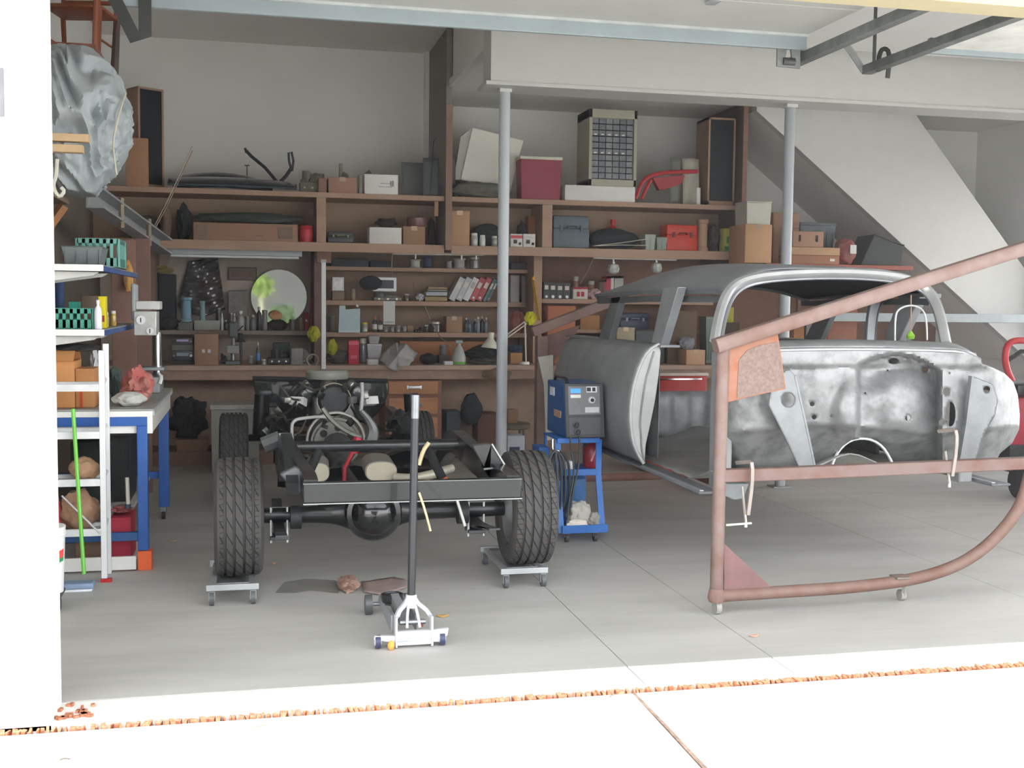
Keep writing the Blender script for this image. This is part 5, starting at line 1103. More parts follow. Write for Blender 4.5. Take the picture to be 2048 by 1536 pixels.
# bellhousing, transmission, engine
YE = 8.5; ec = at(672, 885, Y=YE)
bh = M().lathe([(.001, .06), (.05, .06), (.055, .02), (.16, .02), (.17, .0), (.185, .0), (.185, -.12), (.2, -.3)], 32, ec, ry, cap=False).build('flywheel_housing', mat('85857f', .5, metal=.3, var=.15), ch)
for i in range(6):
    a = i*math.pi/3+.4; M().cyl(ec+Vector((.115*math.cos(a), -.024, .115*math.sin(a))), ec+Vector((.115*math.cos(a), -.018, .115*math.sin(a))), .028, n=12).build('round_hole', BLACK, bh)
M().tube([ec+Vector((.21*math.cos(a), .02, .21*math.sin(a)+.01)) for a in [R_(-10+i*10) for i in range(21)]], .012, 6).build('housing_flange', mat('b9b8b0', .35, metal=.5), ch)
ENG = mat('17191b', .3, metal=.3, var=.3, scale=9, coat=.3)
eb = M().box(ec+Vector((0, .55, .12)), (.34, .62, .42), bev=.03).build('engine_block', ENG, ch)
for s in (-1, 1):
    vc = M().box(ec+Vector((s*.2, .55, .32)), (.16, .6, .12), rot=(0, s*.75, 0), bev=.02).build('valve_cover', mat('2a2d30', .25, coat=.5), eb)
    hp = M(); p = ec+Vector((s*.25, .2, .28))
    hp.tube([p, p+Vector((s*.03, -.06, .02))], .035, prof=[(-.055, -.03), (.055, -.03), (.055, .03), (-.055, .03)]).build('exhaust_port_cover', mat('dcdcda', .5), eb)
ac = at(655, 757, Y=YE+.45)
M().lathe([(.16, 0), (.165, .01), (.165, .05), (.15, .065), (.03, .07)], 28, ac, None).build('air_cleaner', mat('8b8d84', .45, var=.1), eb)
M().cyl(ac+Vector((0, 0, -.12)), ac, .07).build('carburettor', mat('6d6a62', .5, metal=.4), eb)
dl = M().lathe([(.11, 0), (.12, .012), (.1, .03)], 24, at(668, 800, Y=YE+.1), ry).build('distributor_plate', mat('34373a', .3, metal=.4), eb)
M().tube([at(668, 800, Y=YE+.08)+Vector((.125*math.cos(a), 0, .125*math.sin(a))) for a in [i*math.pi/12 for i in range(24)]], .004, 5, closed=True).build('wire_loop', mat('a9a494', .4), eb)
M().tube(px([(724, 765), (725, 790), (722, 822)], YE-.1), .014, 6).build('pale_pipe', mat('b5b6b4', .4), eb)
M().tube(px([(722, 822), (738, 840), (748, 862), (742, 882)], YE-.3), (.02, .05), 8, smooth=2).build('downpipe', mat('7d7f80', .35, metal=.6), eb)
M().tube(px([(645, 816), (660, 838), (690, 862), (722, 875)], YE-.25), .018, 6, smooth=2).build('curved_pipe', mat('85867f', .35, metal=.5), eb)
M().tube(px([(585, 882), (583, 850), (590, 840), (602, 837), (640, 833), (665, 836)], YE-.05), .012, 6, smooth=1).build('white_hose', mat('c5c6c2', .4), eb)
for i, (pa, pb_) in enumerate((((560, 770), (600, 800)), ((600, 790), (560, 830)), ((690, 790), (735, 850)), ((615, 830), (590, 870)), ((740, 840), (790, 860)), ((540, 840), (600, 870)), ((600, 765), (650, 775)))):
    p, q = at(*pa, Y=YE+.2), at(*pb_, Y=YE-.1); M().tube([p, (p+q)/2+Vector((0, 0, -.05)), q], .009, 6, smooth=2).build('engine_hose', mat('232425' if i % 3 else '5f5d58', .5), eb)
for i, (x, y) in enumerate(((575, 800), (600, 815), (690, 775), (705, 800), (640, 790), (555, 822), (730, 790), (650, 850), (700, 845))):
    p = at(x, y, Y=YE); M().box(p, (.05, .06, .04), rot=(.3*i, .5*i, 0), bev=.006).build('bracket', mat(('8f8f8b', '2c2d2e', '3c3a35')[i % 3], .35, metal=.6), eb)
# black front panel (radiator support)
Yp = 10.15
q = px([(505, 757), (775, 762), (776, 790), (768, 810), (757, 826), (738, 842), (700, 850), (640, 856), (560, 852), (535, 842), (524, 815), (512, 800)], Yp)
rp = M().prism([(p.x, p.z) for p in q], Yp, Yp+.05).build('radiator_support', mat('1b1e20', .22, var=.25, coat=.6), ch, bevel=.012)
M().tube([q[0]+Vector((0, -.01, 0)), q[1]+Vector((0, -.01, 0))], .022, 8).build('top_edge', mat('2f3336', .2, coat=.5), rp)
for a_, b_, c_ in ((530, 790, 24), (570, 800, 20), (740, 800, 22), (720, 775, 18)):
    p = at(a_, b_, Y=Yp-.01); M().box(p, (c_*.0044, .02, c_*.003), bev=.004).build('opening_plate', mat('3c4246', .3, metal=.4, var=.4, scale=20), rp)
# front suspension lumps, crossmembers
M().bx(xkl, xkr, 9.3, 9.55, .38, .5).build('front_crossmember', FR, ch, bevel=.02)
M().tube([(xkl, 7.45, .46), (.5*(xkl+xkr), 7.9, .42), (xkr, 8.6, .46)], .04, prof=[(-.035, -.05), (.035, -.05), (.035, .05), (-.035, .05)], smooth=2, up=(0, 0, 1)).build('x_member', FR, ch)
M().tube([(xkr, 7.45, .46), (.5*(xkl+xkr), 7.9, .42), (xkl, 8.6, .46)], .04, prof=[(-.035, -.05), (.035, -.05), (.035, .05), (-.035, .05)], smooth=2, up=(0, 0, 1)).build('x_member', FR, ch)
M().tube([ec+Vector((0, -.1, -.02)), ec+Vector((0, -.55, -.1))], (.11, .07), 14).build('gearbox', mat('4d4f50', .45, metal=.4, var=.2), ch)
M().cyl(ec+Vector((0, -.55, -.1)), (dc.x, YR+.15, dcz), .035).build('propeller_shaft', mat('3d3f41', .4, metal=.3), ch)
for s, x0 in ((-1, xkl), (1, xkr)):
    xx = xFL+.12 if s < 0 else xFR-.12
    M().tube([(x0, 9.3, .52), (xx, YFR, .5)], .03, 8).build('control_arm', FR, ch)
    M().cyl((x0+s*.12, YFR, .5), (x0+s*.1, YFR, .85), .06, n=12).build('coil_spring', FR, ch)
    M().blob((x0+s*.0, 9.1, .5), (.24, .4, .24), 5+s, .25, 2.5, 3).build('inner_fender_brace', mat('1f2224', .3, coat=.3), ch)
M().tube(px([(705, 905), (690, 935), (688, 965)], 7.3), .014, 6).build('red_strap', mat('a82838', .5), ch)
M().tube(px([(717, 875), (708, 905)], 7.6), .03, 6).build('red_strap', mat('b02c3a', .5), ch)
M().tube([(xkl-.02, 6.9, zk-.02), (xkl-.12, 6.9, zk-.06)], .05, 8).build('bump_stop', mat('5a5c5e', .5), ch)
# pale cable ties and dangling wires
M().tube(px([(838, 985), (850, 1020), (861, 1062)], 5.68), .006, 6, smooth=1).build('wire_tail', mat('c9b48c', .5), ch)
M().tube(px([(858, 885), (846, 902), (838, 930)], 6.4), .012, 6, smooth=1).build('cord_knot', mat('d2c29a', .6), ch)
M().tube(px([(914, 1000), (925, 1035), (930, 1052)], 6.2), .008, 6, smooth=1).build('wire_tail', mat('c5c5bf', .5), ch)
# wheel dollies
def dolly(px0, py0, px1, py1, label, xc, hw):
    a, b_ = at(px0, py0, Z=0), at(px1, py1, Z=0); yf = (a.y+b_.y)/2
    r = thing('wheel_dolly', label, 'dolly', (xc, yf+.3, 0), group='wheel dollies under the rear tyres')
    hw = (b_.x-a.x)/2; xc2 = (a.x+b_.x)/2-xc
    G_ = mat('b4b8ba', .35, metal=.6, var=.1)
    for s, yy in ((0, -.3), (1, .3)):
        M().bx(xc2-hw-.02, xc2+hw+.02, yy-.012, yy+.012, .075, .108).bx(xc2-hw-.02, xc2+hw+.02, yy-.012, yy+.05*(1-2*s)+.0, .075, .079).build('front_rail' if s == 0 else 'rear_rail', G_, r, local=True, bevel=.002)
        for t in (-1, 1):
            cxx = xc2+t*hw*.92
            fk = M().bx(cxx-.017, cxx-.013, yy-.02, yy+.02, .025, .074).bx(cxx+.013, cxx+.017, yy-.02, yy+.02, .025, .074).bx(cxx-.017, cxx+.017, yy-.02, yy+.02, .07, .0745).build('caster_fork', G_, r, local=True)
            M().cyl((cxx-.012, yy-.01, .037), (cxx+.012, yy-.01, .037), .037, n=18).build('caster_wheel', mat('55585a', .5, var=.1), fk, local=True)
    M().bx(xc2-hw, xc2-hw+.03, -.288, .288, .078, .1).bx(xc2+hw-.03, xc2+hw, -.288, .288, .078, .1).build('side_rail', G_, r, local=True)
    M().surf(lambda u, v: Vector((xc2-hw+.03+(2*hw-.06)*u, -.26+.52*v, .062+.04*(2*v-1)**2)), 4, 12).build('cradle_plate', G_, r, local=True, solid=.004)
dolly(420, 1211, 510, 1205, 'galvanised wheel dolly under the left rear tyre', xL, .17)
dolly(1008, 1175, 1088, 1171, 'galvanised wheel dolly under the right rear tyre', xR, .17)
for x, s in ((xFL, -1), (xFR, 1)):
    h_ = zt_-2*Rf
    r = thing('axle_stand', 'low wooden block under the %s front tyre' % ('left' if s < 0 else 'right'), 'block', (x, YFR, 0))
    M().box((0, 0, h_/2-.004), (.24, .3, h_-.012)).build('block_body', mat('8a7260', .8), r, local=True, bevel=.005)
# ================= BARE CAR BODY SHELL ON THE ROTISSERIE =================
BM = mat('a4a7a9', .42, metal=.5, var=.1, scale=4, c2='86898c', lo=.3, hi=.7)     # bare sanded metal
BMS = mat('8e9091', .6, metal=.2, var=.12, scale=3.5, c2='787a7c', lo=.3, hi=.7)    # grey primered side
FWM = mat('8c8d8e', .48, metal=.4, var=.1, scale=9, c2='636566', lo=.28, hi=.58, bump=.15)
YW_ = 5.95
body = thing('car_body_shell', 'bare metal car body shell with firewall facing out, hung on the rusty rotisserie', 'car body', (3.4, 6, .62))
def ss(a, b_, x):
    t = max(0, min(1, (x-a)/(b_-a))); return t*t*(3-2*t)
def bump_(x, y, cx_, cy_, rx_, ry_):
    d = ((x-cx_)/rx_)**2+((y-cy_)/ry_)**2; return math.exp(-d*d) if d < 4 else 0
def relief(x, y):
    d = 0
    top = 708+34*((x-1790)/90)**2*(1 if abs(x-1790) < 150 else 1)
    ins = ss(1711, 1720, x)*(1-ss(1872, 1886, x))*ss(top-3, top+4, y)
    d += .16*ins
    d -= .12*bump_(x, y, 1802, 800, 58, 56)*1.0
    d -= .07*bump_(x, y, 1712, 822, 42, 60)
    d -= .05*bump_(x, y, 1790, 865, 70, 34)
    lo = 858+8*math.sin(x/70)
    d += ss(lo-3, lo+5, y)*.03+max(0, y-lo)*.0030
    d += .34*max(0, (x-1965)/75)**2.2
    d += .20*max(0, (1520-x)/85)**2
    d += .05*ss(1565, 1600, x)*ss(745, 900, y)*(1-ss(1640, 1690, x))
    d -= .025*(1-ss(728, 738, y+.0*x))*(1-.0)
    # pressed bead lines
    d += .008*math.exp(-((y-(742-(x-1560)*.06))/2.5)**2)*(1-ss(1700, 1710, x))
    d += .008*math.exp(-((y-(735+(x-1880)*.16))/2.5)**2)*ss(1880, 1890, x)*(1-ss(1950, 1960, x))
    d += .006*noise.noise(Vector((x*.03, y*.03, 0)))+.003*noise.noise(Vector((x*.09, y*.09, 4)))
    return d
OUT = [(1440, 700), (1560, 697), (1700, 694), (1830, 694), (1915, 699), (1940, 706), (1962, 716), (1963, 727), (1985, 735), (2008, 746), (2026, 764), (2035, 790), (2039, 830), (2038, 858), (2024, 886), (2000, 906), (1986, 930), (1982, 937), (1789, 937), (1779, 914), (1765, 893), (1746, 880), (1724, 876), (1702, 880), (1684, 893), (1671, 912), (1661, 937), (1560, 941), (1440, 945)]
HOL = [(1893, 783, 8, 9), (1901, 828, 10, 25), (1883, 845, 6.5, 6.5), (1973, 779, 8, 8), (1955, 805, 5, 5), (1787, 722, 11, 6), (1851, 740, 5.5, 5.5), (1816, 836, 6, 6), (1624, 808, 5, 5), (1628, 834, 5, 5), (1899, 746, 2.5, 2.5), (1775, 741, 2.5, 2.5), (1943, 864, 5, 8), (1730, 786, 2.5, 2.5), (1662, 833, 2.5, 2.5)]
def inside(x, y, P_):
    c = False; j = len(P_)-1
    for i in range(len(P_)):
        xi, yi = P_[i]; xj, yj = P_[j]
        if (yi > y) != (yj > y) and x < (xj-xi)*(y-yi)/(yj-yi)+xi: c = not c
        j = i
    return c
def nearest(x, y, P_):
    best = None
    for i in range(len(P_)):
        (x0, y0), (x1, y1) = P_[i], P_[(i+1) % len(P_)]; dx, dy = x1-x0, y1-y0
        t = max(0, min(1, ((x-x0)*dx+(y-y0)*dy)/(dx*dx+dy*dy))); q = (x0+dx*t, y0+dy*t); D = (q[0]-x)**2+(q[1]-y)**2
        if best is None or D < best[0]: best = (D, q)
    return best[1]
def panel(outl, holes, rel, Yb, st=4.5):
    x0 = min(p[0] for p in outl); x1 = max(p[0] for p in outl); y0 = min(p[1] for p in outl); y1 = max(p[1] for p in outl)
    nx, ny = int((x1-x0)/st)+1, int((y1-y0)/st)+1; vs = {}; fs = []
    for i in range(nx):
        for j in range(ny):
            mx_, my_ = x0+(i+.5)*st, y0+(j+.5)*st
            if not inside(mx_, my_, outl): continue
            if any(((mx_-h[0])/h[2])**2+((my_-h[1])/h[3])**2 < 1 for h in holes): continue
            fs.append([(i, j), (i+1, j), (i+1, j+1), (i, j+1)])
    cnt = {}
    for f in fs:
        for k in f: cnt[k] = cnt.get(k, 0)+1
    b = M()
    for k, n in cnt.items():
        x, y = x0+k[0]*st, y0+k[1]*st
        if n < 4:
            hh = [h for h in holes if ((x-h[0])/(h[2]+st*1.3))**2+((y-h[1])/(h[3]+st*1.3))**2 < 1]
            if hh:
                h = hh[0]; r_ = math.sqrt(((x-h[0])/h[2])**2+((y-h[1])/h[3])**2) or 1; x, y = h[0]+(x-h[0])/r_, h[1]+(y-h[1])/r_
            else: x, y = nearest(x, y, outl)
        vs[k] = b.b.verts.new(at(x, y, Y=Yb+rel(x, y)))
    for f in fs: b.b.faces.new([vs[k] for k in f])
    bmesh.ops.dissolve_degenerate(b.b, dist=1e-5, edges=b.b.edges)
    return b
fw = panel(OUT, HOL, relief, YW_).build('firewall', FWM, body, solid=.004, sm=60)
# cowl top: from firewall top back to the windshield base
def cowl(u, v):
    x = 1440+(1958-1440)*u; yb = 700-6*math.sin(u*math.pi)+16*max(0, (u-.9)/.1)**2
    f = at(x, yb, Y=YW_-.025+(.1*max(0, (u-.93)/.07)**2)); k = at(1432+(1900-1432)*u, 686-1.5*math.sin(u*math.pi), Y=YW_+.22)
    p = f.lerp(k, v); p.z += .028*math.sin(v*math.pi)**.8*(1-.5*abs(2*u-1)); return p
M().surf(cowl, 40, 10).build('cowl_top', mat('929597', .4, metal=.5, var=.1, scale=7), body, solid=.005)
M().tube([cowl(i/30, .0)+Vector((0, -.004, -.012)) for i in range(31)], .009, 6).build('cowl_bead', BM, body)
M().surf(lambda u, v: cowl(.1+.8*u, 1)+Vector((0, .35*v, -.02-.05*v-.12*v*v)), 20, 6).build('dash_top', mat('75787b', .55, metal=.3), body, solid=.005)
# windshield frame
OW = [(1431, 684), (1438, 640), (1450, 598), (1468, 572), (1500, 557), (1560, 549), (1650, 545), (1740, 547), (1808, 555), (1850, 570), (1873, 598), (1886, 640), (1895, 686)]
def yw(y): return 6.42-(y-545)/140*.36
ol = [at(x, y, Y=yw(y)) for x, y in OW]
M().tube(ol, .02, 10, smooth=3, prof=[(-.03, -.018), (-.02, .012), (0, .018), (.02, .008), (.034, -.012), (.02, -.02)], up=(0, -1, 0)).build('windshield_frame', mat('b5b7b8', .32, metal=.6, var=.08), body)
inn = [at(1665+(x-1665)*.955, 690+(y-690)*.93, Y=yw(y)+.02) for x, y in OW]
M().tube(inn, .013, 8, smooth=3).build('inner_channel', mat('8e9194', .35, metal=.6, var=.1), body)
# roof
FL, FRt = at(1447, 588, Y=6.42), at(1876, 590, Y=6.42)
def roof(u, v):
    w = ss(0, .45, v)
    xl_ = FL.x+(2.57-FL.x)*w; xr_ = FRt.x+(4.31-FRt.x)*w
    X = xl_+(xr_-xl_)*u; k = 1-abs(2*u-1)**(4.5-1.3*w)
    ze = FL.z+(.0+.0)*w-.015*max(0, v-.5)*2+(.015 if v < .01 else .02)
    z = ze+k*(.135+.075*math.sin(math.pi*min(1, .05+.55*v))**1.0-.10*max(0, v-.6)**1.5/.25)
    return Vector((X, 6.42+1.96*v, z))
M().surf(roof, 40, 26).build('roof_skin', mat('8c8f92', .45, metal=.45, var=.08, scale=2, c2='767a7d', lo=.3, hi=.7), body, solid=.006, sm=70)
M().surf(lambda u, v: roof(.03+.94*u, .03+.95*v)-Vector((0, 0, .03)), 20, 14).build('roof_inner', mat('3c3e40', .8), body, solid=.004)
for s, nm in ((0, 'near'), (1, 'far')):
    M().tube([roof(s, i/20)+Vector((0, 0, -.008)) for i in range(21)], .01, prof=[(-.022, -.012), (.022, -.012), (.022, .012), (-.022, .012)], up=(0, 0, 1)).build('drip_rail', mat('6f7275', .5, metal=.4), body)
    M().tube([roof(s, i/20)+Vector(((.03 if s == 0 else -.03), 0, -.05)) for i in range(21)], .02, prof=[(-.03, -.02), (.03, -.02), (.03, .02), (-.03, .02)], up=(0, 0, 1)).build('side_header', mat('5c5f62', .55, metal=.3), body)
M().tube([roof(i/20, 1)+Vector((0, .0, -.02)) for i in range(21)], .02, prof=[(-.03, -.02), (.03, -.02), (.03, .02), (-.03, .02)], up=(0, 0, 1)).build('rear_header', mat('5c5f62', .55), body)
# sides
JO = [(1318, 688), (1296, 700), (1280, 728), (1268, 765), (1261, 805), (1260, 845), (1265, 882), (1274, 905), (1287, 927)]
JI = [(1290, 924), (1292, 890), (1301, 850), (1311, 800), (1318, 750), (1322, 705)]
YJ = 7.0
jo = [at(x, y, Y=YJ) for x, y in JO]; ji = [at(x, y, Y=YJ) for x, y in JI]
XM = 2*3.44
def side(far):
    f = (lambda p: Vector((XM-p.x, p.y, p.z))) if far else (lambda p: p)
    nm = mat('8f9295', .5, metal=.35, var=.12) if far else BMS
    n = len(jo)-1
    def q(u, v):
        t = v*n; k = min(n-1, int(t)); p = jo[k].lerp(jo[k+1], t-k).copy()
        tail = max(0, (u-.7)/.3); Y = YJ+2.35*u
        p.x += .10*tail**2*(1+.3*math.sin(v*3)); p.z += (-.02*u if v < .5 else .06*tail**2)
        arch = 0
        return f(Vector((p.x, Y, p.z)))
    M().surf(q, 34, 24).build('quarter_panel', nm, body, solid=.006, sm=60)
    # lock pillar face
    b = M(); A = [b.b.verts.new(f(p)) for p in jo+ji]; b.b.faces.new(A)
    r_ = bmesh.ops.extrude_face_region(b.b, geom=b.b.faces[:]); 
    for v in [g_ for g_ in r_['geom'] if isinstance(g_, bmesh.types.BMVert)]: v.co.y += .05
    lp_ = b.build('lock_pillar', mat('c0c2c2', .5, metal=.3, var=.08, scale=6), body, bevel=.006)
    mid = [jo[i].lerp(ji[::-1][min(5, i*5//8)], .45)+Vector((0, -.004, 0)) for i in range(1, 9)]
    M().tube([f(p) for p in mid], .007, 6, smooth=1).build('pressed_ridge', BM, lp_)
    M().tube([f(jo[i]+Vector((0, -.004, 0))) for i in range(9)], .01, 6, smooth=1).build('door_gap_edge', mat('c9cbcb', .4, metal=.5), lp_)
    X0 = 2.57
    def pil(pts, nm2, m_, w=.05):
        P_ = [at(x, y, X=X0) for x, y in pts]; xx = X0 if not far else XM-X0-w
        M().prism([(p.y, p.z) for p in P_], xx, xx+w, 'X').build(nm2, m_, body, bevel=.006)
    pil([(1301, 692), (1321, 692), (1356, 574), (1326, 576)], 'b_pillar', mat('9a9da0', .45, metal=.45, var=.1), .06)
    pil([(1195, 684), (1216, 684), (1242, 592), (1223, 594)], 'c_pillar', mat('6c6f72', .55, metal=.3))
    # belt ledge and inner panel
    zb = jo[0].z; b = M(); xx = (jo[0].x-.01, jo[0].x+.12) if not far else (XM-jo[0].x-.12, XM-jo[0].x+.01)
    b.bx(xx[0], xx[1], YJ-.06, YJ+2.2, zb-.02, zb-.005); b.build('belt_ledge', BMS, body)
    xi = jo[0].x+.03 if not far else XM-jo[0].x-.12
    M().surf(lambda u, v: Vector((xi+(.05 if far else -.05)*0+.015*math.sin(u*60)*(-1 if far else 1), YJ+.06+2.14*u, .6+(zb-.62)*v)), 60, 3).build('inner_panel', mat('8b8d8e', .55, metal=.3, var=.2, scale=6), body, solid=.004)
    # sill
    xs_ = (jo[-1].x-.03, jo[-1].x+.10) if not far else (XM-jo[-1].x-.10, XM-jo[-1].x+.03)
    zs0 = at(1418, 985, Y=5.95).z
    M().bx(xs_[0], xs_[1], 5.98, YJ+2.0, zs0, jo[-1].z-.035).build('sill', mat('6f7276', .55, metal=.3, var=.12), body, bevel=.015)
    M().bx(xs_[0]+.012, xs_[0]+.035, 6.0, YJ, jo[-1].z-.035, jo[-1].z-.012).build('sill_flange', mat('a7aaac', .4, metal=.5), body)
    # A pillar lower post / hinge face
    b = M(); px_ = [at(1440, 700, Y=YW_+.22), at(1440, 940, Y=YW_+.22)]
    xa = px_[0].x if not far else XM-px_[0].x-.05
    M().bx(xa-.02, xa+.07, YW_+.17, YW_+.3, jo[-1].z-.03, px_[0].z-.01).build('hinge_pillar', BMS, body, bevel=.01)
side(False); side(True)
fl_ = px([(1738, 690), (1741, 640), (1748, 604), (1764, 586), (1792, 578), (1850, 576)], 7.1)
M().tube(fl_, .03, prof=[(-.03, -.02), (.03, -.02), (.03, .02), (-.03, .02)], smooth=2, up=(0, 1, 0)).build('far_door_frame', mat('8d9092', .45, metal=.4, var=.1), body, bevel=.005)
M().tube([p+Vector((.035, -.01, -.03)) for p in fl_], .008, 6, smooth=2).build('frame_lip', mat('5c5e60', .5, metal=.3), body)
zf = at(1560, 936, Y=6.0).z
M().surf(lambda u, v: Vector((2.58+1.72*u, 6.1+3.0*v, zf-.03-.085*ss(0, .12, v)+.09*math.exp(-((u-.5)/.1)**2)+.004*math.sin(v*90)*(abs(u-.5) > .2))), 30, 60).build('floor_pan', mat('9a9a96', .5, metal=.35, var=.15, scale=3), body, solid=.005)
M().surf(lambda u, v: Vector((2.62+1.64*u, 8.45-.02*math.sin(v*3)+.012*math.sin(u*70), zf-.11+.36*v)), 80, 6).build('rear_wall_panel', mat('a9acad', .5, metal=.3, var=.25, scale=8), body, solid=.005)
# braces in front of the firewall
def plate(pts, Y, th, nm, m_, hole=None, fl=None):
    b = panel(pts, [hole] if hole else [], lambda x, y: 0, Y, 3.5); o = b.build(nm, m_, body, solid=th, sm=30)
    if fl: M().tube([at(x, y, Y=Y) for x, y in fl], .008, prof=[(-.006, -.03), (.006, -.03), (.006, .004), (-.006, .004)], up=(0, -1, 0)).build('folded_flange', m_, o)
    return o
BRM = mat('7a7d7f', .45, metal=.5, var=.12, scale=8)
plate([(1540, 788), (1552, 752), (1578, 737), (1590, 752), (1610, 840), (1629, 931), (1598, 935), (1568, 872), (1537, 811)], 5.87, .005, 'firewall_brace', BRM, (1576, 800, 14, 14), [(1590, 752), (1610, 840), (1629, 931)])
plate([(1945, 752), (1985, 768), (1996, 800), (1990, 830), (1968, 868), (1951, 919), (1921, 919), (1933, 850)], 5.87, .005, 'firewall_brace', BRM, (1973, 779, 7, 7), [(1945, 752), (1933, 850), (1921, 919)])
M().tube(px([(1661, 937), (1671, 912), (1684, 893), (1702, 880), (1724, 876), (1746, 880), (1765, 893), (1779, 914), (1789, 937)], 6.15), .009, 6, smooth=1).build('tunnel_flange', mat('c2c4c4', .35, metal=.5), body)
# body mount bracket hanging under the corner
q = px([(1442, 966), (1496, 966), (1484, 997), (1466, 1000), (1442, 990)], 5.98); M().prism([(p.x, p.z) for p in q], 5.96, 6.1).build('body_mount', mat('6d7073', .5, metal=.4), body, bevel=.006)
# ---------- rotisserie ----------
RU = mat('7c6a65', .6, metal=.15, var=.12, scale=5, c2='6b5047', lo=.3, hi=.6)
RUO = mat('8f6450', .65, metal=.1, var=.12, scale=9, c2='86492f', lo=.25, hi=.55)
ro = thing('rotisserie_frame', 'rusty pink steel rotisserie frame with curved base standing in front of the car body', 'frame', (2.36, 5.5, 0))
Yq = 5.5
pt, pb = at(1446, 690, Y=Yq), at(1432, 1200, Y=Yq)
M().cyl(pb, pt, .034, n=20).build('post', RU, ro)
M().lathe([(.036, 0), (.045, .02), (.036, .07)], 16, pb-Vector((0, 0, .01))).build('post_collar', mat('7c625b', .7), ro)
dg = [at(1430, 692, Y=Yq-.03), at(2048, 497, Y=Yq-.03)]; dg.append(dg[1]+(dg[1]-dg[0])*.22)
M().tube(dg, .04, prof=[(-.038, -.03), (-.032, -.036), (.03, -.036), (.04, -.022), (.04, .022), (.03, .036), (-.032, .036), (-.038, .03)], up=(0, 0, 1)).build('diagonal_beam', RU, ro, bevel=.003)
tb = [at(1440, 951, Y=Yq), at(1560, 947, Y=Yq), at(2048, 926, Y=Yq+.04)]; tb.append(tb[2]+(tb[2]-tb[1])*.4)
M().tube(tb, .03, prof=[(-.03, -.033), (.03, -.033), (.03, .033), (-.03, .033)], up=(0, 0, 1)).build('cross_tube', mat('6f5d58', .6, var=.14, scale=5, c2='664238', lo=.3, hi=.6), ro, bevel=.005)
ar = [at(1432, 1192, Y=Yq), at(1560, 1184, Y=Yq), at(1700, 1175, Y=Yq+.02), at(1810, 1162, Y=Yq+.03), at(1880, 1145, Y=Yq+.03), at(1940, 1118, Y=Yq+.03), at(1990, 1078, Y=Yq+.03), at(2030, 1030, Y=Yq+.03), at(2052, 985, Y=Yq+.03)]
e = ar[-1]; ar += [e+Vector((.06, 0, .3)), e+Vector((.07, 0, .8)), Vector((dg[2].x-.03, Yq, dg[2].z))]
M().tube(ar, .033, 16, smooth=3).build('curved_base_tube', mat('786058', .65, metal=.1, var=.15, scale=6, c2='6b4839', lo=.25, hi=.55), ro)
pl_ = px([(1450, 688), (1553, 655), (1560, 700), (1571, 778), (1500, 793), (1450, 806)], Yq-.0)
gp = M().prism([(p.x, p.z) for p in pl_], Yq-.006, Yq+.006).build('gusset_plate', RUO, ro, bevel=.002)
pl2 = px([(1478, 720), (1495, 700), (1520, 690), (1556, 684), (1569, 776), (1500, 791), (1474, 797)], Yq-.008)
M().prism([(p.x, p.z) for p in pl2], Yq-.009, Yq-.0065).build('speckled_centre', mat('75635d', .8, var=.18, scale=60), gp)
pl3 = px([(1447, 1086), (1546, 1178), (1447, 1186)], Yq)
M().prism([(p.x, p.z) for p in pl3], Yq-.005, Yq+.005).build('gusset_plate', mat('735555', .7, var=.1, scale=8), ro, bevel=.002)
def roller(x, y, Y, rr, lab=''):
    c = at(x, y, Y=Y); c.z = rr+.001
    M().tube([c+Vector((0, -.02, rr+.02)), c+Vector((0, -.02, 0))], .012, 4).build('caster_fork', mat('8f8c86', .5, metal=.4), ro)
    M().cyl(c+Vector((-.014, 0, 0)), c+Vector((.014, 0, 0)), rr, n=20).build('caster_wheel', mat('8f8d88', .6, var=.15, scale=20), ro)
roller(1434, 1215, Yq, .036); roller(1803, 1188, Yq+.08, .03)
cp_ = at(1800, 1155, Y=Yq+.03); M().box(cp_+Vector((0, 0, .005)), (.08, .08, .01)).build('caster_plate', mat('6c645c', .6), ro)
# base legs running back under the body
# rear rotisserie frame
YB2 = 9.5
rr_ = thing('rotisserie_frame', 'dark rusty rotisserie frame behind the rear end of the car body', 'frame', (at(1083, 900, Y=YB2).x, YB2, 0))
c1 = at(1083, 672, Y=YB2); RD = mat('7a625c', .7, var=.15, scale=6)
M().tube([Vector((c1.x, YB2, .08)), c1], .05, prof=[(-.045, -.05), (.045, -.05), (.045, .05), (-.045, .05)], up=(0, 1, 0)).build('post', RD, rr_, bevel=.004)
d2 = [at(1064, 664, Y=YB2), at(1215, 606, Y=YB2)]; d2.append(d2[1]+(d2[1]-d2[0])*.2)
M().tube(d2, .04, prof=[(-.045, -.04), (.045, -.04), (.045, .04), (-.045, .04)], up=(0, 0, 1)).build('diagonal_beam', RD, rr_, bevel=.004)
q = px([(1092, 672), (1160, 650), (1140, 690), (1108, 720), (1100, 790), (1118, 830), (1095, 860)], YB2); M().prism([(p.x, p.z) for p in q], YB2-.01, YB2+.01).build('gusset_plate', mat('6e544c', .75, var=.15), rr_)
M().tube([Vector((c1.x, YB2, .1)), Vector((c1.x+1.0, YB2, .1)), Vector((c1.x+1.6, YB2, .12)), Vector((c1.x+1.7, YB2, .2))], .035, 12, smooth=2).build('curved_base_tube', mat('8a6258', .7, var=.15), rr_)
M().tube([Vector((c1.x-.0, YB2-.5, .075)), Vector((c1.x+.0, YB2+.6, .075))], .03, prof=[(-.03, -.03), (.03, -.03), (.03, .03), (-.03, .03)], up=(0, 0, 1)).build('base_foot', mat('8a6258', .7), rr_)
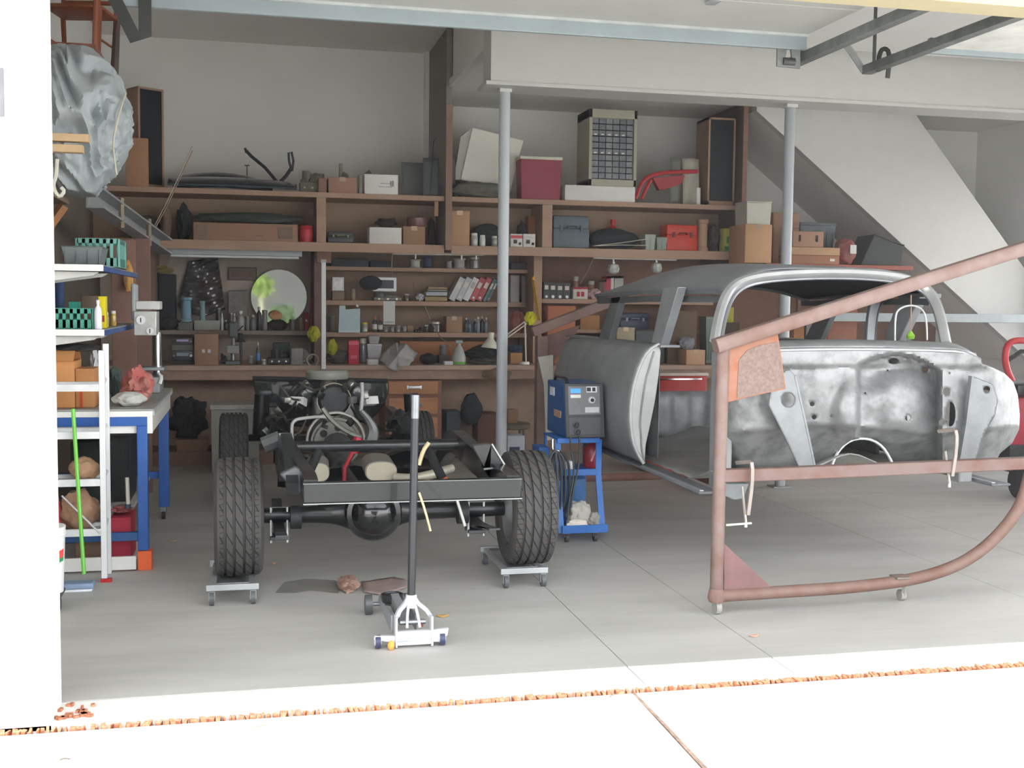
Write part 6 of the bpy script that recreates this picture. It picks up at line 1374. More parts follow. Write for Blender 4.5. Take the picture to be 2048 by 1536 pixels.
M().tube([Vector((c1.x+1.5, YB2-.5, .075)), Vector((c1.x+1.5, YB2+.6, .075))], .03, prof=[(-.03, -.03), (.03, -.03), (.03, .03), (-.03, .03)], up=(0, 0, 1)).build('base_foot', mat('8a6258', .7), rr_)
for xx, yy in ((0, -.45), (0, .55), (1.5, -.45), (1.5, .55)):
    M().cyl((c1.x+xx-.013, YB2+yy, .023), (c1.x+xx+.013, YB2+yy, .023), .023).build('caster_wheel', mat('4c4a46', .6), rr_)
# clamps
def clamp(x, y0, y1, Y, label, bar):
    a_, b_ = at(x, y0, Y=Y), at(x-4, y1, Y=Y); r = thing('clamp', label, 'clamp', (a_+b_)/2, group='steel clamps on the rotisserie cross tube')
    M().tube([a_+Vector((-.04, .1, -.012)), a_+Vector((-.005, .02, .005)), a_+Vector((0, -.01, 0)), a_.lerp(b_, .35)+Vector((.002, -.01, 0)), b_.lerp(a_, .15)+Vector((-.01, 0, 0))], .012, prof=[(-.009, -.006), (.009, -.006), (.009, .006), (-.009, .006)], smooth=1, up=(0, 1, 0)).build('clamp_frame', mat('8f8680', .5, metal=.4), r)
    M().tube([b_.lerp(a_, .6)+Vector((-.03, .04, 0)), b_+Vector((-.01, .02, 0))], .007, 6).build('screw', mat('a9a49c', .4, metal=.6), r)
    M().cyl(b_+Vector((-.012, .02, -.02)), b_+Vector((-.012, .02, .0)), .009).build('screw_head', GALV, r)
    if bar: M().tube([b_+Vector((-.12, .02, -.006)), b_+Vector((.02, .02, .0))], .0055, 6).build('tommy_bar', mat('cfcac2', .4), r)
clamp(1503, 926, 1048, Yq-.05, 'steel clamp hanging from the cross tube near the post, with a white turning bar', True)
clamp(1911, 862, 968, Yq+.0, 'thin dark steel clamp on the cross tube at the right end', False)
# odds around the shell
r = thing('metal_hoop', 'white metal hoop standing on the cowl in the right half of the windshield opening', 'hoop', at(1820, 684, Y=YW_+.3))
M().tube(px([(1790, 682), (1790, 636), (1796, 618), (1822, 609), (1846, 618), (1853, 640), (1854, 680)], YW_+.35), .006, 8, smooth=2).build('hoop_tube', mat('c9cac8', .35, metal=.4), r)
M().tube(px([(1822, 679), (1822, 590)], YW_+.36), .004, 6).build('centre_rod', mat('a0795c', .5), r)
M().lathe([(.02, 0), (.026, .02), (.004, .05)], 10, at(1821, 678, Y=YW_+.34)).build('green_cap', mat('86b83c', .5), r)
Yg = 10.75; a_, b_ = at(1600, 638, Y=Yg), at(2048, 633, Y=Yg)
r = thing('grey_rail', 'long grey metal rail running behind the car windows to the right edge', 'rail', (a_.x+1, Yg, 0))
zz = (a_.z+b_.z)/2; M().bx(a_.x, 8.4, Yg, Yg+.05, zz-.045, zz+.045).build('rail_beam', mat('8f9698', .45, metal=.3, var=.08), r, bevel=.004)
for x in (a_.x+.1, 6.7, 8.3): M().bx(x, x+.05, Yg+.051, Yg+.1, 0, zz+.04).build('leg', mat('5c6062', .5), r)
lb('carton', 'wooden_cabinet', 'orange wooden cabinet with plank front, seen through the windshield opening', 'cabinet', 1587, 1654, 646, 0, 10.95, 'a8764c', .3, tape=None)
lb('carton', 'wooden_crate', 'reddish wooden crate stack seen through the windshield opening right of the cabinet', 'crate', 1656, 1716, 606, 0, 11.0, '8c5a46', .3, tape=None)
lb('jar', 'jar', 'pale jar inside the windshield opening, left one of two', 'jar', 1655, 1670, 660, at(1655, 679, Y=10.95).z, 10.9, 'b5b8b4', .06) if False else None
# red machine at the right edge
Yk = 8.6; r = thing('red_machine', 'red and black machine with a red tube handle at the right edge behind the firewall', 'machine', (at(2040, 900, Y=Yk).x, Yk, 0))
M().tube(px([(2024, 762), (2012, 735), (2010, 705), (2018, 684), (2040, 680), (2070, 684), (2078, 710), (2074, 760)], Yk), .028, 10, smooth=2).build('handle_tube', RED, r)
M().tube(px([(2016, 720), (2030, 712), (2045, 700), (2060, 712)], Yk), .02, 8, smooth=1).build('black_lever', BLACK, r)
c = at(2062, 830, Y=Yk); x0 = at(1998, 830, Y=Yk).x
M().box(((x0+c.x+.5)/2, Yk+.1, c.z-.04), (c.x+.5-x0, .5, .42), bev=.05).build('red_cowling', mat('9a1c34', .3, coat=.4), r)
M().box(((x0+c.x+.5)/2, Yk+.05, at(2040, 775, Y=Yk).z), (c.x+.45-x0, .5, .08), bev=.02).build('black_top', BLACK, r)
M().box(((x0+c.x+.5)/2, Yk+.1, .36), (c.x+.45-x0, .45, .28), bev=.03).build('engine', mat('222426', .4, metal=.3, var=.4, scale=12), r)
for s in (.1, .6): M().cyl((x0+s, Yk-.15, .14), (x0+s+.08, Yk-.15, .14), .14, n=20).build('wheel', mat('26262a', .7), r)
# ================= POSTS, DOORS, TRACKS =================
def support(px_, y0, y1, Y, ztop, label, c):
    X = at(px_, (y0+y1)/2, Y=Y).x; r = thing('support_post', label, 'post', (X, Y, 0))
    M().lathe([(.046, .012), (.046, ztop-.03)], 28, (0, 0, 0)).build('post_tube', mat(c, .42, var=.02, scale=2), r, local=True)
    M().bx(-.09, .09, -.07, .07, 0, .012).build('base_plate', mat('9a9c9a', .5, metal=.3), r, local=True, bevel=.002)
    M().bx(-.05, .05, -.045, .045, ztop-.03, ztop-.002).build('cap_plate', mat('cfcfca', .5), r, local=True)
support(1006, 180, 890, 9.36, 3.355, 'round grey steel support post in front of the book shelves, left one', 'b4b9bd')
support(1570, 218, 975, 9.36, 3.355, 'round grey steel support post rising behind the car roof, right one', 'a0a5a9')
a_, b_ = at(1125, 184, Z=3.7), at(1265, 192, Z=3.7)
r = thing('ceiling_light', 'slim white tube light on the low ceiling behind the beam', 'light', ((a_.x+b_.x)/2, (a_.y+b_.y)/2, 3.729))
M().bx(a_.x, b_.x, a_.y-.05, a_.y+.05, 3.69, 3.729).build('housing', PLW, r, bevel=.004)
M().cyl((a_.x+.04, a_.y, 3.675), (b_.x-.04, a_.y, 3.675), .014).build('tube', mat('eceeee', .3), r)
DS = mat('868f92', .5, metal=.1, var=.04)
DT = mat('6f7270', .5, metal=.4, var=.25, scale=8)
zd = 3.0; pa, pb_ = at(292, 17, Z=zd), at(1600, 98, Z=zd); yd = (pa.y+pb_.y)/2; dx0, dx1 = -.62, at(1591, 124, Z=2.98).x-.04
gd = thing('garage_door', 'raised white panel garage door lying open under the ceiling, left of two', 'garage door', ((dx0+dx1)/2, 5.3, zd))
for i, (ya, yb2) in enumerate(((4.78, 5.33), (5.335, yd-.01))):
    M().bx(dx0, dx1, ya, yb2, zd+.08, zd+.12).build('door_panel', mat('a2a29e', .7, var=.03), gd, bevel=.004)
M().bx(dx0, dx1, yd-.01, yd+.02, zd-.0, zd+.085).build('bottom_rail', DS, gd, bevel=.004)
M().bx(dx0, dx1, yd-.03, yd-.011, zd+.066, zd+.08).build('rail_flange', mat('a5a8a7', .5), gd)
for x in (.0, 1.1, 2.2): M().box((x, 5.33, zd+.071), (.05, .1, .015), bev=.003).build('hinge', GALV, gd)
hp = at(268, 30, Y=yd-.02)
M().tube([hp+Vector((-.13, 0, .16)), hp+Vector((.005, 0, -.115)), hp+Vector((.05, 0, -.09)), hp+Vector((.05, 0, .1))], .016, prof=[(-.03, -.004), (.03, -.004), (.03, .004), (-.03, .004)], up=(0, 1, 0)).build('pivot_arm', mat('3a3b39', .5, metal=.3), gd)
rp_ = at(1572, 112, Y=yd)
M().tube([rp_+Vector((-.025, 0, .06)), rp_+Vector((-.03, 0, -.04)), rp_+Vector((.06, 0, -.045)), rp_+Vector((.05, 0, .06))], .02, prof=[(-.03, -.006), (.03, -.006), (.03, .006), (-.03, .006)], up=(0, 1, 0)).build('roller_bracket', DT, gd)
M().cyl(rp_+Vector((-.02, 0, -.03)), rp_+Vector((.05, 0, -.03)), .022).build('roller', mat('3a3b3a', .5), gd)
def track(x0y0, x1y1, z, label, ext=.0):
    p, q = at(*x0y0, Z=z), at(*x1y1, Z=z); x = (p.x+q.x)/2; ya = 4.74; r = thing('door_track', label, 'track', (x, p.y, z))
    M().tube([(x, ya, z), (x, p.y, z)], .03, prof=[(-.03, -.025), (.03, -.025), (.03, -.017), (-.022, -.017), (-.022, .017), (.03, .017), (.03, .025), (-.03, .025)], up=(0, 0, 1)).build('track_channel', DT, r, sm=0)
    for y in (ya+.25, p.y-.08):
        M().bx(x-.003, x+.003, y-.015, y+.015, z+.031, 3.789).build('hanger_strap', DT, r)
    return x, p
tx, tp1 = track((1591, 124), (1816, 24), zd-.02, 'dark door track hanging from the ceiling beside the left garage door')
tx2, tp2 = track((1727, 140), (1968, 56), zd, 'dark door track for the second garage door, with a hooked strap')
hk = at(1768, 128, Y=tp2.y-.12)
r = thing('hooked_strap', 'dark hook shaped metal strap around the right door track', 'strap', hk)
M().tube(px([(1757, 143), (1757, 118), (1762, 100), (1770, 97), (1778, 103), (1778, 130), (1775, 156)], tp2.y-.12), .012, prof=[(-.013, -.004), (.013, -.004), (.013, .004), (-.013, .004)], smooth=1, up=(0, 1, 0)).build('strap_body', mat('3c3c3a', .5, metal=.3), r)
M().tube([at(1728, 143, Y=tp2.y), at(1700, 100, Y=tp2.y), at(1684, 82, Y=tp2.y+.0)], .01, prof=[(-.02, -.003), (.02, -.003), (.02, .003), (-.02, .003)], up=(0, 1, 0)).build('brace_strap', GALV, r)
e2 = at(1950, 112, Z=zd)
gd2 = thing('garage_door', 'second raised garage door, only its grey edge strip showing at the top right', 'garage door', (5.8, 5.4, zd))
M().bx(tx2+.09, 6.75, 4.78, e2.y, zd+.03, zd+.07).build('door_panel', mat('c9c9c4', .6), gd2)
M().bx(tx2+.09, 6.75, e2.y, e2.y+.03, zd-.0, zd+.085).build('bottom_rail', DS, gd2, bevel=.004)
# ================= WELDING CART =================
Yw0 = 7.35
X0c, X1c = at(1133, 1060, Y=Yw0).x, at(1221, 1060, Y=Yw0).x; zc = lambda y, Y=Yw0: at(1170, y, Y=Y).z
zt1 = zc(880); zb1 = zc(1066); CB = mat('2c68b4', .35, var=.05)
wc = thing('welding_cart', 'blue steel welding cart on casters with shelves, holding the welder', 'cart', ((X0c+X1c)/2, Yw0+.25, 0))
Xb = at(1212, 882, Y=Yw0+.1).x; Yt = Yw0+.12
M().bx(X0c-.03, X1c-.02, Yw0, Yw0+.5, zb1, zb1+.015).bx(X0c-.03, X1c-.02, Yw0-.006, Yw0, zb1, zb1+.055).build('bottom_tray', CB, wc, bevel=.003)
M().bx(X0c-.03, X1c-.06, Yt+.02, Yw0+.5, zc(952), zc(952)+.012).bx(X0c-.03, X1c-.055, Yt+.01, Yt+.02, zc(957), zc(944)).build('middle_shelf', CB, wc, bevel=.002)
M().bx(X0c-.04, X1c-.05, Yt, Yw0+.5, zt1-.014, zt1-.002).bx(X0c-.04, X1c-.05, Yt-.006, Yt, zt1-.035, zt1).build('top_shelf', CB, wc, bevel=.002)
for x in (X0c-.03, X1c-.05):
    M().tube([(x, Yw0+.02, zb1), (x+.0, Yt+.02, zc(955)), (x, Yt+.02, zt1-.014)], .02, prof=[(-.004, -.02), (.004, -.02), (.004, .02), (-.004, .02)] if False else [(-.02, -.006), (.02, -.006), (.02, .006), (-.02, .006)], up=(0, 1, 0)).build('upright', CB, wc)
    M().bx(x-.006, x+.006, Yw0+.46, Yw0+.5, zb1, zt1-.014).build('upright', CB, wc)
M().bx(X0c-.12, X0c-.045, Yw0+.3, Yw0+.5, zb1+.02, zc(905)).build('side_plate', mat('245b9c', .45), wc, bevel=.004)
for x in (X0c+.01, X1c-.1):
    for y in (Yw0+.03, Yw0+.45):
        M().bx(x-.016, x+.016, y-.01, y+.01, .035, zb1-.001).build('caster_fork', mat('77787a', .45, metal=.5), wc)
        M().cyl((x-.011, y, .03), (x+.011, y, .03), .03, n=18).build('caster_wheel', mat('3a3a3c', .6), wc)
# welder
wz = zt1+.002; fx0, fx1 = at(1131, 870, Y=Yt-.02).x, at(1209, 870, Y=Yt-.02).x; wh = at(1160, 768, Y=Yt).z-wz; W_ = fx1-fx0
wl = thing('welder', 'blue welding machine with dark slanted front panel and blue display on the cart', 'welder', ((fx0+fx1)/2, Yt-.02, wz))
M().prism([(.0, 0), (.06, wh), (.5, wh), (.5, 0)], -W_/2, W_/2, 'X').build('case', mat('1f5690', .35, var=.05), wl, local=True, bevel=.01)
sl2 = math.atan2(.06, wh); fm = Euler((-sl2, 0, 0)).to_matrix()
def fp(x0, x1, z0, z1, out, nm, m_, par=None, bev=.002):
    return M().box((0, 0, 0), (1, 1, 1)).b and None
def face_box(x0, x1, z0, z1, t, nm, m_, bev=.002, shape=None):
    b = M(); cz_ = (z0+z1)/2; L_ = math.hypot(.06, wh); c_ = Vector(((x0+x1)/2*W_, .06*cz_, wh*cz_)); nrm = Vector((0, -math.cos(sl2), math.sin(sl2)))
    b.box(c_+nrm*t/2, ((x1-x0)*W_, t, (z1-z0)*L_), rot=(-sl2, 0, 0)); return b.build(nm, m_, wl, local=True, bevel=bev)
face_box(-.5, .5, .0, 1, .016, 'front_frame', mat('3a3c3e', .5), .006)
face_box(-.42, .40, .42, .95, .020, 'control_panel', mat('6f7173', .45), .004)
face_box(-.42, .40, .05, .38, .019, 'connector_panel', mat('4a4c4e', .5), .003)
face_box(-.36, -.1, .82, .9, .024, 'blue_display', mat('3f8cf0', .2, emit=('3f8cf0', .5)), .001)
face_box(-.36, -.1, .73, .79, .023, 'white_label', mat('d8d8d4', .5), .001)
face_box(.05, .32, .83, .94, .023, 'white_label', mat('d5d8dc', .5), .001)
face_box(.0, .36, .46, .56, .023, 'white_label', mat('b9bbbc', .5), .001)
for x, z, w_ in ((.11, .885, .1), (.24, .885, .08)): face_box(x-w_/2, x+w_/2, z-.035, z+.035, .026, 'black_mark', BLACK, .001)
L3 = lambda x, z, t: Vector((x*W_, .06*z-t, wh*z))
M().lathe([(.026, 0), (.026, .008), (.02, .016)], 20, L3(.18, .70, .02), ry).build('control_knob', mat('c9ccd2', .3), wl, local=True)
M().lathe([(.013, .016), (.012, .022)], 16, L3(.18, .70, .02), ry).build('knob_centre', BLACK, wl, local=True)
for x, z in ((-.25, .25), (-.22, .12)): M().lathe([(.02, 0), (.022, .012), (.012, .014), (.012, .03)], 14, L3(x, z, .018), ry).build('cable_socket', mat('2a2a2c', .4), wl, local=True)
def sidebox(y0, y1, z0, z1, c, nm): M().bx(-W_/2-.003, -W_/2, y0, y1, z0*wh, z1*wh).build(nm, mat(c, .5, var=.15, scale=40), wl, local=True)
sidebox(.3, .42, .72, .88, 'cfd4d8', 'white_lettering'); sidebox(.12, .3, .34, .47, 'b0907c', 'warning_sticker')
M().tube([(-.1, .1, wh), (-.1, .14, wh+.03), (-.1, .4, wh+.03), (-.1, .44, wh)], .01, 6).build('handle', BLACK, wl, local=True)
# cylinder
cz0 = zb1+.016; gx = at(1150, 980, Y=Yw0+.33).x
gc = thing('gas_cylinder', 'blue gas cylinder standing on the back of the welding cart', 'gas cylinder', (gx, Yw0+.36, cz0))
M().lathe([(.08, 0), (.085, .01), (.085, zc(960)-cz0-.04), (.06, zc(960)-cz0-.012)], 28, (0, 0, 0)).build('cylinder_body', mat('3a6ea8', .4, var=.06), gc, local=True)
# things on the cart
put('carton', 'white_carton', 'small white carton on the middle shelf of the cart', 'box', 1130, 1146, 923, None, 'dcdfe2', Z=zc(952)+.013, Y=Yt+.03, depth=.08, tape='b9bcc0')
r = thing('red_extinguisher', 'dark red canister with a pale handle on the middle shelf of the cart', 'canister', (at(1190, 930, Y=Yt+.2).x-.02, Yt+.2, zc(952)+.013))
M().lathe([(.06, 0), (.065, .01), (.065, .13), (.03, .18), (.02, .2)], 20, (0, 0, 0)).build('canister_body', mat('8c2430', .4), r, local=True)
M().tube([(-.03, -.07, .05), (.02, -.075, .17)], .008, 6).build('pale_handle', mat('d09098', .5), r, local=True)
put('lump', 'leather_glove', 'grey leather glove standing up on the bottom tray of the cart', 'glove', 1140, 1186, 1006, None, 'b3b1aa', Z=zb1+.016, Y=Yw0+.03, depth=.1, seed=7, amp=.22)
put('lump', 'leather_glove', 'second grey glove lying flat at the right of the cart tray', 'glove', 1176, 1207, 1028, None, '9c9a92', Z=zb1+.016, Y=Yw0+.02, depth=.1, seed=3, amp=.2)
put('lump', 'white_rag', 'white rag spread on the bottom tray under the gloves', 'rag', 1136, 1176, 1040, None, 'ded6cc', Z=zb1+.016, Y=Yw0+.0+.005, depth=.024, seed=9, amp=.2)
for i, pts in enumerate(([(1140, 872), (1142, 900), (1150, 940), (1138, 1000), (1134, 1040)], [(1158, 872), (1160, 900), (1156, 940), (1146, 980), (1140, 1030)])):
    r = thing('welding_cable', 'thin dark cable hanging down in front of the cart, %s' % ('left one', 'right one')[i], 'cable', at(*pts[0], Y=Yt-.05))
    M().tube(px(pts, Yt-.07), .007, 6, smooth=2).build('cable_body', mat('3a3c3c', .5), r)
r = thing('cable_coil', 'dark coil of welding hose hanging on the left side of the cart', 'hose', at(1112, 900, Y=Yw0+.12))
hb = M()
for k in range(4):
    xk = 1098+k*8; pts = px([(1112, 898), (xk+14, 915), (xk+18, 960), (xk+16, 1010), (1116, 1034), (xk, 1010), (xk-4, 960), (xk, 915)], Yw0+.04+.03*k)
    M().tube(pts, .009, 6, closed=True, smooth=2).build('hose_loop', mat('34383c' if k % 2 else '40454a', .5), r)
M().tube(px([(1105, 878), (1105, 898), (1118, 902)], Yw0+.1), .008, 6).build('hook', CHROME, r)
# cream sheet metal panel behind the cart
r = thing('cream_panel', 'cream coloured panel leaning on the rear rotisserie post, above the welder', 'panel', at(1092, 840, Y=9.2))
q = px([(1076, 714), (1106, 710), (1108, 880), (1092, 880), (1088, 770)], 9.3); M().prism([(p.x, p.z) for p in q], 9.3, 9.31).build('panel_sheet', mat('b9b8ae', .6), r)
# ================= FLOOR JACK =================
JW = mat('c2c4c8', .35, var=.03)
jf = at(820, 1296, Z=0); jx0, jx1 = at(790, 1290, Z=0).x, at(862, 1290, Z=0).x; yj = jf.y
jk = thing('floor_jack', 'white trolley jack with long dark upright handle in front of the chassis', 'jack', ((jx0+jx1)/2, yj+.2, 0))
mx_ = (jx0+jx1)/2; K = lambda dx, dy, z: (mx_+dx, yj+dy, z)
M().bx(jx0, jx1, yj, yj+.03, .012, .078).build('front_box', JW, jk, bevel=.004)
M().bx(jx0, jx1, yj-.004, yj+.0, .03, .036).build('pressed_line', mat('a9acb0', .4), jk)
for s, x in ((-1, jx0), (1, jx1)):
    M().bx(x-.006 if s < 0 else x-.004, x+.004 if s < 0 else x+.006, yj-.006, yj+.05, .005, .145).build('front_upright', JW, jk, bevel=.002)
    M().prism([(x, .058), (x+s*.10, .058+.005), (x+s*.105, .045), (x+s*.03, .03), (x, .02)] if s < 0 else [(x, .02), (x+.045, .02), (x+.075, .05), (x+.08, .082), (x, .078)], yj+.005, yj+.03).build('wheel_arm', JW, jk, bevel=.003)
    wx = x+s*(.085 if s < 0 else .05)
    M().cyl((wx-.012, yj+.02, .032), (wx+.012, yj+.02, .032), .031, n=20).build('front_wheel', mat('3c3f5a', .4), jk)
    M().cyl((wx-.016, yj+.018, .034), (wx+.016, yj+.018, .034), .02, n=16).build('wheel_cover', JW, jk)
zs2 = at(821, 1192, Y=yj+.12).z
for s in (-1, 1):
    M().tube([K(s*.078, .03, .14), K(s*.066, .06, .16), K(s*.03, .1, zs2-.03), K(s*.012, .11, zs2)], .009, prof=[(-.009, -.012), (.009, -.012), (.009, .012), (-.009, .012)], smooth=1, up=(0, 1, 0)).build('yoke_arm', JW, jk)
    M().tube([K(s*.03, .03, .085), K(s*.026, .06, .13), K(s*.012, .1, zs2-.02)], .007, 6, smooth=1).build('yoke_rib', JW, jk)
M().cyl(K(0, .11, zs2-.05), K(0, .11, zs2+.01), .03, .026, n=18).build('handle_socket', JW, jk)
M().cyl(K(-.06, .06, .105), K(.06, .06, .105), .012).build('pivot_bar', STEEL, jk)
M().cyl(K(.03, .08, .09), K(.05, .08, .09), .016).build('release_cap', mat('c8604a', .5), jk)
for s, dx in ((-1, -.085), (1, .03)):
    M().prism([(yj+.1, .05), (yj+.1, .13), (yj+.62, .1), (yj+.66, .05)], mx_+dx-.012, mx_+dx-.004, 'X').build('side_plate', mat('8d9094', .5, metal=.2), jk, bevel=.002)
M().tube([K(-.03, .15, .10), K(-.04, .25, .12), K(-.05, .36, .14)], .03, prof=[(-.02, -.03), (.02, -.03), (.02, .03), (-.02, .03)], up=(0, 0, 1)).build('lifting_arm', mat('8c8f90', .4, metal=.4), jk)
sp_ = at(784, 1190, Y=yj+.38)
M().lathe([(.02, -.04), (.05, -.02), (.055, .0), (.055, .018), (.045, .022), (.04, .012), (.01, .012)], 26, (sp_.x, yj+.38, sp_.z-.012)).build('saddle', mat('2b2e30', .3, metal=.4), jk)
for x in (at(737, 1215, Y=yj+.62).x, at(737, 1215, Y=yj+.62).x+.2):
    M().cyl((x-.018, yj+.62, .05), (x+.018, yj+.62, .05), .05, n=22).build('rear_wheel', mat('5f6163', .4, metal=.4), jk)
M().cyl((at(737, 1215, Y=yj+.62).x, yj+.62, .05), (mx_+.06, yj+.62, .05), .01).build('rear_axle', STEEL, jk)
ht = at(831, 790, Y=yj+.16); hb_ = Vector(K(0, .11, zs2-.01))
M().cyl(hb_, hb_.lerp(ht, .885), .019, n=16).build('handle', mat('26282b', .4, var=.03), jk)
M().cyl(hb_.lerp(ht, .885), ht, .0185, n=16).build('handle_top', mat('7d8084', .35, metal=.4), jk)
put('lump', 'orange_plug', 'small orange plug on the floor by the jack front', 'plug', 776, 790, 1284, None, 'f0a050', Z=0, Y=yj-.03, depth=.03, seed=2, amp=.06)
# ================= FLOOR ODDS =================
def floorpoly(name, label, cat, pts, z, m_, amp=0, thick=.0, cuts=3):
    P_ = [at(x, y, Z=0) for x, y in pts]; c = sum(P_, Vector())/len(P_); b = M()
    r = thing(name, label, cat, c) if thick >= 0 and amp else None
    cv = b.b.verts.new(c+Vector((0, 0, z))); R9 = [b.b.verts.new(p+Vector((0, 0, z))) for p in P_]
    for i in range(len(R9)): b.b.faces.new((cv, R9[i], R9[(i+1) % len(R9)]))
    bmesh.ops.subdivide_edges(b.b, edges=b.b.edges[:], cuts=cuts, use_grid_fill=True)
    for v in b.b.verts: v.co.z += amp*abs(noise.noise(v.co*14)) + amp*.5*abs(noise.noise(v.co*31))
    if r: b.build('sheet', m_, r, solid=.002, sm=30); return r
    return tag(b.build(name, m_, loc=c), label, cat)
floorpoly('cardboard_sheet', 'flat brown cardboard sheet on the floor behind the jack', 'cardboard', [(722, 1166), (789, 1157), (812, 1162), (812, 1178), (760, 1192), (728, 1187)], .004, mat('94817a', .85), .012)
put('lump', 'brown_rag', 'crumpled brown rag at the left end of the flat cardboard sheet', 'rag', 678, 722, 1160, None, '9c7c70', Z=0, Y=at(700, 1188, Z=0).y, depth=.25, seed=8, amp=.25, h=.06)
floorpoly('oil_stain', 'dark oil stain on the concrete left of the brown rag', 'stain', [(550, 1186), (568, 1164), (610, 1158), (670, 1160), (684, 1170), (676, 1187), (620, 1181), (590, 1186)], .0006, mat('8b8983', .5, var=.1))
for i, (x, y, w_, c_, lb_) in enumerate(((346, 1083, 16, 'b59a78', 'tan leaf on the floor right of the orange foot block'), (885, 1233, 26, 'b08a50', 'curled brown leaf right of the jack'), (1508, 1273, 20, 'c9907a', 'reddish leaf near the slab edge'), (548, 1128, 7, 'c98a50', 'tiny orange leaf beside the left rear tyre'), (130, 1522, 18, '6a6258', 'dark twig on the driveway at the bottom left'), (520, 1457, 22, '8a8378', 'thin twig on the driveway below the rusty joint'), (1000, 1477, 80, 'b9b2a6', 'long pale grass stem on the driveway'), (1226, 1395, 14, '77706a', 'small dark twig below the joint near the driveway crack'))):
    p = at(x, y, Z=0 if y < 1340 else -.012); k = p.length/2300; p.z = .002 if y < 1340 else -.010
    r = thing('leaf' if i < 4 else 'twig', lb_, 'leaf' if i < 4 else 'twig', p)
    if i < 4: M().surf(lambda u, v: Vector(((u-.5)*w_*k, (v-.5)*w_*k*.7*math.sin(math.pi*max(.05, min(.95, u))), .006*math.sin(v*3)+.004*abs(u-.5))), 8, 4).build('leaf_blade', mat(c_, .8), r, local=True, solid=.001)
    else: M().tube([(-w_*k/2, 0, .004), (0, .01, .005), (w_*k/2, .0+.02*(i % 2), .004)], .003, 5, smooth=1).build('twig_body', mat(c_, .8), r, local=True)
# under the bench at the right
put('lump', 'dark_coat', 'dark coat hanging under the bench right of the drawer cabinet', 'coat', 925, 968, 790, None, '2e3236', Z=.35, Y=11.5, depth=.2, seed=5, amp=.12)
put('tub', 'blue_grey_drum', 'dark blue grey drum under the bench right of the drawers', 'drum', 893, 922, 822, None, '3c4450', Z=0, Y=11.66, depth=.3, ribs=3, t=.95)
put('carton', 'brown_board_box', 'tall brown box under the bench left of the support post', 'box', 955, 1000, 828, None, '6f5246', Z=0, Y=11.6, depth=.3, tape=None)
r = thing('stool', 'round brown stool with white box below, right of the support post', 'stool', (at(1033, 860, Y=10.9).x, 11.05, 0))
zst = at(1033, 848, Y=10.9).z; M().lathe([(.15, zst-.06), (.17, zst-.05), (.17, zst-.01), (.15, zst)], 24, (0, 0, 0)).build('seat', mat('6d6358', .7), r, local=True)
for a in range(4): M().tube([(.12*math.cos(a*1.57+.78), .12*math.sin(a*1.57+.78), zst-.06), (.16*math.cos(a*1.57+.78), .16*math.sin(a*1.57+.78), 0)], .013, 6).build('leg', mat('77736c', .5), r, local=True)
put('carton', 'carton', 'brown carton standing on the round stool', 'box', 1015, 1036, 820, None, '8a6c54', Z=zst, Y=10.98, depth=.15, tape=None)
put('carton', 'white_blue_box', 'white and blue box on the floor in front of the round stool', 'box', 1015, 1050, 872, None, 'b5bac2', Z=0, Y=10.55, depth=.2, tape=None, mark=[(-.1, .55, .6, .3)], mc='38405c')
r = put('lump', 'brown_bag', 'brown paper bag hanging from the bench edge by the support post', 'bag', 970, 1024, 738, None, '775f4e', Z=at(995, 764, Y=11.3).z, Y=11.3, depth=.08, seed=6, amp=.2)
# ================= OUTDOORS BEHIND THE CAMERA (seen in the round mirror) =================
r = thing('neighbour_wall', 'plain grey house wall across the driveway, seen in the round mirror', 'wall', (1, -19, 0))
M().bx(-5, 7, -19.2, -19, -.1, 5).build('wall_face', mat('3d3c38', .9, var=.15, scale=2), r)
M().bx(-5.4, 7.4, -19.6, -18.6, 5, 5.2).build('eave', mat('8c8a84', .8), r)
def tree(x, y, h_, R9, seed, label, c, c2):
    random.seed(seed); r = thing('garden_tree', label, 'tree', (x, y, -.1), group=None)
    M().tube([(0, 0, 0), (.05, .02, h_*.4), (-.05, 0, h_*.75)], (.09, .05), 8, smooth=1).build('trunk', mat('8d8a6c', .8), r, local=True)
    b = M()
    for i in range(420):
        a = random.uniform(0, 6.28); ph = random.uniform(-1, 1); rr2 = R9*random.uniform(.4, 1)
        p = Vector((rr2*math.cos(a)*math.sqrt(1-ph*ph), rr2*math.sin(a)*math.sqrt(1-ph*ph), h_*.75+rr2*ph*.9))
        s9 = random.uniform(.07, .14); q = Euler((random.random()*3, random.random()*3, random.random()*3)).to_matrix()
        b.b.faces.new([b.b.verts.new(p+q@Vector(v)*s9) for v in ((-1, 0, 0), (0, -.5, 0), (1, 0, .1), (0, .5, 0))])
    fo = b.build('foliage', mat(c, .7, c2=c2, scale=3), r, local=True, sm=0); fo['kind'] = 'stuff'
tree(.95, -11, 1.6, .45, 1, 'small bright green tree seen in the right half of the round mirror', '4f6a30', '33481f')
tree(.35, -13, 2.9, .42, 4, 'lime green young tree seen at the top of the round mirror', '7d9433', '566d24')

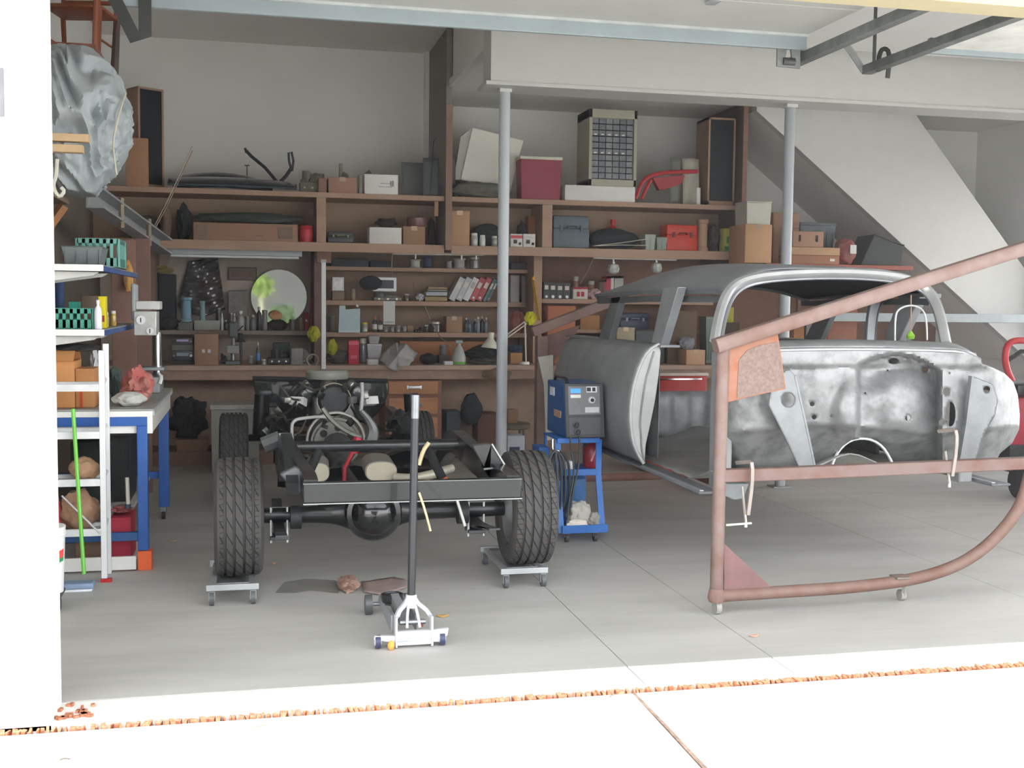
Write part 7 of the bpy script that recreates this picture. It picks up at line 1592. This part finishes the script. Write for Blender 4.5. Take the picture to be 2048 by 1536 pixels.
# ================= MORE SHELF AND BENCH CLUTTER =================
CL = [
 ('casting', 'alternator', 'greasy grey machine part on the second shelf between brown paper bag and grey channel end', 'machine part', 284, 318, 452, '2', '5f5a50', .05, .15),
 ('lump', 'dark_sack', 'dark sack behind the brown carton left of the tall divider', 'sack', 858, 872, 440, '2', '332f2b', .2, .12),
 ('jar', 'jar', 'dusty small jar standing before the dark bundle, left of the small white printed boxes', 'jar', 984, 996, 472, '2', '8b8a82', .03, .06),
 ('carton', 'carton', 'small orange brown carton behind the right small white printed box', 'box', 1056, 1072, 432, '2', '9c6a48', .3, .12),
 ('lump', 'black_bag', 'black soft heap behind the white printed boxes on the second shelf', 'bag', 1036, 1056, 446, '2', '2b2d2c', .22, .1),
 ('carton', 'carton', 'narrow dark carton on the spool shelf at its right end', 'box', 1022, 1056, 526, 'A', '4c4a48', .06, .15),
 ('jar', 'jar', 'small brown jar between stacked books and white rag', 'jar', 808, 820, 588, 'B', '6b5648', .1, .06),
 ('can', 'can', 'dull brass can at the back of the binder shelf left of the round black shade', 'can', 700, 712, 578, 'B', '8a765a', .15, .08),
 ('jar', 'jar', 'dark jar on the blue bottle shelf right of the black chuck tool', 'jar', 848, 858, 650, 'C', '3c3a36', .08, .06),
 ('carton', 'small_carton', 'small tan carton between the jars of screws and the black chuck tool', 'box', 815, 827, 652, 'C', '97795c', .1, .08),
 ('can', 'can', 'grey can behind the spray bottle on the bench', 'can', 880, 895, 690, 'N', '6a6865', .5, .08),
 ('bottle', 'bottle', 'tall clear bottle on the bench beside the upright right of the white lamp', 'bottle', 1008, 1016, 688, 'N', '8f9aa0', .3, .08),
 ('casting', 'small_vise', 'small black vise on the left bench in front of the printed carton side', 'vise', 440, 455, 706, 'N', '2c2c2d', .3, .1),
 ('jar', 'jar', 'pale jar left of the slim blue labelled can on the left bench', 'jar', 496, 508, 712, 'N', '8b8882', .3, .08),
 ('carton', 'carton', 'dark green box on the left bench under the mirror, behind the black machine', 'box', 545, 580, 686, 'N', '3f4a44', .5, .1),
 ('bottle', 'bottle', 'thin amber bottle beside the slim red packet on the left bay shelf', 'bottle', 598, 606, 636, 'L', '8a6a3a', .06, .06),
 ('can', 'can', 'small steel can behind the dark lantern base', 'can', 580, 592, 640, 'L', '77756f', .15, .08),
 ('carton', 'carton', 'flat brown carton on the shelf over the welder, right of the upright books', 'box', 1256, 1300, 585, 'R', '8f7156', .06, .2),
 ('jar', 'jar', 'small jar on the low shelf seen through the rear side window', 'jar', 1212, 1222, 636, 'Q', '9a9a90', .05, .06),
 ('can', 'paint_can', 'grey paint can on the floor under the bench, left of the dark drum', 'can', 640, 668, 880, None, '777a7a', .0, .15),
 ('carton', 'carton', 'brown carton on the floor under the bench left of the drawer cabinet', 'box', 585, 632, 868, None, '8a6a52', .0, .25),
]
for kd, nm, lb_, ct, a, b_, yt, ky, c_, ins, dp in CL:
    kw = dict(tape=None) if kd == 'carton' else {}
    if ky: put(kd, nm, lb_, ct, a, b_, yt, ky, c_, ins, dp, **kw)
    else: put(kd, nm, lb_, ct, a, b_, yt, None, c_, Z=0, Y=11.6, depth=dp, **kw)
# thin scattering volume added to lift dark tones, standing in for lens glare
hz = bpy.data.materials.new('added_haze'); hz.use_nodes = True; nt = hz.node_tree; nt.nodes.clear()
vs_ = nt.nodes.new('ShaderNodeVolumeScatter'); vs_.inputs['Density'].default_value = .015; vs_.inputs['Color'].default_value = (.95, .97, 1, 1); vs_.inputs['Anisotropy'].default_value = .3
om = nt.nodes.new('ShaderNodeOutputMaterial'); nt.links.new(vs_.outputs[0], om.inputs['Volume'])
o = M().bx(-1.495, 8.59, 5.0, 12.45, .002, 3.35).build('added_haze', hz, loc=(3.5, 8.7, .002)); struct(o)
